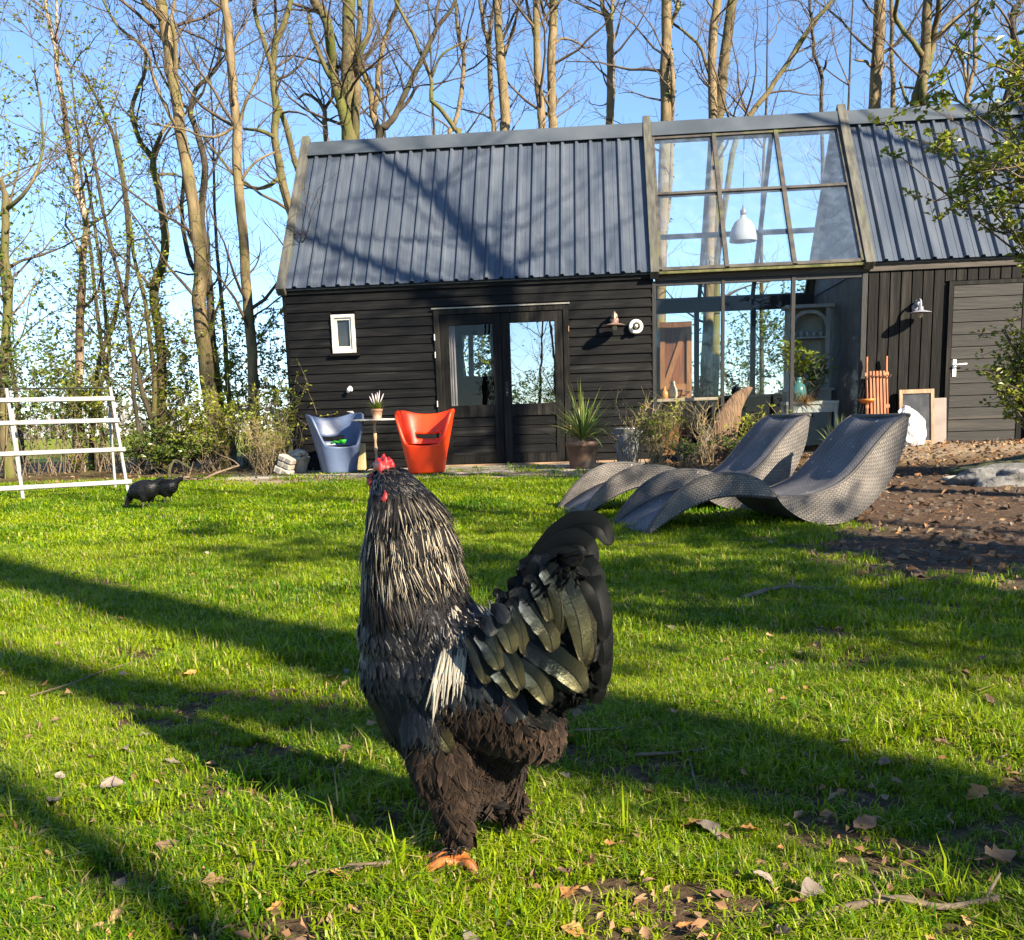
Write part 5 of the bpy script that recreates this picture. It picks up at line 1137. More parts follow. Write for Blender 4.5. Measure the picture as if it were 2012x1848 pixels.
# --- thin distant crowns that close the gaps between the trunks (a haze of twigs farther back)
def far_tree(label, x, y, h, seed, leaf=0.0):
    r = random.Random(seed); tr = MB(); tw = MB(); lf = MB(); g = gz(x, y)
    pth = shoot(tr, Vector((x, y, g-.1)), Vector((r.uniform(-.1, .1), 0, 1)), h*.8, .065, r, 9, 6, up=.3, wig=.06, tip=.2)
    for k in range(11):
        i = r.randrange(2, len(pth)); q = shoot(tw, pth[i], Vector((0, 0, .55)) + rdir(r, 0, .6), r.uniform(1.0, 2.8), .02, r, 6, 3, up=.2, wig=.25); twigs(tw, q, .008, r, 6, lf if leaf else None, .08, leaf, 2, (.5, 1.2), .0065)
    root = empty('bare_tree', (x, y, g)); tag(root, label, 'tree', 'thin trees farther back')
    for q, nm, mt in ((tr, 'trunk', BK_DARK), (tw, 'crown', TWM), (lf, 'foliage', SPRL)):
        if q.v: q.v = [(a-x, b_-y, c-g) for a, b_, c in q.v]; q.build(nm, mt, root, smooth=True)
for k, (px, Y, h, lf_, lb) in enumerate([(40, 21, 9, .35, 'thin twiggy tree farther back at the far left'), (230, 22, 10, .3, 'thin twiggy tree farther back between birch and ivy clad tree'), (455, 22, 10, .2, 'thin twiggy tree farther back between the two pale trunks'), 
    (800, 24, 12, 0, 'thin twiggy tree farther back behind the dark leaning tree'), (930, 23, 12, 0, 'thin twiggy tree farther back behind the middle ridge'), (1130, 24, 12, 0, 'thin twiggy tree farther back right of the twin trunks'), (1500, 24, 12, 0, 'thin twiggy tree farther back behind the leaning mossy trunk'), (1660, 23, 12, 0, 'thin twiggy tree farther back right of the broken stub stem'), (1870, 23, 12, .1, 'thin twiggy tree farther back behind the right hand roof'), (1960, 22, 11, .1, 'thin twiggy tree farther back at the top right')]):
    p = at(px, 860, Y); far_tree(lb, p.x, Y, h, 300+k, lf_)

# --- undergrowth
UG = 'shrubs under the trees left of the barn'
def ub(lb, px, Y, h, rad, nst, nlf_, lsz, lm, sd, **kw):
    p = at(px, 880, Y); return bush('shrub', lb, (p.x, Y, gz(p.x, Y)-.03), h, rad, nst, int(nlf_*1.5), lsz, lm, kw.pop('sm', TWIG), sd, 'shrub', UG, **kw)
ub('yellow green shrub growing against the left barn corner', 548, 13.9, 1.25, .62, 34, 900, .055, LEAFY, 51, cvar=.5)
ub('straw coloured twiggy shrub in front of the barn corner shrub', 520, 13.2, .80, .55, 44, 260, .045, LEAFY, 52, sm=STRAWT, sub=7)
ub('dense green shrub at the foot of the thick pale trunk', 408, 14.3, 1.15, .70, 30, 1300, .060, LEAFY, 53)
ub('ground hugging ivy mound between ivy clad tree and thick trunk', 352, 14.4, .55, .75, 30, 1300, .070, IVY, 54, droop=.5)
ub('tall loose shrub behind the slender tan trunk', 468, 15.6, 2.4, .85, 26, 1200, .065, LEAFY, 55, twist=.2)
ub('tall airy shrub rising beside the barn corner wall', 558, 15.8, 2.5, .75, 24, 1000, .065, LEAFY, 56, twist=.2)
ub('tall loose green shrub behind the ivy clad tree', 345, 16.8, 2.3, .95, 26, 1300, .070, LEAFY, 57, twist=.2)
ub('leafy shrub behind the right half of the white rack', 215, 15.4, 1.7, .85, 26, 1000, .065, LEAFY, 58)
ub('low bramble shrub right of the white rack', 270, 14.6, .75, .70, 28, 800, .060, LEAFG, 59)
ub('bushy shrub behind the middle of the white rack', 120, 15.2, 2.0, .95, 28, 1200, .065, LEAFG, 60)
ub('dark leafy shrub behind the left half of the white rack', 50, 15.0, 2.2, 1.0, 28, 1300, .065, LEAFG, 61)
ub('tall leafy thicket at the far left picture edge', -15, 14.4, 4.6, .95, 20, 1500, .075, LEAFG, 62, twist=.2)
ub('sparse spring green shrub rising above the white rack', 165, 17.0, 3.6, 1.0, 22, 1000, .075, SPRL, 63, twist=.2)
ub('sparse spring green shrub left of the thick trunk', 290, 18.0, 3.4, 1.1, 22, 900, .075, SPRL, 64, twist=.2)
GBS = 'green shrubs behind the barn'
for k, (u, n, h, rad, nl, lm, lb) in enumerate([(-.95, 8.0, 3.6, .80, 7000, LEAFY, 'green shrub seen through the back window of the left room'), (2.9, 8.0, 2.0, 1.0, 1800, LEAFG, 'low green shrub behind the left part of the glazed bay'), (4.4, 8.2, 2.6, .9, 2600, LEAFG, 'leafy shrub behind the middle of the glazed bay'), (5.6, 7.8, 3.6, 1.1, 5000, LEAFG, 'tall leafy shrub filling the right part of the glazed bay'), (7.0, 7.6, 3.2, 1.0, 1800, LEAFG, 'tall leafy shrub behind the dresser')]):
    p = HW(u, n, 0); bush('shrub', lb, (p.x, p.y, gz(p.x, p.y)-.03), h, rad, 26, nl, .075, lm, TWIG, 90+k, 'shrub', GBS, twist=.2)

# --- planting in front of the glazed bay
GP = 'plants in the bed before the glazed bay'
def fb(lb, px, py, h, rad, nst, nlf, lsz, lm, sd, Y=None, **kw):
    p = at(px, py, Y) if Y else gpg(px, py); return bush('shrub', lb, (p.x, p.y, gz(p.x, p.y)-.02), h, rad, nst, nlf, lsz, lm, kw.pop('sm', TWIG), sd, 'shrub', GP, **kw)
fb('twiggy yellow green shrub with bare stems before the zinc tub', 1290, 905, .80, .42, 46, 620, .050, LEAFY, 71, 12.2, sm=STRAWT, sub=6, srad=.005)
fb('bare straw twigs sticking up over the zinc tub', 1240, 900, 1.0, .50, 16, 20, .03, LEAFY, 72, 12.5, sm=STRAWT, sub=5, srad=.006)
fb('thin reddish bare shrub in front of the dead wood slab', 1392, 900, .80, .40, 18, 60, .035, LEAFY, 73, 12.2, sm=STRAWT, sub=5, srad=.006)
fb('small dark green shrub at the foot of the dead wood slab', 1440, 898, .34, .26, 30, 700, .035, LEAFG, 74, 12.2)
fb('bright yellow green shrub right of the dead wood slab', 1492, 890, .62, .34, 30, 700, .055, LEAFY, 75, 12.4)
fb('low green plants right of the twiggy shrub', 1350, 910, .30, .35, 30, 300, .05, LEAFG, 76, 11.9)
q = MB(); blades(q, 70, .25, .60, .014, random.Random(21), 1.1, (.45, 1.0), 0, 6); p = at(1648, 880, 12.3); o = q.build('strappy_plant', mk('strappy_leaf', (.12, .19, .04), (.26, .32, .10), 5, .5, transl=.3, vcol=True), None, loc=(p.x, p.y, gz(p.x, p.y)-.02)); tag(o, 'grassy strap leaved plant between the two lounger heads', 'plant')
# --- evergreen shrub tree reaching in from the right, and the bush below it
def evergreen(name, label, loc, trunk_h, cen, rad, nbr, nlf, lsz, seed, lm=None, ncl=7, group=None):
    r = random.Random(seed); tr = MB(); tw = MB(); lf = MB(); b = Vector(loc); c = Vector(cen)
    main = shoot(tr, b - Vector((0, 0, .1)), (c-b), (c-b).length, .09, r, 7, 8, up=.1, wig=.08, tip=.5)
    for k in range(nbr):
        e = c + Vector((rad[0]*r.uniform(-1, 1), rad[1]*r.uniform(-1, 1), rad[2]*r.uniform(-1, 1)))
        v = e - c; f = math.sqrt((v.x/rad[0])**2 + (v.y/rad[1])**2 + (v.z/rad[2])**2)
        if f > 1: e = c + v/f
        s = main[r.randrange(2, len(main))]; m = s.lerp(e, .5) + rdir(r)*.15 + Vector((0, 0, .1)); q = bezier([s, m, e], 4); tw.tube(q, [.013*(1-.75*i/len(q)) for i in range(len(q))], 4, cap=False)
        for j in range(ncl):
            p = q[r.randrange(3, len(q))]; d = rdir(r, -.3, .8); t2 = shoot(tw, p, d, r.uniform(.15, .45), .006, r, 3, 3)
            for e_ in range(max(1, nlf//(nbr*ncl))):
                leaf_at(lf, t2[r.randrange(1, 4)] + rdir(r)*.035, r, lsz)
    root = empty(name, b); tag(root, label, 'tree' if trunk_h > 1 else 'shrub', group)
    for q, nm, mt in ((tr, 'trunk', BK_DARK), (tw, 'crown', TWM), (lf, 'foliage', lm or LEAFG)):
        q.v = [(x-b.x, y-b.y, z-b.z) for x, y, z in q.v]; q.build(nm, mt, root, smooth=False)
    return root
OVL = mk('holly_leaf', (.13, .18, .018), (.30, .33, .035), 2.5, .38, transl=.35, vcol=True)
evergreen('evergreen_tree', 'glossy leaved tree whose branches reach in over the right hand roof', (5.6, 8.3, gz(5.6, 8.3)), 3, (4.62, 8.2, 2.90), (1.50, 1.0, .90), 75, 8500, .070, 401, OVL)
pbx = at(2010, 800, 8.6)
evergreen('evergreen_bush', 'dark green bush on the mossy mound at the right edge', (pbx.x+.35, 8.9, gz(pbx.x, 8.9)), .5, (pbx.x+.30, 8.8, .95), (.62, .5, .55), 50, 5200, .055, 402, OVL)

# --- dead branches heaped left of the terrace
br = random.Random(77)
for k, (lb, pts) in enumerate([('long curved dead branch lying left of the straw coloured shrub', [(340, 950), (360, 938), (395, 946), (425, 930), (470, 915)]), ('forked dead branch propped up above the other dead branch', [(332, 948), (334, 920), (345, 905), (372, 920), (395, 925), (430, 905)]), ('short thick dead branch end on the grass behind the hens', [(318, 952), (336, 944), (362, 942)])]):
    base = gpg(*pts[0]); P = [at(x, y, base.y + .12*i) for i, (x, y) in enumerate(pts)]; g = [max(q.z, gz(q.x, q.y)+.02) for q in P]; P = [Vector((q.x, q.y, z)) for q, z in zip(P, g)]
    mb = MB(); pt = bezier(P, 4); mb.tube(pt, [.024*(1-.6*i/len(pt)) for i in range(len(pt))], 6)
    for j in range(6): shoot(mb, pt[br.randrange(2, len(pt))], rdir(br, 0, .9), br.uniform(.15, .4), .009, br, 4, 4)
    o = mb.build('dead_branch', BK_DARK if k else TWIG, None, smooth=True); tag(o, lb, 'branch')

# --- trees standing outside the picture that throw the shadows across lawn, roof and boards
def shade_tree(label, s, k, h, fork, rad, seed, dens=1.0, lean=0.0, nbig=9, group='trees outside the picture that shade the lawn'):
    n_ = Vector((.715, .70, 0)); p = n_*s + SUN_H*k; x, y = p.x, p.y; r = random.Random(seed); tr = MB(); tw = MB(); g = gz(x, y)
    pth = shoot(tr, Vector((x, y, g-.1)), Vector((lean, 0, 1)), fork, rad, r, 8, 9, up=.1, wig=.018, tip=.75); top = pth[-1]
    arms = []
    for a in range(3):
        d = Vector((r.uniform(-.6, .6), r.uniform(-.6, .6), 1.0)); arms.append(shoot(tr, top, d, h-fork, rad*.62, r, 8, 7, up=.15, wig=.10, tip=.25))
    for q in arms + [pth[5:]]:
        for j in range(nbig):
            b0 = q[r.randrange(1, len(q))]; bb = shoot(tw, b0, Vector((0, 0, .35)) + rdir(r, -.2, .6), r.uniform(1.0, 3.0), .030, r, 6, 4, up=.12, wig=.22, tip=.2); twigs(tw, bb, .008, r, int(6*dens), None, 0, 0, 2, (.4, 1.1), .007)
    root = empty('bare_tree', (x, y, g)); tag(root, label, 'tree', group)
    for q, nm, mt in ((tr, 'trunk', BK_PALE), (tw, 'crown', TWD)):
        q.v = [(a-x, b_-y, c-g) for a, b_, c in q.v]; q.build(nm, mt, root, smooth=True)
    return root
st_ = shade_tree('tall bare tree outside the picture whose trunk shadow crosses the lawn behind the cockerel', 1.72, 8.0, 15, 10.5, .24, 501)
SK = lambda s, k, z: Vector((.715, .70, 0))*s + SUN_H*k + Vector((0, 0, z)) - st_.location
q = MB(); q.tube(bezier([SK(1.72, 8.0, 4.9), SK(1.35, 7.95, 5.6), SK(1.0, 7.9, 6.3), SK(.88, 7.9, 7.2), SK(.80, 7.9, 9.0)], 4), [.15-.005*i for i in range(17)], 8); q.build('limb', BK_PALE, st_, smooth=True)
shade_tree('tall bare tree outside the picture whose forked shadow falls on door and roof', 9.62, 1.6, 13.5, 8.3, .20, 502, nbig=14)
shade_tree('tall bare tree outside the picture shading the left end of the barn', 7.7, 6.0, 15, 8.5, .16, 503, nbig=14)
shade_tree('tall bare tree outside the picture shading the glazed bay and right hand roof', 15.6, 2.5, 13, 7.0, .15, 504, nbig=6)
shade_tree('tall bare tree outside the picture shading the lawn by the white rack', 5.2, 11.0, 14, 6.0, .16, 505, nbig=12)
shade_tree('slim bare tree outside the picture whose shadow crosses the lower left lawn', .62, 6.5, 11, 8.5, .060, 506, nbig=2)
def shade_bush(label, s, k, top, rad, seed, nlf=1800, lsz=.11, nbr=50, zc=None):
    p = Vector((.715, .70, 0))*s + SUN_H*k; evergreen('evergreen_tree', label, (p.x, p.y, gz(p.x, p.y)), 3, (p.x, p.y, zc or top*.55), (rad, rad, top*.45), nbr, nlf, lsz, seed, LEAFD, 8, 'evergreens outside the picture on the right')
shade_bush('broad evergreen outside the picture shading the lawn before the loungers', 3.2, 4.6, 6.2, 1.05, 511, 4200, .13, 70, 3.9)
shade_bush('broad evergreen outside the picture shading the bare soil on the right', 4.75, 3.8, 5.4, .85, 512, 3000, .13, 60, 3.4)
shade_bush('rounded evergreen outside the picture shading the near right lawn', 1.50, 3.4, 2.6, .24, 513, 900, .09, 26, 1.7)
# --- trees and hedge behind the viewer, which the right hand door pane mirrors
for k, (x, y, h, lb) in enumerate([(-4.6, -7.5, 9, 'bare tree behind the viewer mirrored in the left of the door pane'), (-3.2, -11, 11, 'bare tree behind the viewer mirrored in the middle of the door pane'), (-2.1, -8.5, 10, 'bare tree behind the viewer mirrored in the right of the door pane'), (-5.6, -12, 11, 'bare tree behind the viewer mirrored at the edge of the door pane')]):
    far_tree(lb, x, y, h, 360+k, .3)
for k, (x, y, lb) in enumerate([(-4.0, -8.5, 'leafy shrub behind the viewer mirrored low in the door pane'), (-2.2, -10, 'second leafy shrub behind the viewer mirrored low in the door pane'), (-3.3, -14, 'far leafy shrub behind the viewer mirrored low in the door pane')]):
    bush('shrub', lb, (x, y, gz(x, y)), 2.6, 1.1, 24, 1500, .10, LEAFG, TWIG, 380+k, 'shrub', 'shrubs behind the viewer')
# ================================================================ the cockerel
RB = Vector((-.045, 1.53, 0)); RTH = R(35)
rh_ = Vector((-math.cos(RTH), math.sin(RTH), 0)); rl_ = Vector((-math.sin(RTH), -math.cos(RTH), 0))
rooster = empty('rooster', RB, math.pi - RTH)
tag(rooster, 'large black and silver cockerel standing on the lawn with its back to us', 'rooster')
W2R = rooster.matrix_basis.inverted()
def sg(px, py, l=0.0):
    """pixel -> the bird's own frame on the upright plane l metres left of its middle"""
    d = ray(px, py); o = RB + rl_*l; t_ = (o-CAM_O).dot(rl_)/d.dot(rl_); return W2R @ (CAM_O + d*t_), t_
def spheres(mb, chain, n=12):
    C = []
    for (px, py, rp, l) in chain:
        p, t_ = sg(px, py, l); C.append((p, rp*t_/FPX))
    for i in range(len(C)):
        if i == len(C)-1: mb.ball(C[i][0], C[i][1], 14, 10); break
        (a, ra), (b, rb) = C[i], C[i+1]; k = max(1, int((b-a).length/(.35*min(ra, rb))))
        for j in range(k): f = j/k; mb.ball(a.lerp(b, f), ra+(rb-ra)*f, 14, 10)
def remeshed(mb, name, mat, parent, vox, it=6):
    tmp = obj('tmp', mb.mesh('tmp')); m = tmp.modifiers.new('r', 'REMESH'); m.mode = 'VOXEL'; m.voxel_size = vox; s = tmp.modifiers.new('s', 'SMOOTH'); s.iterations = it; s.factor = .5
    dg = bpy.context.evaluated_depsgraph_get(); me = bpy.data.meshes.new_from_object(tmp.evaluated_get(dg)); bpy.data.objects.remove(tmp); me.name = name
    me.materials.clear(); me.materials.append(mat); me.polygons.foreach_set('use_smooth', np.ones(len(me.polygons), dtype=bool)); return obj(name, me, parent)
DOWN = mk('dark_under_feather', (.006, .005, .005), (.016, .012, .010), 30, .8, bump=.5)
bm = MB()
spheres(bm, [(762, 946, 30, 0), (772, 960, 42, 0), (785, 990, 58, 0), (798, 1030, 76, 0), (806, 1080, 90, 0), (812, 1130, 98, 0), (815, 1180, 103, 0), (812, 1240, 104, 0), (815, 1310, 106, 0), (835, 1380, 98, 0), (860, 1420, 92, 0)])
spheres(bm, [(820, 1200, 100, 0), (880, 1250, 78, 0), (930, 1270, 72, 0), (985, 1270, 62, 0), (1035, 1220, 42, 0), (1080, 1160, 34, 0), (1112, 1110, 26, 0)])
spheres(bm, [(830, 1330, 105, 0), (900, 1350, 108, 0), (970, 1370, 100, 0), (1020, 1400, 82, 0), (1050, 1430, 55, 0)])
spheres(bm, [(1050, 1220, 46, 0), (1100, 1240, 46, 0), (1110, 1310, 40, 0)]); spheres(bm, [(985, 1280, 66, 0), (1060, 1310, 60, 0), (1090, 1340, 40, 0)])
spheres(bm, [(870, 1430, 84, .035), (874, 1490, 72, .05), (886, 1550, 50, .058), (893, 1600, 35, .063), (897, 1635, 25, .065), (899, 1660, 13, .066)])
spheres(bm, [(920, 1450, 80, 0), (935, 1500, 62, .0), (945, 1535, 44, .0), (950, 1560, 28, 0)])
spheres(bm, [(960, 1440, 80, -.03), (985, 1500, 46, -.045), (1000, 1550, 25, -.05), (1002, 1590, 15, -.05)])
body = remeshed(bm, 'body', DOWN, rooster, .0065, 8)
bme = body.data
bvh = BVHTree.FromPolygons([v.co.copy() for v in bme.vertices], [tuple(p.vertices) for p in bme.polygons])
class Feathers:
    """many feathers in one mesh, with u across and v along each"""
    def __init__(s): s.v = []; s.f = []; s.uv = []; s.c = []
    def ribbon(s, path, widths, normals, tint, cols=4, arch=.22):
        o = len(s.v); n = len(path)
        for i in range(n):
            t_ = (path[min(i+1, n-1)] - path[max(i-1, 0)]).normalized(); nn = normals[i] if isinstance(normals, list) else normals
            sd = t_.cross(nn)
            if sd.length < 1e-6: sd = t_.orthogonal()
            sd.normalize(); up = sd.cross(t_)
            for k in range(cols+1):
                u = k/cols; q = 2*u-1; s.v.append(tuple(path[i] + sd*(q*widths[i]/2) - up*(arch*widths[i]*q*q))); s.uv.append((u, i/(n-1))); s.c.append(tint)
        w = cols+1
        for i in range(n-1):
            for k in range(cols): s.f.append((o+i*w+k, o+i*w+k+1, o+(i+1)*w+k+1, o+(i+1)*w+k))
    def small(s, p, d, n, L_, w, r, tint, pointed=True, lift=.12, curl=.10, seg=4, cols=2, arch=.2):
        d = (d - n*d.dot(n)).normalized(); path = []; wd = []
        for k in range(seg+1):
            f = k/seg; path.append(p + d*(L_*f) + n*(L_*(lift*f - curl*f*f) + .001))
            wd.append(w*((.35+.65*min(1, f*2.5))*(1-f**2.2)+.03) if pointed else w*((.45+.55*min(1, f*2))*math.sqrt(max(0, 1-f**4))+.04))
        s.ribbon(path, wd, n, tint, cols, arch)
    def build(s, name, mat, parent, kind=None):
        me = bpy.data.meshes.new(name); me.from_pydata(s.v, [], s.f); set_uv(me, s.uv)
        ca = me.color_attributes.new('col', 'FLOAT_COLOR', 'POINT'); a = np.ones((len(s.v), 4), dtype=np.float32); a[:, :3] = np.array(s.c, dtype=np.float32); ca.data.foreach_set('color', a.ravel())
        me.polygons.foreach_set('use_smooth', np.ones(len(me.polygons), dtype=bool)); me.materials.append(mat); o = obj(name, me, parent)
        if kind: o['kind'] = kind
        return o
def feather_mat(name, ramp_v, edge=None, er=(.25, .34), rough=.45, metal=0.0, barb=.35, spec=.5, shaft=None, sheen=0.0, barbs=90, coat=0.0, fade=None):
    """colour along the feather (v), optional pale margins (u), fine barb relief, tint from the vertex colour: r = brightness, g = amount of pale margin"""
    m = bpy.data.materials.new(name); m.use_nodes = True; t = m.node_tree; N = t.nodes; L = t.links; b = N['Principled BSDF']
    b.inputs['Roughness'].default_value = rough; b.inputs['Metallic'].default_value = metal; b.inputs['Specular IOR Level'].default_value = spec; b.inputs['Sheen Weight'].default_value = sheen; b.inputs['Coat Weight'].default_value = coat; b.inputs['Coat Roughness'].default_value = .3
    uv = N.new('ShaderNodeUVMap'); sp = N.new('ShaderNodeSeparateXYZ'); L.new(uv.outputs[0], sp.inputs[0]); vc = N.new('ShaderNodeVertexColor'); vc.layer_name = 'col'; sc = N.new('ShaderNodeSeparateColor'); L.new(vc.outputs[0], sc.inputs[0])
    r = N.new('ShaderNodeValToRGB'); e = r.color_ramp.elements; e[0].position = ramp_v[0][0]; e[0].color = (*ramp_v[0][1], 1); e[1].position = ramp_v[-1][0]; e[1].color = (*ramp_v[-1][1], 1)
    for p, c in ramp_v[1:-1]: k = e.new(p); k.color = (*c, 1)
    L.new(sp.outputs[1], r.inputs[0]); out = r.outputs[0]
    def math_(op, a, b_=None, c=None):
        x = N.new('ShaderNodeMath'); x.operation = op
        for i, q in enumerate((a, b_, c)):
            if q is None: continue
            if isinstance(q, (int, float)): x.inputs[i].default_value = q
            else: L.new(q, x.inputs[i])
        return x.outputs[0]
    du = math_('ABSOLUTE', math_('SUBTRACT', sp.outputs[0], .5))
    if edge:
        mr = N.new('ShaderNodeMapRange'); mr.interpolation_type = 'SMOOTHSTEP'; mr.inputs[1].default_value = min(er); mr.inputs[2].default_value = max(er); mr.inputs[3].default_value = 0 if er[1] > er[0] else 1; mr.inputs[4].default_value = 1 if er[1] > er[0] else 0; L.new(du, mr.inputs[0]); f = math_('MULTIPLY', mr.outputs[0], sc.outputs[1])
        if fade:
            m2 = N.new('ShaderNodeMapRange'); m2.inputs[1].default_value = fade[0]; m2.inputs[2].default_value = fade[1]; L.new(sp.outputs[1], m2.inputs[0]); f = math_('MULTIPLY', f, m2.outputs[0])
        mx = N.new('ShaderNodeMixRGB'); L.new(f, mx.inputs[0]); L.new(out, mx.inputs[1]); mx.inputs[2].default_value = (*edge, 1); out = mx.outputs[0]
    if shaft:
        sh_ = math_('LESS_THAN', du, .03); mx = N.new('ShaderNodeMixRGB'); L.new(sh_, mx.inputs[0]); L.new(out, mx.inputs[1]); mx.inputs[2].default_value = (*shaft, 1); out = mx.outputs[0]
    mu = N.new('ShaderNodeMixRGB'); mu.blend_type = 'MULTIPLY'; mu.inputs[0].default_value = 1; L.new(out, mu.inputs[1]); cb_ = N.new('ShaderNodeCombineColor')
    for i in range(3): L.new(sc.outputs[0], cb_.inputs[i])
    L.new(cb_.outputs[0], mu.inputs[2]); COLOUT = mu.outputs[0]
    ph = math_('ADD', math_('MULTIPLY', sp.outputs[1], float(barbs)), math_('MULTIPLY', du, -float(barbs)*.55)); wv = math_('SINE', math_('MULTIPLY', ph, 6.283)); mw = N.new('ShaderNodeMixRGB'); mw.blend_type = 'MULTIPLY'; mw.inputs[0].default_value = 1; L.new(COLOUT, mw.inputs[1]); L.new(math_('MULTIPLY_ADD', wv, .22, .86), mw.inputs[2]); L.new(mw.outputs[0], b.inputs['Base Color'])
    nz = N.new('ShaderNodeTexNoise'); nz.inputs['Scale'].default_value = 9; mp = N.new('ShaderNodeMapping'); mp.inputs['Scale'].default_value = (1, 3, 1); L.new(uv.outputs[0], mp.inputs[0]); L.new(mp.outputs[0], nz.inputs[0])
    bp = N.new('ShaderNodeBump'); bp.inputs['Strength'].default_value = barb; bp.inputs['Distance'].default_value = .0006; L.new(math_('MULTIPLY_ADD', nz.outputs[0], 2.5, wv), bp.inputs['Height']); L.new(bp.outputs[0], b.inputs['Normal']); return m
CREAM = (.58, .49, .345)
F_HACK = feather_mat('hackle_feather', [(0, (.005, .004, .004)), (1, (.007, .005, .004))], CREAM, (.22, .13), .5, fade=(.05, .35), spec=.2)
F_SHOU = feather_mat('shoulder_feather', [(0, (.003, .003, .003)), (.6, (.006, .006, .007)), (1, (.016, .014, .013))], (.40, .34, .28), (.30, .45), .34, spec=.35)
F_WING = feather_mat('wing_feather', [(0, (.003, .0035, .005)), (.6, (.005, .007, .010)), (1, (.010, .012, .012))], None, rough=.42, metal=.0, coat=.0, spec=.2)
F_SADD = feather_mat('silver_saddle_feather', [(0, (.14, .12, .09)), (.35, (.36, .32, .24)), (.9, (.40, .355, .27)), (1, (.20, .16, .11))], (.025, .02, .018), (.36, .44), .5)
F_COV = feather_mat('iridescent_covert', [(0, (.003, .004, .007)), (.30, (.009, .015, .021)), (.55, (.018, .025, .020)), (.88, (.098, .090, .040)), (1, (.030, .026, .013))], None, rough=.29, metal=.6, coat=.05, shaft=(.012, .014, .012), barb=1.0, spec=.4, barbs=46)  # structural colour, with the sheen near the tips painted into the ramp
F_TAIL = feather_mat('black_tail_feather', [(0, (.0035, .0045, .005)), (.6, (.004, .0055, .0055)), (1, (.007, .0075, .0075))], None, rough=.48, metal=.1, barb=.5, shaft=(.002, .002, .002), spec=.14)
F_FLUF = feather_mat('brown_fluff', [(0, (.005, .0035, .003)), (.6, (.014, .009, .0065)), (1, (.050, .031, .020))], (.075, .047, .030), (.3, .5), .85, sheen=.05, barb=.2, spec=.1)
fr = random.Random(61)
areas = np.array([p.area for p in bme.polygons]); cum = np.cumsum(areas)
def surf(n):
    for k in range(n):
        p = bme.polygons[min(len(areas)-1, int(np.searchsorted(cum, fr.random()*cum[-1])))]; vs_ = [bme.vertices[i].co for i in p.vertices]
        w = [fr.random() for _ in vs_]; t_ = sum(w); c = Vector((0, 0, 0))
        for q, v_ in zip(w, vs_): c += v_*(q/t_)
        yield c, p.normal.copy()
def toward_cam(c, n):
    wp = rooster.matrix_basis @ c; wn = (rooster.matrix_basis.to_3x3() @ n); return wn.dot((CAM_O-wp).normalized())
hk, sh_f, wg, fl, tl_s = Feathers(), Feathers(), Feathers(), Feathers(), Feathers()
for c, n in surf(23000):
    x, y, z = c
    if z < .055: continue
    j = Vector((fr.uniform(-.18, .18), fr.uniform(-.25, .25), fr.uniform(-.1, .1)))
    if z > .595:
        if fr.random() < .9: sh_f.small(c, Vector((-.7, 0, -.6)) + j, n, fr.uniform(.012, .022), .006, fr, (fr.uniform(.6, 1.3), .5 if x < .19 and fr.random() < .5 else .0, 0), lift=.15)
    elif z > .415 and x > -.005:
        if fr.random() > .90: continue
        up = sstep(.60, .57, z)*sstep(.425, .475, z)
        pale = up*(1.0 if fr.random() < .60 else .0)*fr.uniform(.45, 1.0)
        hk.small(c + n*fr.uniform(0, .004), Vector((-.20 + .35*noise.noise(c*30), .35*noise.noise(c*30 + Vector((9, 0, 0))), -1.0)) + j*.9, n, fr.uniform(.034, .062), fr.uniform(.0042, .0066), fr, (fr.uniform(.7, 1.1), pale, 0), lift=.035, curl=.045, seg=5)
    elif x < -.085 and z > .27:
        if fr.random() < .7: tl_s.small(c, Vector((-.8, 0, -.5)) + j, n, fr.uniform(.03, .05), .016, fr, (fr.uniform(.7, 1.2), 0, 0), False)
    elif z < .30 and (x < .035 or z < .215) or z < .17:
        d = Vector((-.35, 0, -1)) + Vector((fr.uniform(-.6, .6), fr.uniform(-.6, .6), fr.uniform(-.4, .4)))
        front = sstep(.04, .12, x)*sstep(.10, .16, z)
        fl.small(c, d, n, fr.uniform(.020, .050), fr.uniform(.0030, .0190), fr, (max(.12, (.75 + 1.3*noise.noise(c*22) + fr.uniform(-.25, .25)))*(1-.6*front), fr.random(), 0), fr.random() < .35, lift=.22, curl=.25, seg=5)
    elif z > .325:
        if fr.random() < .95: sh_f.small(c + n*fr.uniform(0, .003), Vector((-.45, 0, -.85)) + j*1.3, n, fr.uniform(.018, .034), fr.uniform(.006, .013), fr, (fr.uniform(.6, 1.5), fr.choice((0, 0, .15, .4, .9)) if fr.random() < .55 else 0, 0), False, lift=.18)
    else:
        if fr.random() < .95: wg.small(c + n*fr.uniform(0, .002), Vector((-.40, 0, -.95)) + j*.6, n, fr.uniform(.026, .046), fr.uniform(.010, .018), fr, (fr.uniform(.5, 1.5), 0, 0), False, lift=.035, curl=.05)
hk.build('hackle', F_HACK, rooster, 'stuff'); sh_f.build('shoulder_feathers', F_SHOU, rooster, 'stuff'); wg.build('wing_feathers', F_WING, rooster, 'stuff'); tl_s.build('rump_feathers', F_TAIL, rooster, 'stuff')
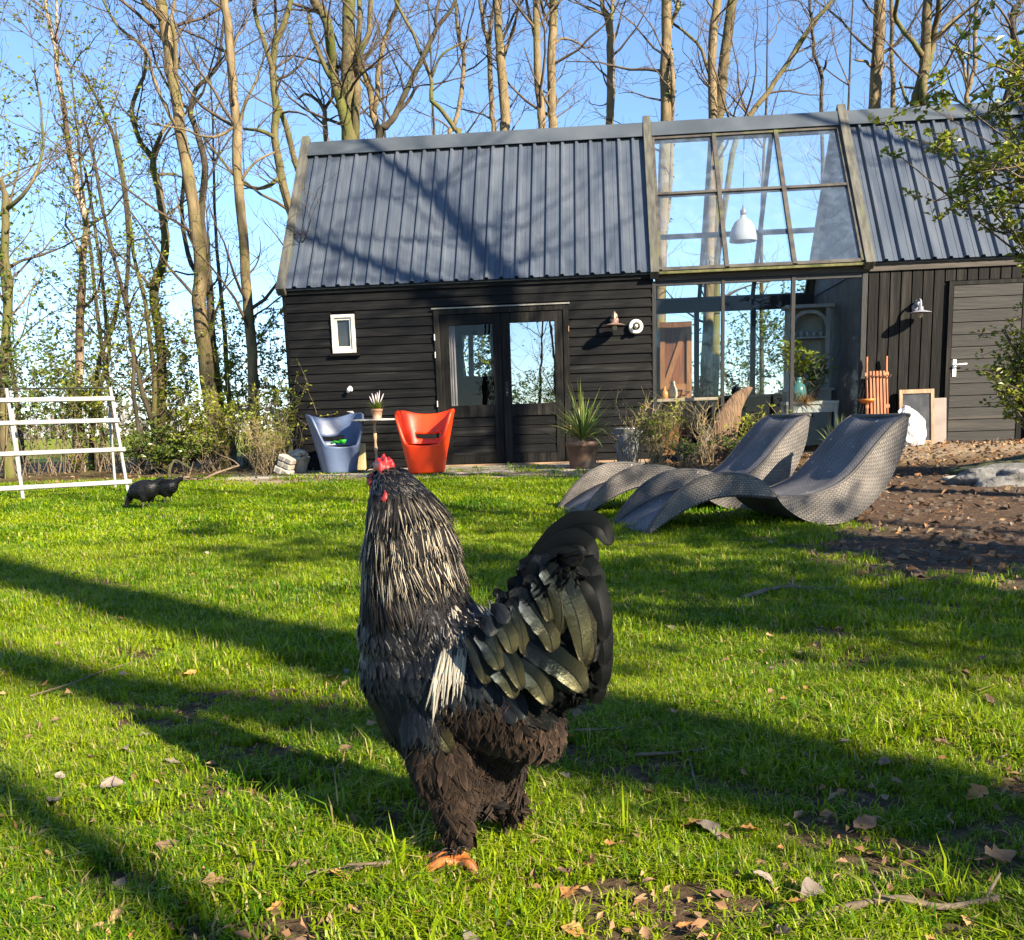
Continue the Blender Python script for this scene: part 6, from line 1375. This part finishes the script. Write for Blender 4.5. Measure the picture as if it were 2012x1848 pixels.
# downy wisps over the belly and legs
for c, n in surf(9000):
    x, y, z = c
    if z < .05 or not (z < .29 and (x < .04 or z < .21)): continue
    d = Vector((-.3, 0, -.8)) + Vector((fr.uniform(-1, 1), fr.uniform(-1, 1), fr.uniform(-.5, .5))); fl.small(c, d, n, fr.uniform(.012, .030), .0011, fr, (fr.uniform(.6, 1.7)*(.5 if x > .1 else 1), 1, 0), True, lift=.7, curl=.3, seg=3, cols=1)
fl.build('fluff', F_FLUF, rooster, 'stuff')
RINV = rooster.matrix_basis.inverted(); RROT = rooster.matrix_basis.to_3x3()
def on_body(px, py, off, l=.0):
    d = ray(px, py); o = RINV @ CAM_O; dd = (RROT.inverted() @ d).normalized(); h, n, i, dist = bvh.ray_cast(o, dd)
    if h is None: return sg(px, py, l)[0], Vector((0, 0, 0))
    return h - dd*off, n
camdir = (RINV @ CAM_O); 
def vnorm(p): return ((camdir-p).normalized()*.75 + Vector((0, 1, 0))*.45).normalized()
# long silver saddle feathers hanging over the flank
for k in range(40):
    f = fr.random(); x0 = 856 + 66*f + fr.uniform(-5, 5); y0 = 1288 - 34*f + fr.uniform(-10, 14); L_ = (1 - .30*f)*fr.uniform(95, 160); x1 = x0 - 12 + fr.uniform(-12, 12) - 8*(1-f); y1 = y0 + L_
    a, n = on_body(x0, y0, .006, .07); m_, n2 = on_body((x0+x1)/2+fr.uniform(-2, 2), (y0+y1)/2, .010 + .004*fr.random(), .075); b_, n3 = on_body(x1, y1, .012, .07)
    if abs((m_-a).length) > .2 or abs((b_-m_).length) > .2: continue
    q = Feathers(); pth = bezier([a, m_, b_], 4); w = fr.uniform(.0034, .0050); wd = [w*(.6+.4*min(1, i/3))*(1-(i/8)**3)+.0004 for i in range(9)]; q.ribbon(pth, wd, vnorm(m_), (fr.uniform(.7, 1.15), 1 if fr.random() < .8 else .3, 0), 4, .15); q.build('saddle_feather', F_SADD, rooster)
# short pale ticks above them, on the back
tk = Feathers()
for k in range(90):
    x0 = fr.uniform(880, 965); y0 = 1205 + fr.uniform(-14, 60) - (x0-880)*.15; a, n = on_body(x0, y0, .004, .05); d = Vector((-.6, .2, -.75)) + rdir(fr)*.4; tk.small(a, d, (n if n.length > .5 else Vector((0, 1, .2))), fr.uniform(.014, .028), .0045, fr, (fr.uniform(.5, 1.0), 1, 0), True)
tk.build('back_feathers', F_SADD, rooster, 'stuff')
# tail: big curved feathers one by one. pixel path, width in pixels, distance left of the middle plane
def big(name, mat, pts, wpx, l0, l1=None, tint=1.0, tipk=2.6, basek=.55, lowk=.30, arch=.08, cols=6):
    l1 = l0 if l1 is None else l1; P = []; n = len(pts)
    for i, (x, y) in enumerate(pts): P.append(sg(x, y, l0 + (l1-l0)*i/(n-1))[0])
    pth = bezier(P, 12); k = len(pth); wm = wpx*1.55/FPX; wd = []; sd_ = fr.random()*50
    for i in range(k):
        f = i/(k-1); wd.append(wm*(basek + (1-basek)*min(1, f/lowk))*(max(0, 1-max(0, (f-.55)/.45)**tipk))**.5*(1 + .10*noise.noise(Vector((f*9, sd_, 0))) + .04*sstep(.45, .9, f)*noise.noise(Vector((f*40, sd_, 3)))) + .0008)
    q = Feathers(); q.ribbon(pth, wd, [vnorm(p) for p in pth], (tint, 0, 0), cols, arch); return q.build(name, mat, rooster)
Z1 = lambda pts: [(665.3+.281*a, 878+.281*b) for a, b in pts]; Z2 = lambda pts: [(665.3+.281*a, 1264+.281*b) for a, b in pts]
T = [  # far side and centre, black
 ([(1200, 1080), (1370, 790), (1540, 610), (1700, 540), (1830, 570), (1905, 690)], 175, -.010, -.02), ([(1230, 1040), (1400, 800), (1570, 690), (1710, 700), (1780, 860)], 190, .004, .0), ([(1260, 1020), (1420, 860), (1600, 800), (1740, 870), (1800, 1000), (1815, 1120)], 180, .010, .006),
 ([(1300, 1000), (1470, 900), (1650, 900), (1785, 1000), (1845, 1200), (1850, 1370)], 170, .012, .01), ([(1300, 1040), (1480, 970), (1660, 1010), (1795, 1160), (1850, 1390), (1850, 1550)], 170, .008, .0), ([(1330, 1080), (1510, 1060), (1680, 1150), (1795, 1340), (1838, 1560), (1825, 1710)], 180, .004, -.01), ([(1360, 1130), (1540, 1160), (1690, 1290), (1775, 1490), (1795, 1700), (1775, 1800)], 190, .0, -.015),
 ([(1380, 1180), (1560, 1260), (1690, 1420), (1740, 1580), (1760, 1720)], 210, -.004, -.015), ([(1500, 940), (1680, 1000), (1800, 1130), (1855, 1320), (1885, 1500), (1862, 1660)], 80, -.012, -.02), ([(1520, 1000), (1700, 1080), (1800, 1220), (1848, 1420), (1850, 1600), (1825, 1700)], 72, -.016, -.03), ([(1560, 1050), (1720, 1180), (1800, 1380), (1828, 1580), (1795, 1740)], 76, -.02, -.03),
 ([(1180, 1100), (1330, 850), (1500, 690), (1660, 620), (1800, 640)], 150, -.02, -.03), ([(1220, 1120), (1350, 960), (1480, 840), (1600, 780), (1720, 790)], 180, .012, .01), ([(1400, 1240), (1540, 1380), (1640, 1540), (1680, 1700)], 210, -.01, -.01), ([(1350, 1300), (1480, 1480), (1560, 1640), (1600, 1780)], 200, -.012, -.02)]
for i, (p, w, l0, l1) in enumerate(T): big('tail_feather', F_TAIL, Z1(p), w*.281, l0, l1, fr.uniform(.8, 1.2), 2.2 if i in (0, 1) else 1.45, .4, .5)
Cv = [ (Z1([(1300, 1020), (1390, 830), (1500, 930), (1560, 1130), (1545, 1320)]), 118, .030, .036), (Z1([(1330, 900), (1470, 870), (1590, 1010), (1680, 1240), (1715, 1520)]), 140, .026, .034), (Z1([(1190, 1060), (1280, 1060), (1390, 1190), (1470, 1310), (1500, 1440)]), 140, .040, .046), (Z1([(1170, 1090), (1230, 1130), (1275, 1270), (1300, 1460)]), 95, .044, .050),
 (Z1([(1080, 1190), (1120, 1220), (1180, 1320), (1220, 1450)]), 115, .056, .060), (Z1([(1040, 1270), (1070, 1320), (1110, 1430), (1135, 1545)]), 100, .062, .066), (Z1([(1120, 1400), (1170, 1450), (1230, 1560), (1285, 1700)]), 108, .060, .066), (Z1([(1230, 1330), (1330, 1400), (1500, 1490), (1640, 1600), (1725, 1720)]), 160, .048, .050), (Z2([(1190, 130), (1290, 190), (1390, 280), (1475, 435)]), 150, .056, .058),
 (Z2([(1000, 90), (1080, 160), (1180, 260), (1235, 390)]), 120, .064, .066), (Z2([(960, -60), (1040, 20), (1100, 110), (1130, 190)]), 115, .066, .070), (Z1([(1520, 1130), (1620, 1180), (1700, 1330), (1730, 1540)]), 130, .018, .024), (Z1([(1230, 1150), (1330, 1240), (1400, 1400), (1420, 1560)]), 130, .038, .044), (Z1([(1430, 1330), (1540, 1400), (1640, 1520), (1690, 1640)]), 140, .020, .026), (Z1([(1060, 1130), (1110, 1140), (1150, 1190), (1170, 1240)]), 90, .058, .062), (Z1([(1000, 1200), (1040, 1230), (1060, 1280), (1060, 1330)]), 85, .062, .068), (Z1([(1290, 940), (1370, 960), (1450, 1080), (1480, 1230)]), 110, .034, .040), (Z2([(900, -40), (960, 60), (1010, 180), (1040, 290)]), 110, .068, .070), (Z2([(1110, 300), (1200, 350), (1260, 450), (1290, 540)]), 110, .050, .055), (Z2([(1000, 280), (1100, 380), (1180, 480), (1240, 560)]), 110, .055, .06)]
for i, (p, w, l0, l1) in enumerate(Cv):
    dark = i in (14, 15, 18, 19); big('covert_feather', F_COV if not dark else F_WING, p, w*.281*1.16, l0+.004, l1+.006, fr.uniform(.75, 1.3), 1.9, .5, .4, .10)
for i in (2, 3, 4, 5, 6, 7, 8, 9, 10, 12, 13, 17, 0, 1):
    p, w, l0, l1 = Cv[i]; jx, jy = fr.uniform(-16, 20), fr.uniform(-22, 10)
    big('covert_feather', F_COV, [(a + jx + fr.uniform(-3, 3), b + jy + fr.uniform(-3, 3)) for a, b in p], w*.281*fr.uniform(.95, 1.2), l0-.012, l1-.010, fr.uniform(.35, .8), 2.4, .45, .45, .09)
for rep in range(2):
    for i in (0, 1, 2, 3, 4, 5, 6, 7, 8, 9, 10, 11, 12, 13, 16, 17):
        p, w, l0, l1 = Cv[i]; jx, jy = fr.uniform(-26, 26), fr.uniform(-26, 22); sq = fr.uniform(.7, 1.0); x0_, y0_ = p[0]
        big('covert_feather', F_COV if fr.random() < .7 else F_WING, [(x0_ + (a-x0_)*sq + jx, y0_ + (b-y0_)*sq + jy) for a, b in p], w*.281*fr.uniform(.7, 1.0), l0-.010-.006*rep, l1-.008-.006*rep, fr.uniform(.4, 1.1), 1.7, .5, .4, .12)
# red ear lobe and wattle showing at the side of the head
er_ = MB()
for (x, y, r_) in ((757, 966, 4), (758, 972, 5.5), (757, 978, 6.5), (754, 983, 6), (750, 980, 4.5), (747, 972, 3.5), (760, 980, 4)):
    a, n = on_body(x, y, .0015, .02); er_.ball(a, r_*1.55/FPX, 10, 8)
remeshed(er_, 'ear_lobe', mk('red_ear_skin', (.13, .005, .006), (.24, .010, .010), 40, .55, bump=.6, bscale=120, bdist=.002), rooster, .002, 3)
# wing point laid along the flank
for i, (p, w, l) in enumerate([(Z2([(330, 60), (430, 200), (520, 360), (600, 540)]), 130, .086), (Z2([(250, 100), (360, 260), (470, 430), (570, 600)]), 120, .086), (Z2([(200, 160), (320, 330), (440, 490), (560, 640)]), 110, .085), (Z2([(430, 330), (560, 480), (690, 620), (800, 770)]), 150, .096)]): big('wing_feather', F_WING if i < 3 else F_COV, p, w*.281, l-.012, l, .9, 2.2, .5, .4)
# loose body feathers on the thigh
for k in range(46):
    x0 = fr.uniform(770, 960); y0 = fr.uniform(1450, 1590); a, n = on_body(x0, y0, .004, .06)
    if n.length < .5: continue
    q = Feathers(); q.small(a, Vector((-.15, 0, -1)) + rdir(fr)*.45, n, fr.uniform(.03, .055), fr.uniform(.010, .018), fr, (fr.uniform(.5, 1.2), fr.random()*.6, 0), False, .25, .25, 5, 4); q.build('thigh_feather', F_FLUF, rooster)
# head: comb, face, wattles, beak, eye
COMB = mk('red_comb_skin', (.30, .008, .010), (.44, .018, .018), 40, .5, bump=.5, bscale=90, bdist=.002); BEAK = mk('horn_beak', (.22, .14, .06), (.34, .24, .11), 30, .4); EYE = mk('eye_black', (.004, .004, .004), None, 5, .1, coat=1)
hc, ht = sg(758, 944); hd_ = Vector((math.cos(R(38)), -math.sin(R(38)), 0)); hs = Vector((math.sin(R(38)), math.cos(R(38)), 0))
q = MB(); q.ball(hc + hd_*.010 + Vector((0, 0, .004)), (.026, .022, .026), 14, 10)
def sk(mb, p, r_): mb.ball(p, r_, 10, 7)
cm = MB()
for k in range(9):
    f = k/8; bse = hc + hd_*(.030 - .044*f) + Vector((0, 0, .014 + .006*math.sin(3.14*f)))
    for s_ in (-1, 0, 1): hgt = (.009 + .008*abs(math.sin(f*9.4+s_*1.9)))*(1.1 if s_ == 0 else .85); cm.ball(bse + hs*(.0095*s_) + Vector((0, 0, hgt*.35)), (.0055, .0052, hgt), 8, 7)
remeshed(cm, 'comb', COMB, rooster, .0022, 3)
wt = MB()
for s_ in (-1, 1):
    for k in range(6): f = k/5; wt.ball(hc + hd_*(.022-.006*f) + hs*(s_*.012) + Vector((0, 0, -.012-.034*f)), (.007*(1-.2*f), .005, .009), 8, 6)
    wt.ball(hc + hd_*.016 + hs*(s_*.020), (.013, .006, .013), 10, 7); 
    for k in range(4): wt.ball(hc - hd_*(.004) + hs*(s_*.024) + Vector((0, 0, -.006-.010*k)), (.007, .005, .009), 8, 6)
remeshed(wt, 'wattles', COMB, rooster, .0022, 3)
q = MB(); q.tube(bezier([hc + hd_*.026 + Vector((0, 0, -.004)), hc + hd_*.042 + Vector((0, 0, -.003)), hc + hd_*.054 + Vector((0, 0, -.014))], 4), [.010, .0095, .009, .008, .007, .0055, .004, .0025, .0008], 10); q.build('beak', BEAK, rooster, smooth=True)
for s_ in (-1, 1): MB().ball(hc + hd_*.018 + hs*(s_*.0245) + Vector((0, 0, .006)), .0048, 10, 8).build('eye', EYE, rooster, smooth=True)
# feet
SKIN = mk('orange_foot_scales', (.24, .065, .012), (.40, .13, .028), 60, .5, bump=.8, bscale=140, bdist=.002, c3=(.14, .06, .03), c3scale=25)
def foot(ankle_px, l, base, yaw, name='foot'):
    a = sg(*ankle_px, l)[0]; b_ = Vector((base.x, base.y, .012)); mb = MB(); mb.tube(bezier([a + Vector((0, 0, .03)), a.lerp(b_, .5) + Vector((-.004, 0, 0)), b_ + Vector((0, 0, .008))], 4), [.013, .0125, .012, .0115, .0115, .012, .0125, .013, .014], 10)
    claws = MB()
    for an, L_ in ((0, .072), (.62, .060), (-.62, .060), (2.75, .038)):
        d = Vector((math.cos(yaw+an), math.sin(yaw+an), 0)); p0 = b_ + Vector((0, 0, .004)); p1 = b_ + d*L_*.5 + Vector((0, 0, .010)); p2 = b_ + d*L_ + Vector((0, 0, -.004)); mb.tube(bezier([p0, p1, p2], 4), [.0115, .0105, .010, .0095, .0095, .009, .0085, .008, .006], 8)
        claws.tube([p2, p2 + d*.010 + Vector((0, 0, .001)), p2 + d*.019 + Vector((0, 0, -.008))], [.005, .0038, .0008], 6)
    f_ = remeshed(mb, name, SKIN, rooster, .003, 3); claws.build('claws', BEAK, f_, smooth=True)
    ff = Feathers()
    for k in range(70):
        t_ = fr.random(); p = a.lerp(b_, t_) + rdir(fr, -.3, .3)*.012; side = Vector((fr.uniform(-.6, .8), (1 if l > 0 else -1)*fr.uniform(-.1, .9), -.55)); ff.small(p, side, Vector((0, 0, 1)) + rdir(fr)*.4, fr.uniform(.018, .045), fr.uniform(.004, .008), fr, (fr.uniform(.8, 2.0), fr.random(), 0), False, .2, .4)
    ff.build('foot_feathers', F_FLUF, f_, 'stuff')
lf_ = W2R @ gp(908, 1716); rf_ = W2R @ gp(1003, 1622)
foot((899, 1660), .066, lf_, .15); foot((1003, 1585), -.05, rf_, .05)

# ================================================================ two black hens grazing by the rack
BLK = mk('glossy_black_plumage', (.003, .003, .004), (.007, .007, .009), 25, .5, spec=.25, bump=.3, bscale=60, stretch=(.5, 2, 2))
def hen(label, px, py, heading, sc, seed):
    p = gpg(px, py); root = empty('hen', (p.x, p.y, p.z), heading); tag(root, label, 'hen', 'black hens grazing on the lawn'); mb = MB()
    def ch(L_):
        for i in range(len(L_)-1):
            a, ra = Vector(L_[i][:3])*sc, L_[i][3]*sc; b, rb = Vector(L_[i+1][:3])*sc, L_[i+1][3]*sc; k = max(2, int((b-a).length/(.3*min(ra, rb))))
            for j in range(k+1): f = j/k; mb.ball(a.lerp(b, f), ra+(rb-ra)*f, 12, 8)
    ch([(-.14, 0, .265, .055), (-.07, 0, .235, .105), (0, 0, .22, .118), (.07, 0, .215, .095), (.125, 0, .20, .055), (.17, 0, .15, .036), (.20, 0, .095, .028), (.218, 0, .055, .025), (.228, 0, .040, .022)])
    ch([(-.12, 0, .27, .055), (-.19, 0, .315, .035), (-.24, 0, .35, .018)]); ch([(-.02, .05, .18, .055), (-.02, .055, .12, .032)]); ch([(-.02, -.05, .18, .055), (-.02, -.055, .12, .032)])
    b = remeshed(mb, 'body', BLK, root, .009*sc, 6); r = random.Random(seed); ft = Feathers(); v = b.data
    for k in range(160):
        q = v.polygons[r.randrange(len(v.polygons))]
        if q.center.z < .10*sc: continue
        ft.small(q.center.copy(), Vector((-1, 0, .1 if q.center.x < -.1*sc else -.35)) + rdir(r)*.25, q.normal.copy(), r.uniform(.03, .05)*sc, .016*sc, r, (r.uniform(.6, 1.5), 0, 0), False, .01, .03)
    for k in range(18): ft.small(Vector((-.18, r.uniform(-.02, .02), .30))*sc, Vector((-1, r.uniform(-.15, .15), r.uniform(.2, 1.0))), Vector((0, 1, 0)), r.uniform(.06, .10)*sc, .03*sc, r, (1, 0, 0), False, .0)
    ft.build('plumage', F_TAIL, root, 'stuff')
    for s_ in (-1, 1):
        m_ = MB(); a = Vector((-.02, s_*.055, .13))*sc; e = Vector((-.01, s_*.055, .008)); m_.tube([a, a.lerp(e, .5), e], [.010*sc, .009*sc, .009*sc], 6)
        for an in (0, .6, -.6, 3.0): m_.tube([e, e + Vector((math.cos(an)*.05, math.sin(an)*.05, -.002))], [.007, .004], 5)
        m_.build('leg', mk('dark_leg', (.05, .04, .03), None, 5, .6) if 'dark_leg' not in bpy.data.materials else bpy.data.materials['dark_leg'], root)
    MB().tube([Vector((.235, 0, .022))*sc, Vector((.252, 0, .004))*sc], [.008*sc, .002*sc], 6).build('beak', BEAK, root)
    MB().ball(Vector((.212, 0, .085))*sc, (.012*sc, .004*sc, .016*sc), 8, 6).build('comb', COMB, root)
    return root
hen('nearer black hen pecking at the grass beside the white rack', 285, 1003, math.pi - R(8), .76, 1)
hen('farther black hen half hidden behind the other hen', 328, 991, R(168), .66, 2)
# ================================================================ small things on the lawn
def leaf_mesh(seed, kind):
    r = random.Random(seed); n = 9; L_ = .075; vs = []; lob = []
    for i in range(n+1):
        f = i/n; w = math.sin(math.pi*min(1, f*1.02)**.8)*.42*L_*(1 + (.30 if kind == 0 else .08)*math.cos(f*math.pi*(7 if kind == 0 else 2))) * r.uniform(.85, 1.15) + .001
        cz = r.uniform(.10, .5)
        lob.append((f*L_, w))
    cu = r.uniform(-.3, .7); tw = r.uniform(-.7, .7); fs = []
    for i, (x, w) in enumerate(lob):
        f = i/n; z0 = cu*L_*.5*(f-.5)**2*2 + .004
        for s_ in (-1, -.5, 0, .5, 1):
            y = s_*w; z = z0 + abs(s_)**1.5*w*r.uniform(.10, .45) + tw*y*(f-.5); vs.append((x-L_/2, y*.9, z + .003*r.random()))
    for i in range(n):
        for k in range(4): fs.append((i*5+k, i*5+k+1, (i+1)*5+k+1, (i+1)*5+k))
    o = len(vs); vs += [(-L_/2-.022, .001, .004), (-L_/2-.022, -.001, .004), (-L_/2+.005, -.001, .005), (-L_/2+.005, .001, .005)]; fs.append((o, o+1, o+2, o+3))
    q = MB(); q.add(vs, fs); return q
LM = [mk('dry_leaf_tan', (.22, .12, .055), (.34, .205, .10), 40, .75, rand=.35, transl=.2), mk('dry_leaf_brown', (.13, .075, .042), (.24, .145, .085), 40, .8, rand=.35, transl=.12), mk('dry_leaf_orange', (.36, .15, .04), (.50, .25, .08), 40, .7, rand=.3, transl=.25), mk('dry_leaf_grey', (.13, .10, .078), (.21, .165, .13), 40, .85, rand=.3)]
lms = [leaf_mesh(700+i, i % 2).mesh('fallen_leaf', LM[i % 4], True) for i in range(16)]
lr = random.Random(9)
def drop_leaf(p, s, m=None):
    o = obj('fallen_leaf', m or lr.choice(lms), None, (p.x, p.y, gz(p.x, p.y) + .014 + .010*lr.random()), (lr.uniform(-.5, .5), lr.uniform(-.5, .5), lr.uniform(0, 6.28))); o.scale = (s, s*lr.uniform(.7, 1), s)
    tag(o, 'dry brown oak leaf lying in the lawn grass', 'leaf', 'fallen leaves on the lawn'); return o
for (x, y, s) in [(242, 1230, 1.3), (375, 1340, 1.0), (578, 1372, .8), (676, 1494, 1.2), (140, 1380, 1.1), (540, 1505, .9), (600, 1730, 1.3), (1390, 1650, 1.5), (1276, 1575, 1.1), (1360, 1640, 1.2), (1545, 1390, 1.0), (1945, 1400, 1.3), (1960, 1715, 1.4), (1245, 1180, .8), (1160, 1725, .8), (950, 1765, 1.1), (1040, 1610, .9), (1060, 1600, .8), (225, 1560, 1.3), (110, 1600, 1.1), (1700, 1640, 1.2), (1480, 1045, .9), (1300, 1135, .6), (690, 1640, .9), (505, 1690, .8), (1735, 1520, .9), (1580, 1500, .8), (1770, 1190, .8), (1920, 1580, 1.2), (1850, 1480, 1.0), (1260, 1265, .7), (860, 1200, .6), (330, 1690, 1.1), (1590, 1780, 1.2), (1830, 1790, 1.3), (430, 1760, 1.2)]:
    drop_leaf(gpg(x, y), s*.52)
k = 0
while k < 255:
    y = 1.15 + 8.0*lr.random()**1.7; x = lr.uniform(-.54, .54)*y
    if abs(x+.05) < .16 and 1.4 < y < 1.7: continue
    drop_leaf(Vector((x, y, 0)), lr.uniform(.22, .50)); k += 1
# twigs dropped on the lawn
TW = mk('dropped_twig', (.085, .060, .038), (.17, .125, .080), 20, .85, bump=.4)
for lb, pts, w in [('long pale dead stick lying in the shaded grass before the loungers', [(1440, 1191), (1500, 1175), (1545, 1166), (1600, 1170), (1662, 1164)], .011), ('thin brown twig lying across the shaded grass right of the cockerel', [(1130, 1452), (1180, 1450), (1228, 1443)], .004), ('thin straight twig in the shaded grass right of the cockerel legs', [(1250, 1503), (1320, 1498), (1392, 1494)], .004), ('brown stick in the grass at the bottom right', [(1560, 1836), (1640, 1812), (1760, 1800), (1850, 1806), (1960, 1800)], .007), ('short crooked twig standing up right of the fallen leaves', [(1355, 1490+10), (1362, 1540), (1372, 1580)], .003), ('pale stick lying in the grass at the bottom left', [(560, 1742), (640, 1736), (720, 1732), (770, 1722)], .006), ('thin curved twig in the grass at the lower left', [(60, 1380), (140, 1360), (200, 1330), (262, 1316)], .0025), ('pale straw lying on the lawn right of the cockerel tail', [(1210, 1080), (1270, 1078), (1330, 1077)], .004)]:
    P = [gpg(*q) for q in pts]; P = [Vector((q.x, q.y, q.z + .016 + lr.uniform(-.003, .012))) for q in P]; pt = bezier(P, 4); mb = MB(); mb.tube(pt, [w*(1-.45*i/len(pt))*lr.uniform(.85, 1.15) for i in range(len(pt))], 7)
    if w > .005:
        for j in range(3): a = pt[lr.randrange(2, len(pt)-1)]; mb.tube([a, a + Vector((lr.uniform(-.08, .08), lr.uniform(-.05, .05), .02))], [w*.5, w*.25], 5)
    o = mb.build('twig', TW, None, smooth=True); tag(o, lb, 'twig')
# clods and litter on the bare soil
cl_ = MB()
for i in range(900):
    y = lr.uniform(3.6, 10.5); x = lr.uniform(1.6, .56*y+.3); b_, l_, s_ = masks(x, y)
    if lr.random() > max(b_, l_): continue
    z = gz(x, y); s = lr.uniform(.012, .045); cl_.ball((x, y, z), (s, s*lr.uniform(.6, 1), s*lr.uniform(.3, .6)), 6, 4)
o = cl_.build('soil_clods', mk('soil_clod', (.035, .023, .015), (.10, .07, .046), 30, .95, bump=.6), None); tag(o, 'loose brown soil clods on the bare ground to the right', 'soil', kind='stuff')
lt = MB()
for i in range(5200):
    if lr.random() < .55: y = lr.uniform(9.2, 13.2); x = lr.uniform(.9, .56*y)
    elif lr.random() < .5: y = lr.uniform(3.8, 9.5); x = lr.uniform(1.4, .56*y+.2)
    else: y = lr.uniform(10.5, 15); x = lr.uniform(-.58*y, -1.0)
    b_, l_, s_ = masks(x, y)
    if lr.random() > max(b_*.35, l_*.8, s_*.5): continue
    c = lr.choice(((1, .62, .34), (.55, .33, .18), (.9, .75, .5), (.35, .22, .13))); v = lr.uniform(.6, 1.1); leaf_quad(lt, (x, y, gz(x, y) + .008), Vector((lr.uniform(-1, 1), lr.uniform(-1, 1), lr.uniform(-.05, .5))), lr.uniform(.03, .08), lr.uniform(.015, .045), lr, tuple(v*q for q in c))
for i in range(2600):
    y = 1.15 + 5.5*lr.random()**1.6; x = lr.uniform(-.55, .55)*y; b_, l_, s_ = masks(x, y)
    if lr.random() > .25 + .75*b_: continue
    c = lr.choice(((1, .66, .40), (.6, .38, .22), (.8, .66, .45), (.4, .26, .17))); v = lr.uniform(.7, 1.2); leaf_quad(lt, (x, y, gz(x, y) + .006 + .014*lr.random()), Vector((lr.uniform(-1, 1), lr.uniform(-1, 1), lr.uniform(-.1, .5))), lr.uniform(.008, .030), lr.uniform(.004, .016), lr, tuple(v*q for q in c))
o = lt.build('leaf_litter', mk('leaf_litter_brown', (.22, .175, .13), (.32, .26, .20), 20, .85, vcol=True), None); tag(o, 'brown leaf litter on the beds and among the lawn grass', 'leaf litter', kind='stuff')
# the flat field and a far wood on the horizon, beyond the trees
FG = mk('field_green', (.13, .165, .030), (.19, .22, .045), .4, 1.0, spec=0.0, c3=(.14, .13, .06), c3scale=.08); q = MB(); q.add([(-700, 26, .172), (700, 26, .172), (1400, 1600, .172), (-1400, 1600, .172)], [(0, 1, 2, 3)]); o = q.build('field', FG, None); tag(o, kind='structure')
fw_ = MB(); wr = random.Random(14)
for i in range(170):
    x = wr.uniform(-330, 330); y = wr.uniform(310, 360); h = wr.uniform(4, 11)
    for j in range(26): p = Vector((x + wr.gauss(0, h*.35), y + wr.gauss(0, 3), .2 + h*wr.random())); leaf_quad(fw_, p, rdir(wr), 3.0, 2.4, wr, (1, 1, 1))
o = fw_.build('far_wood', mk('far_wood_hazed_twigs', (.14, .14, .13), (.20, .19, .16), .05, .95), None); tag(o, 'hazy line of bare wood on the far horizon', 'wood', kind='stuff')  # pale colour paints distance haze onto the twigs
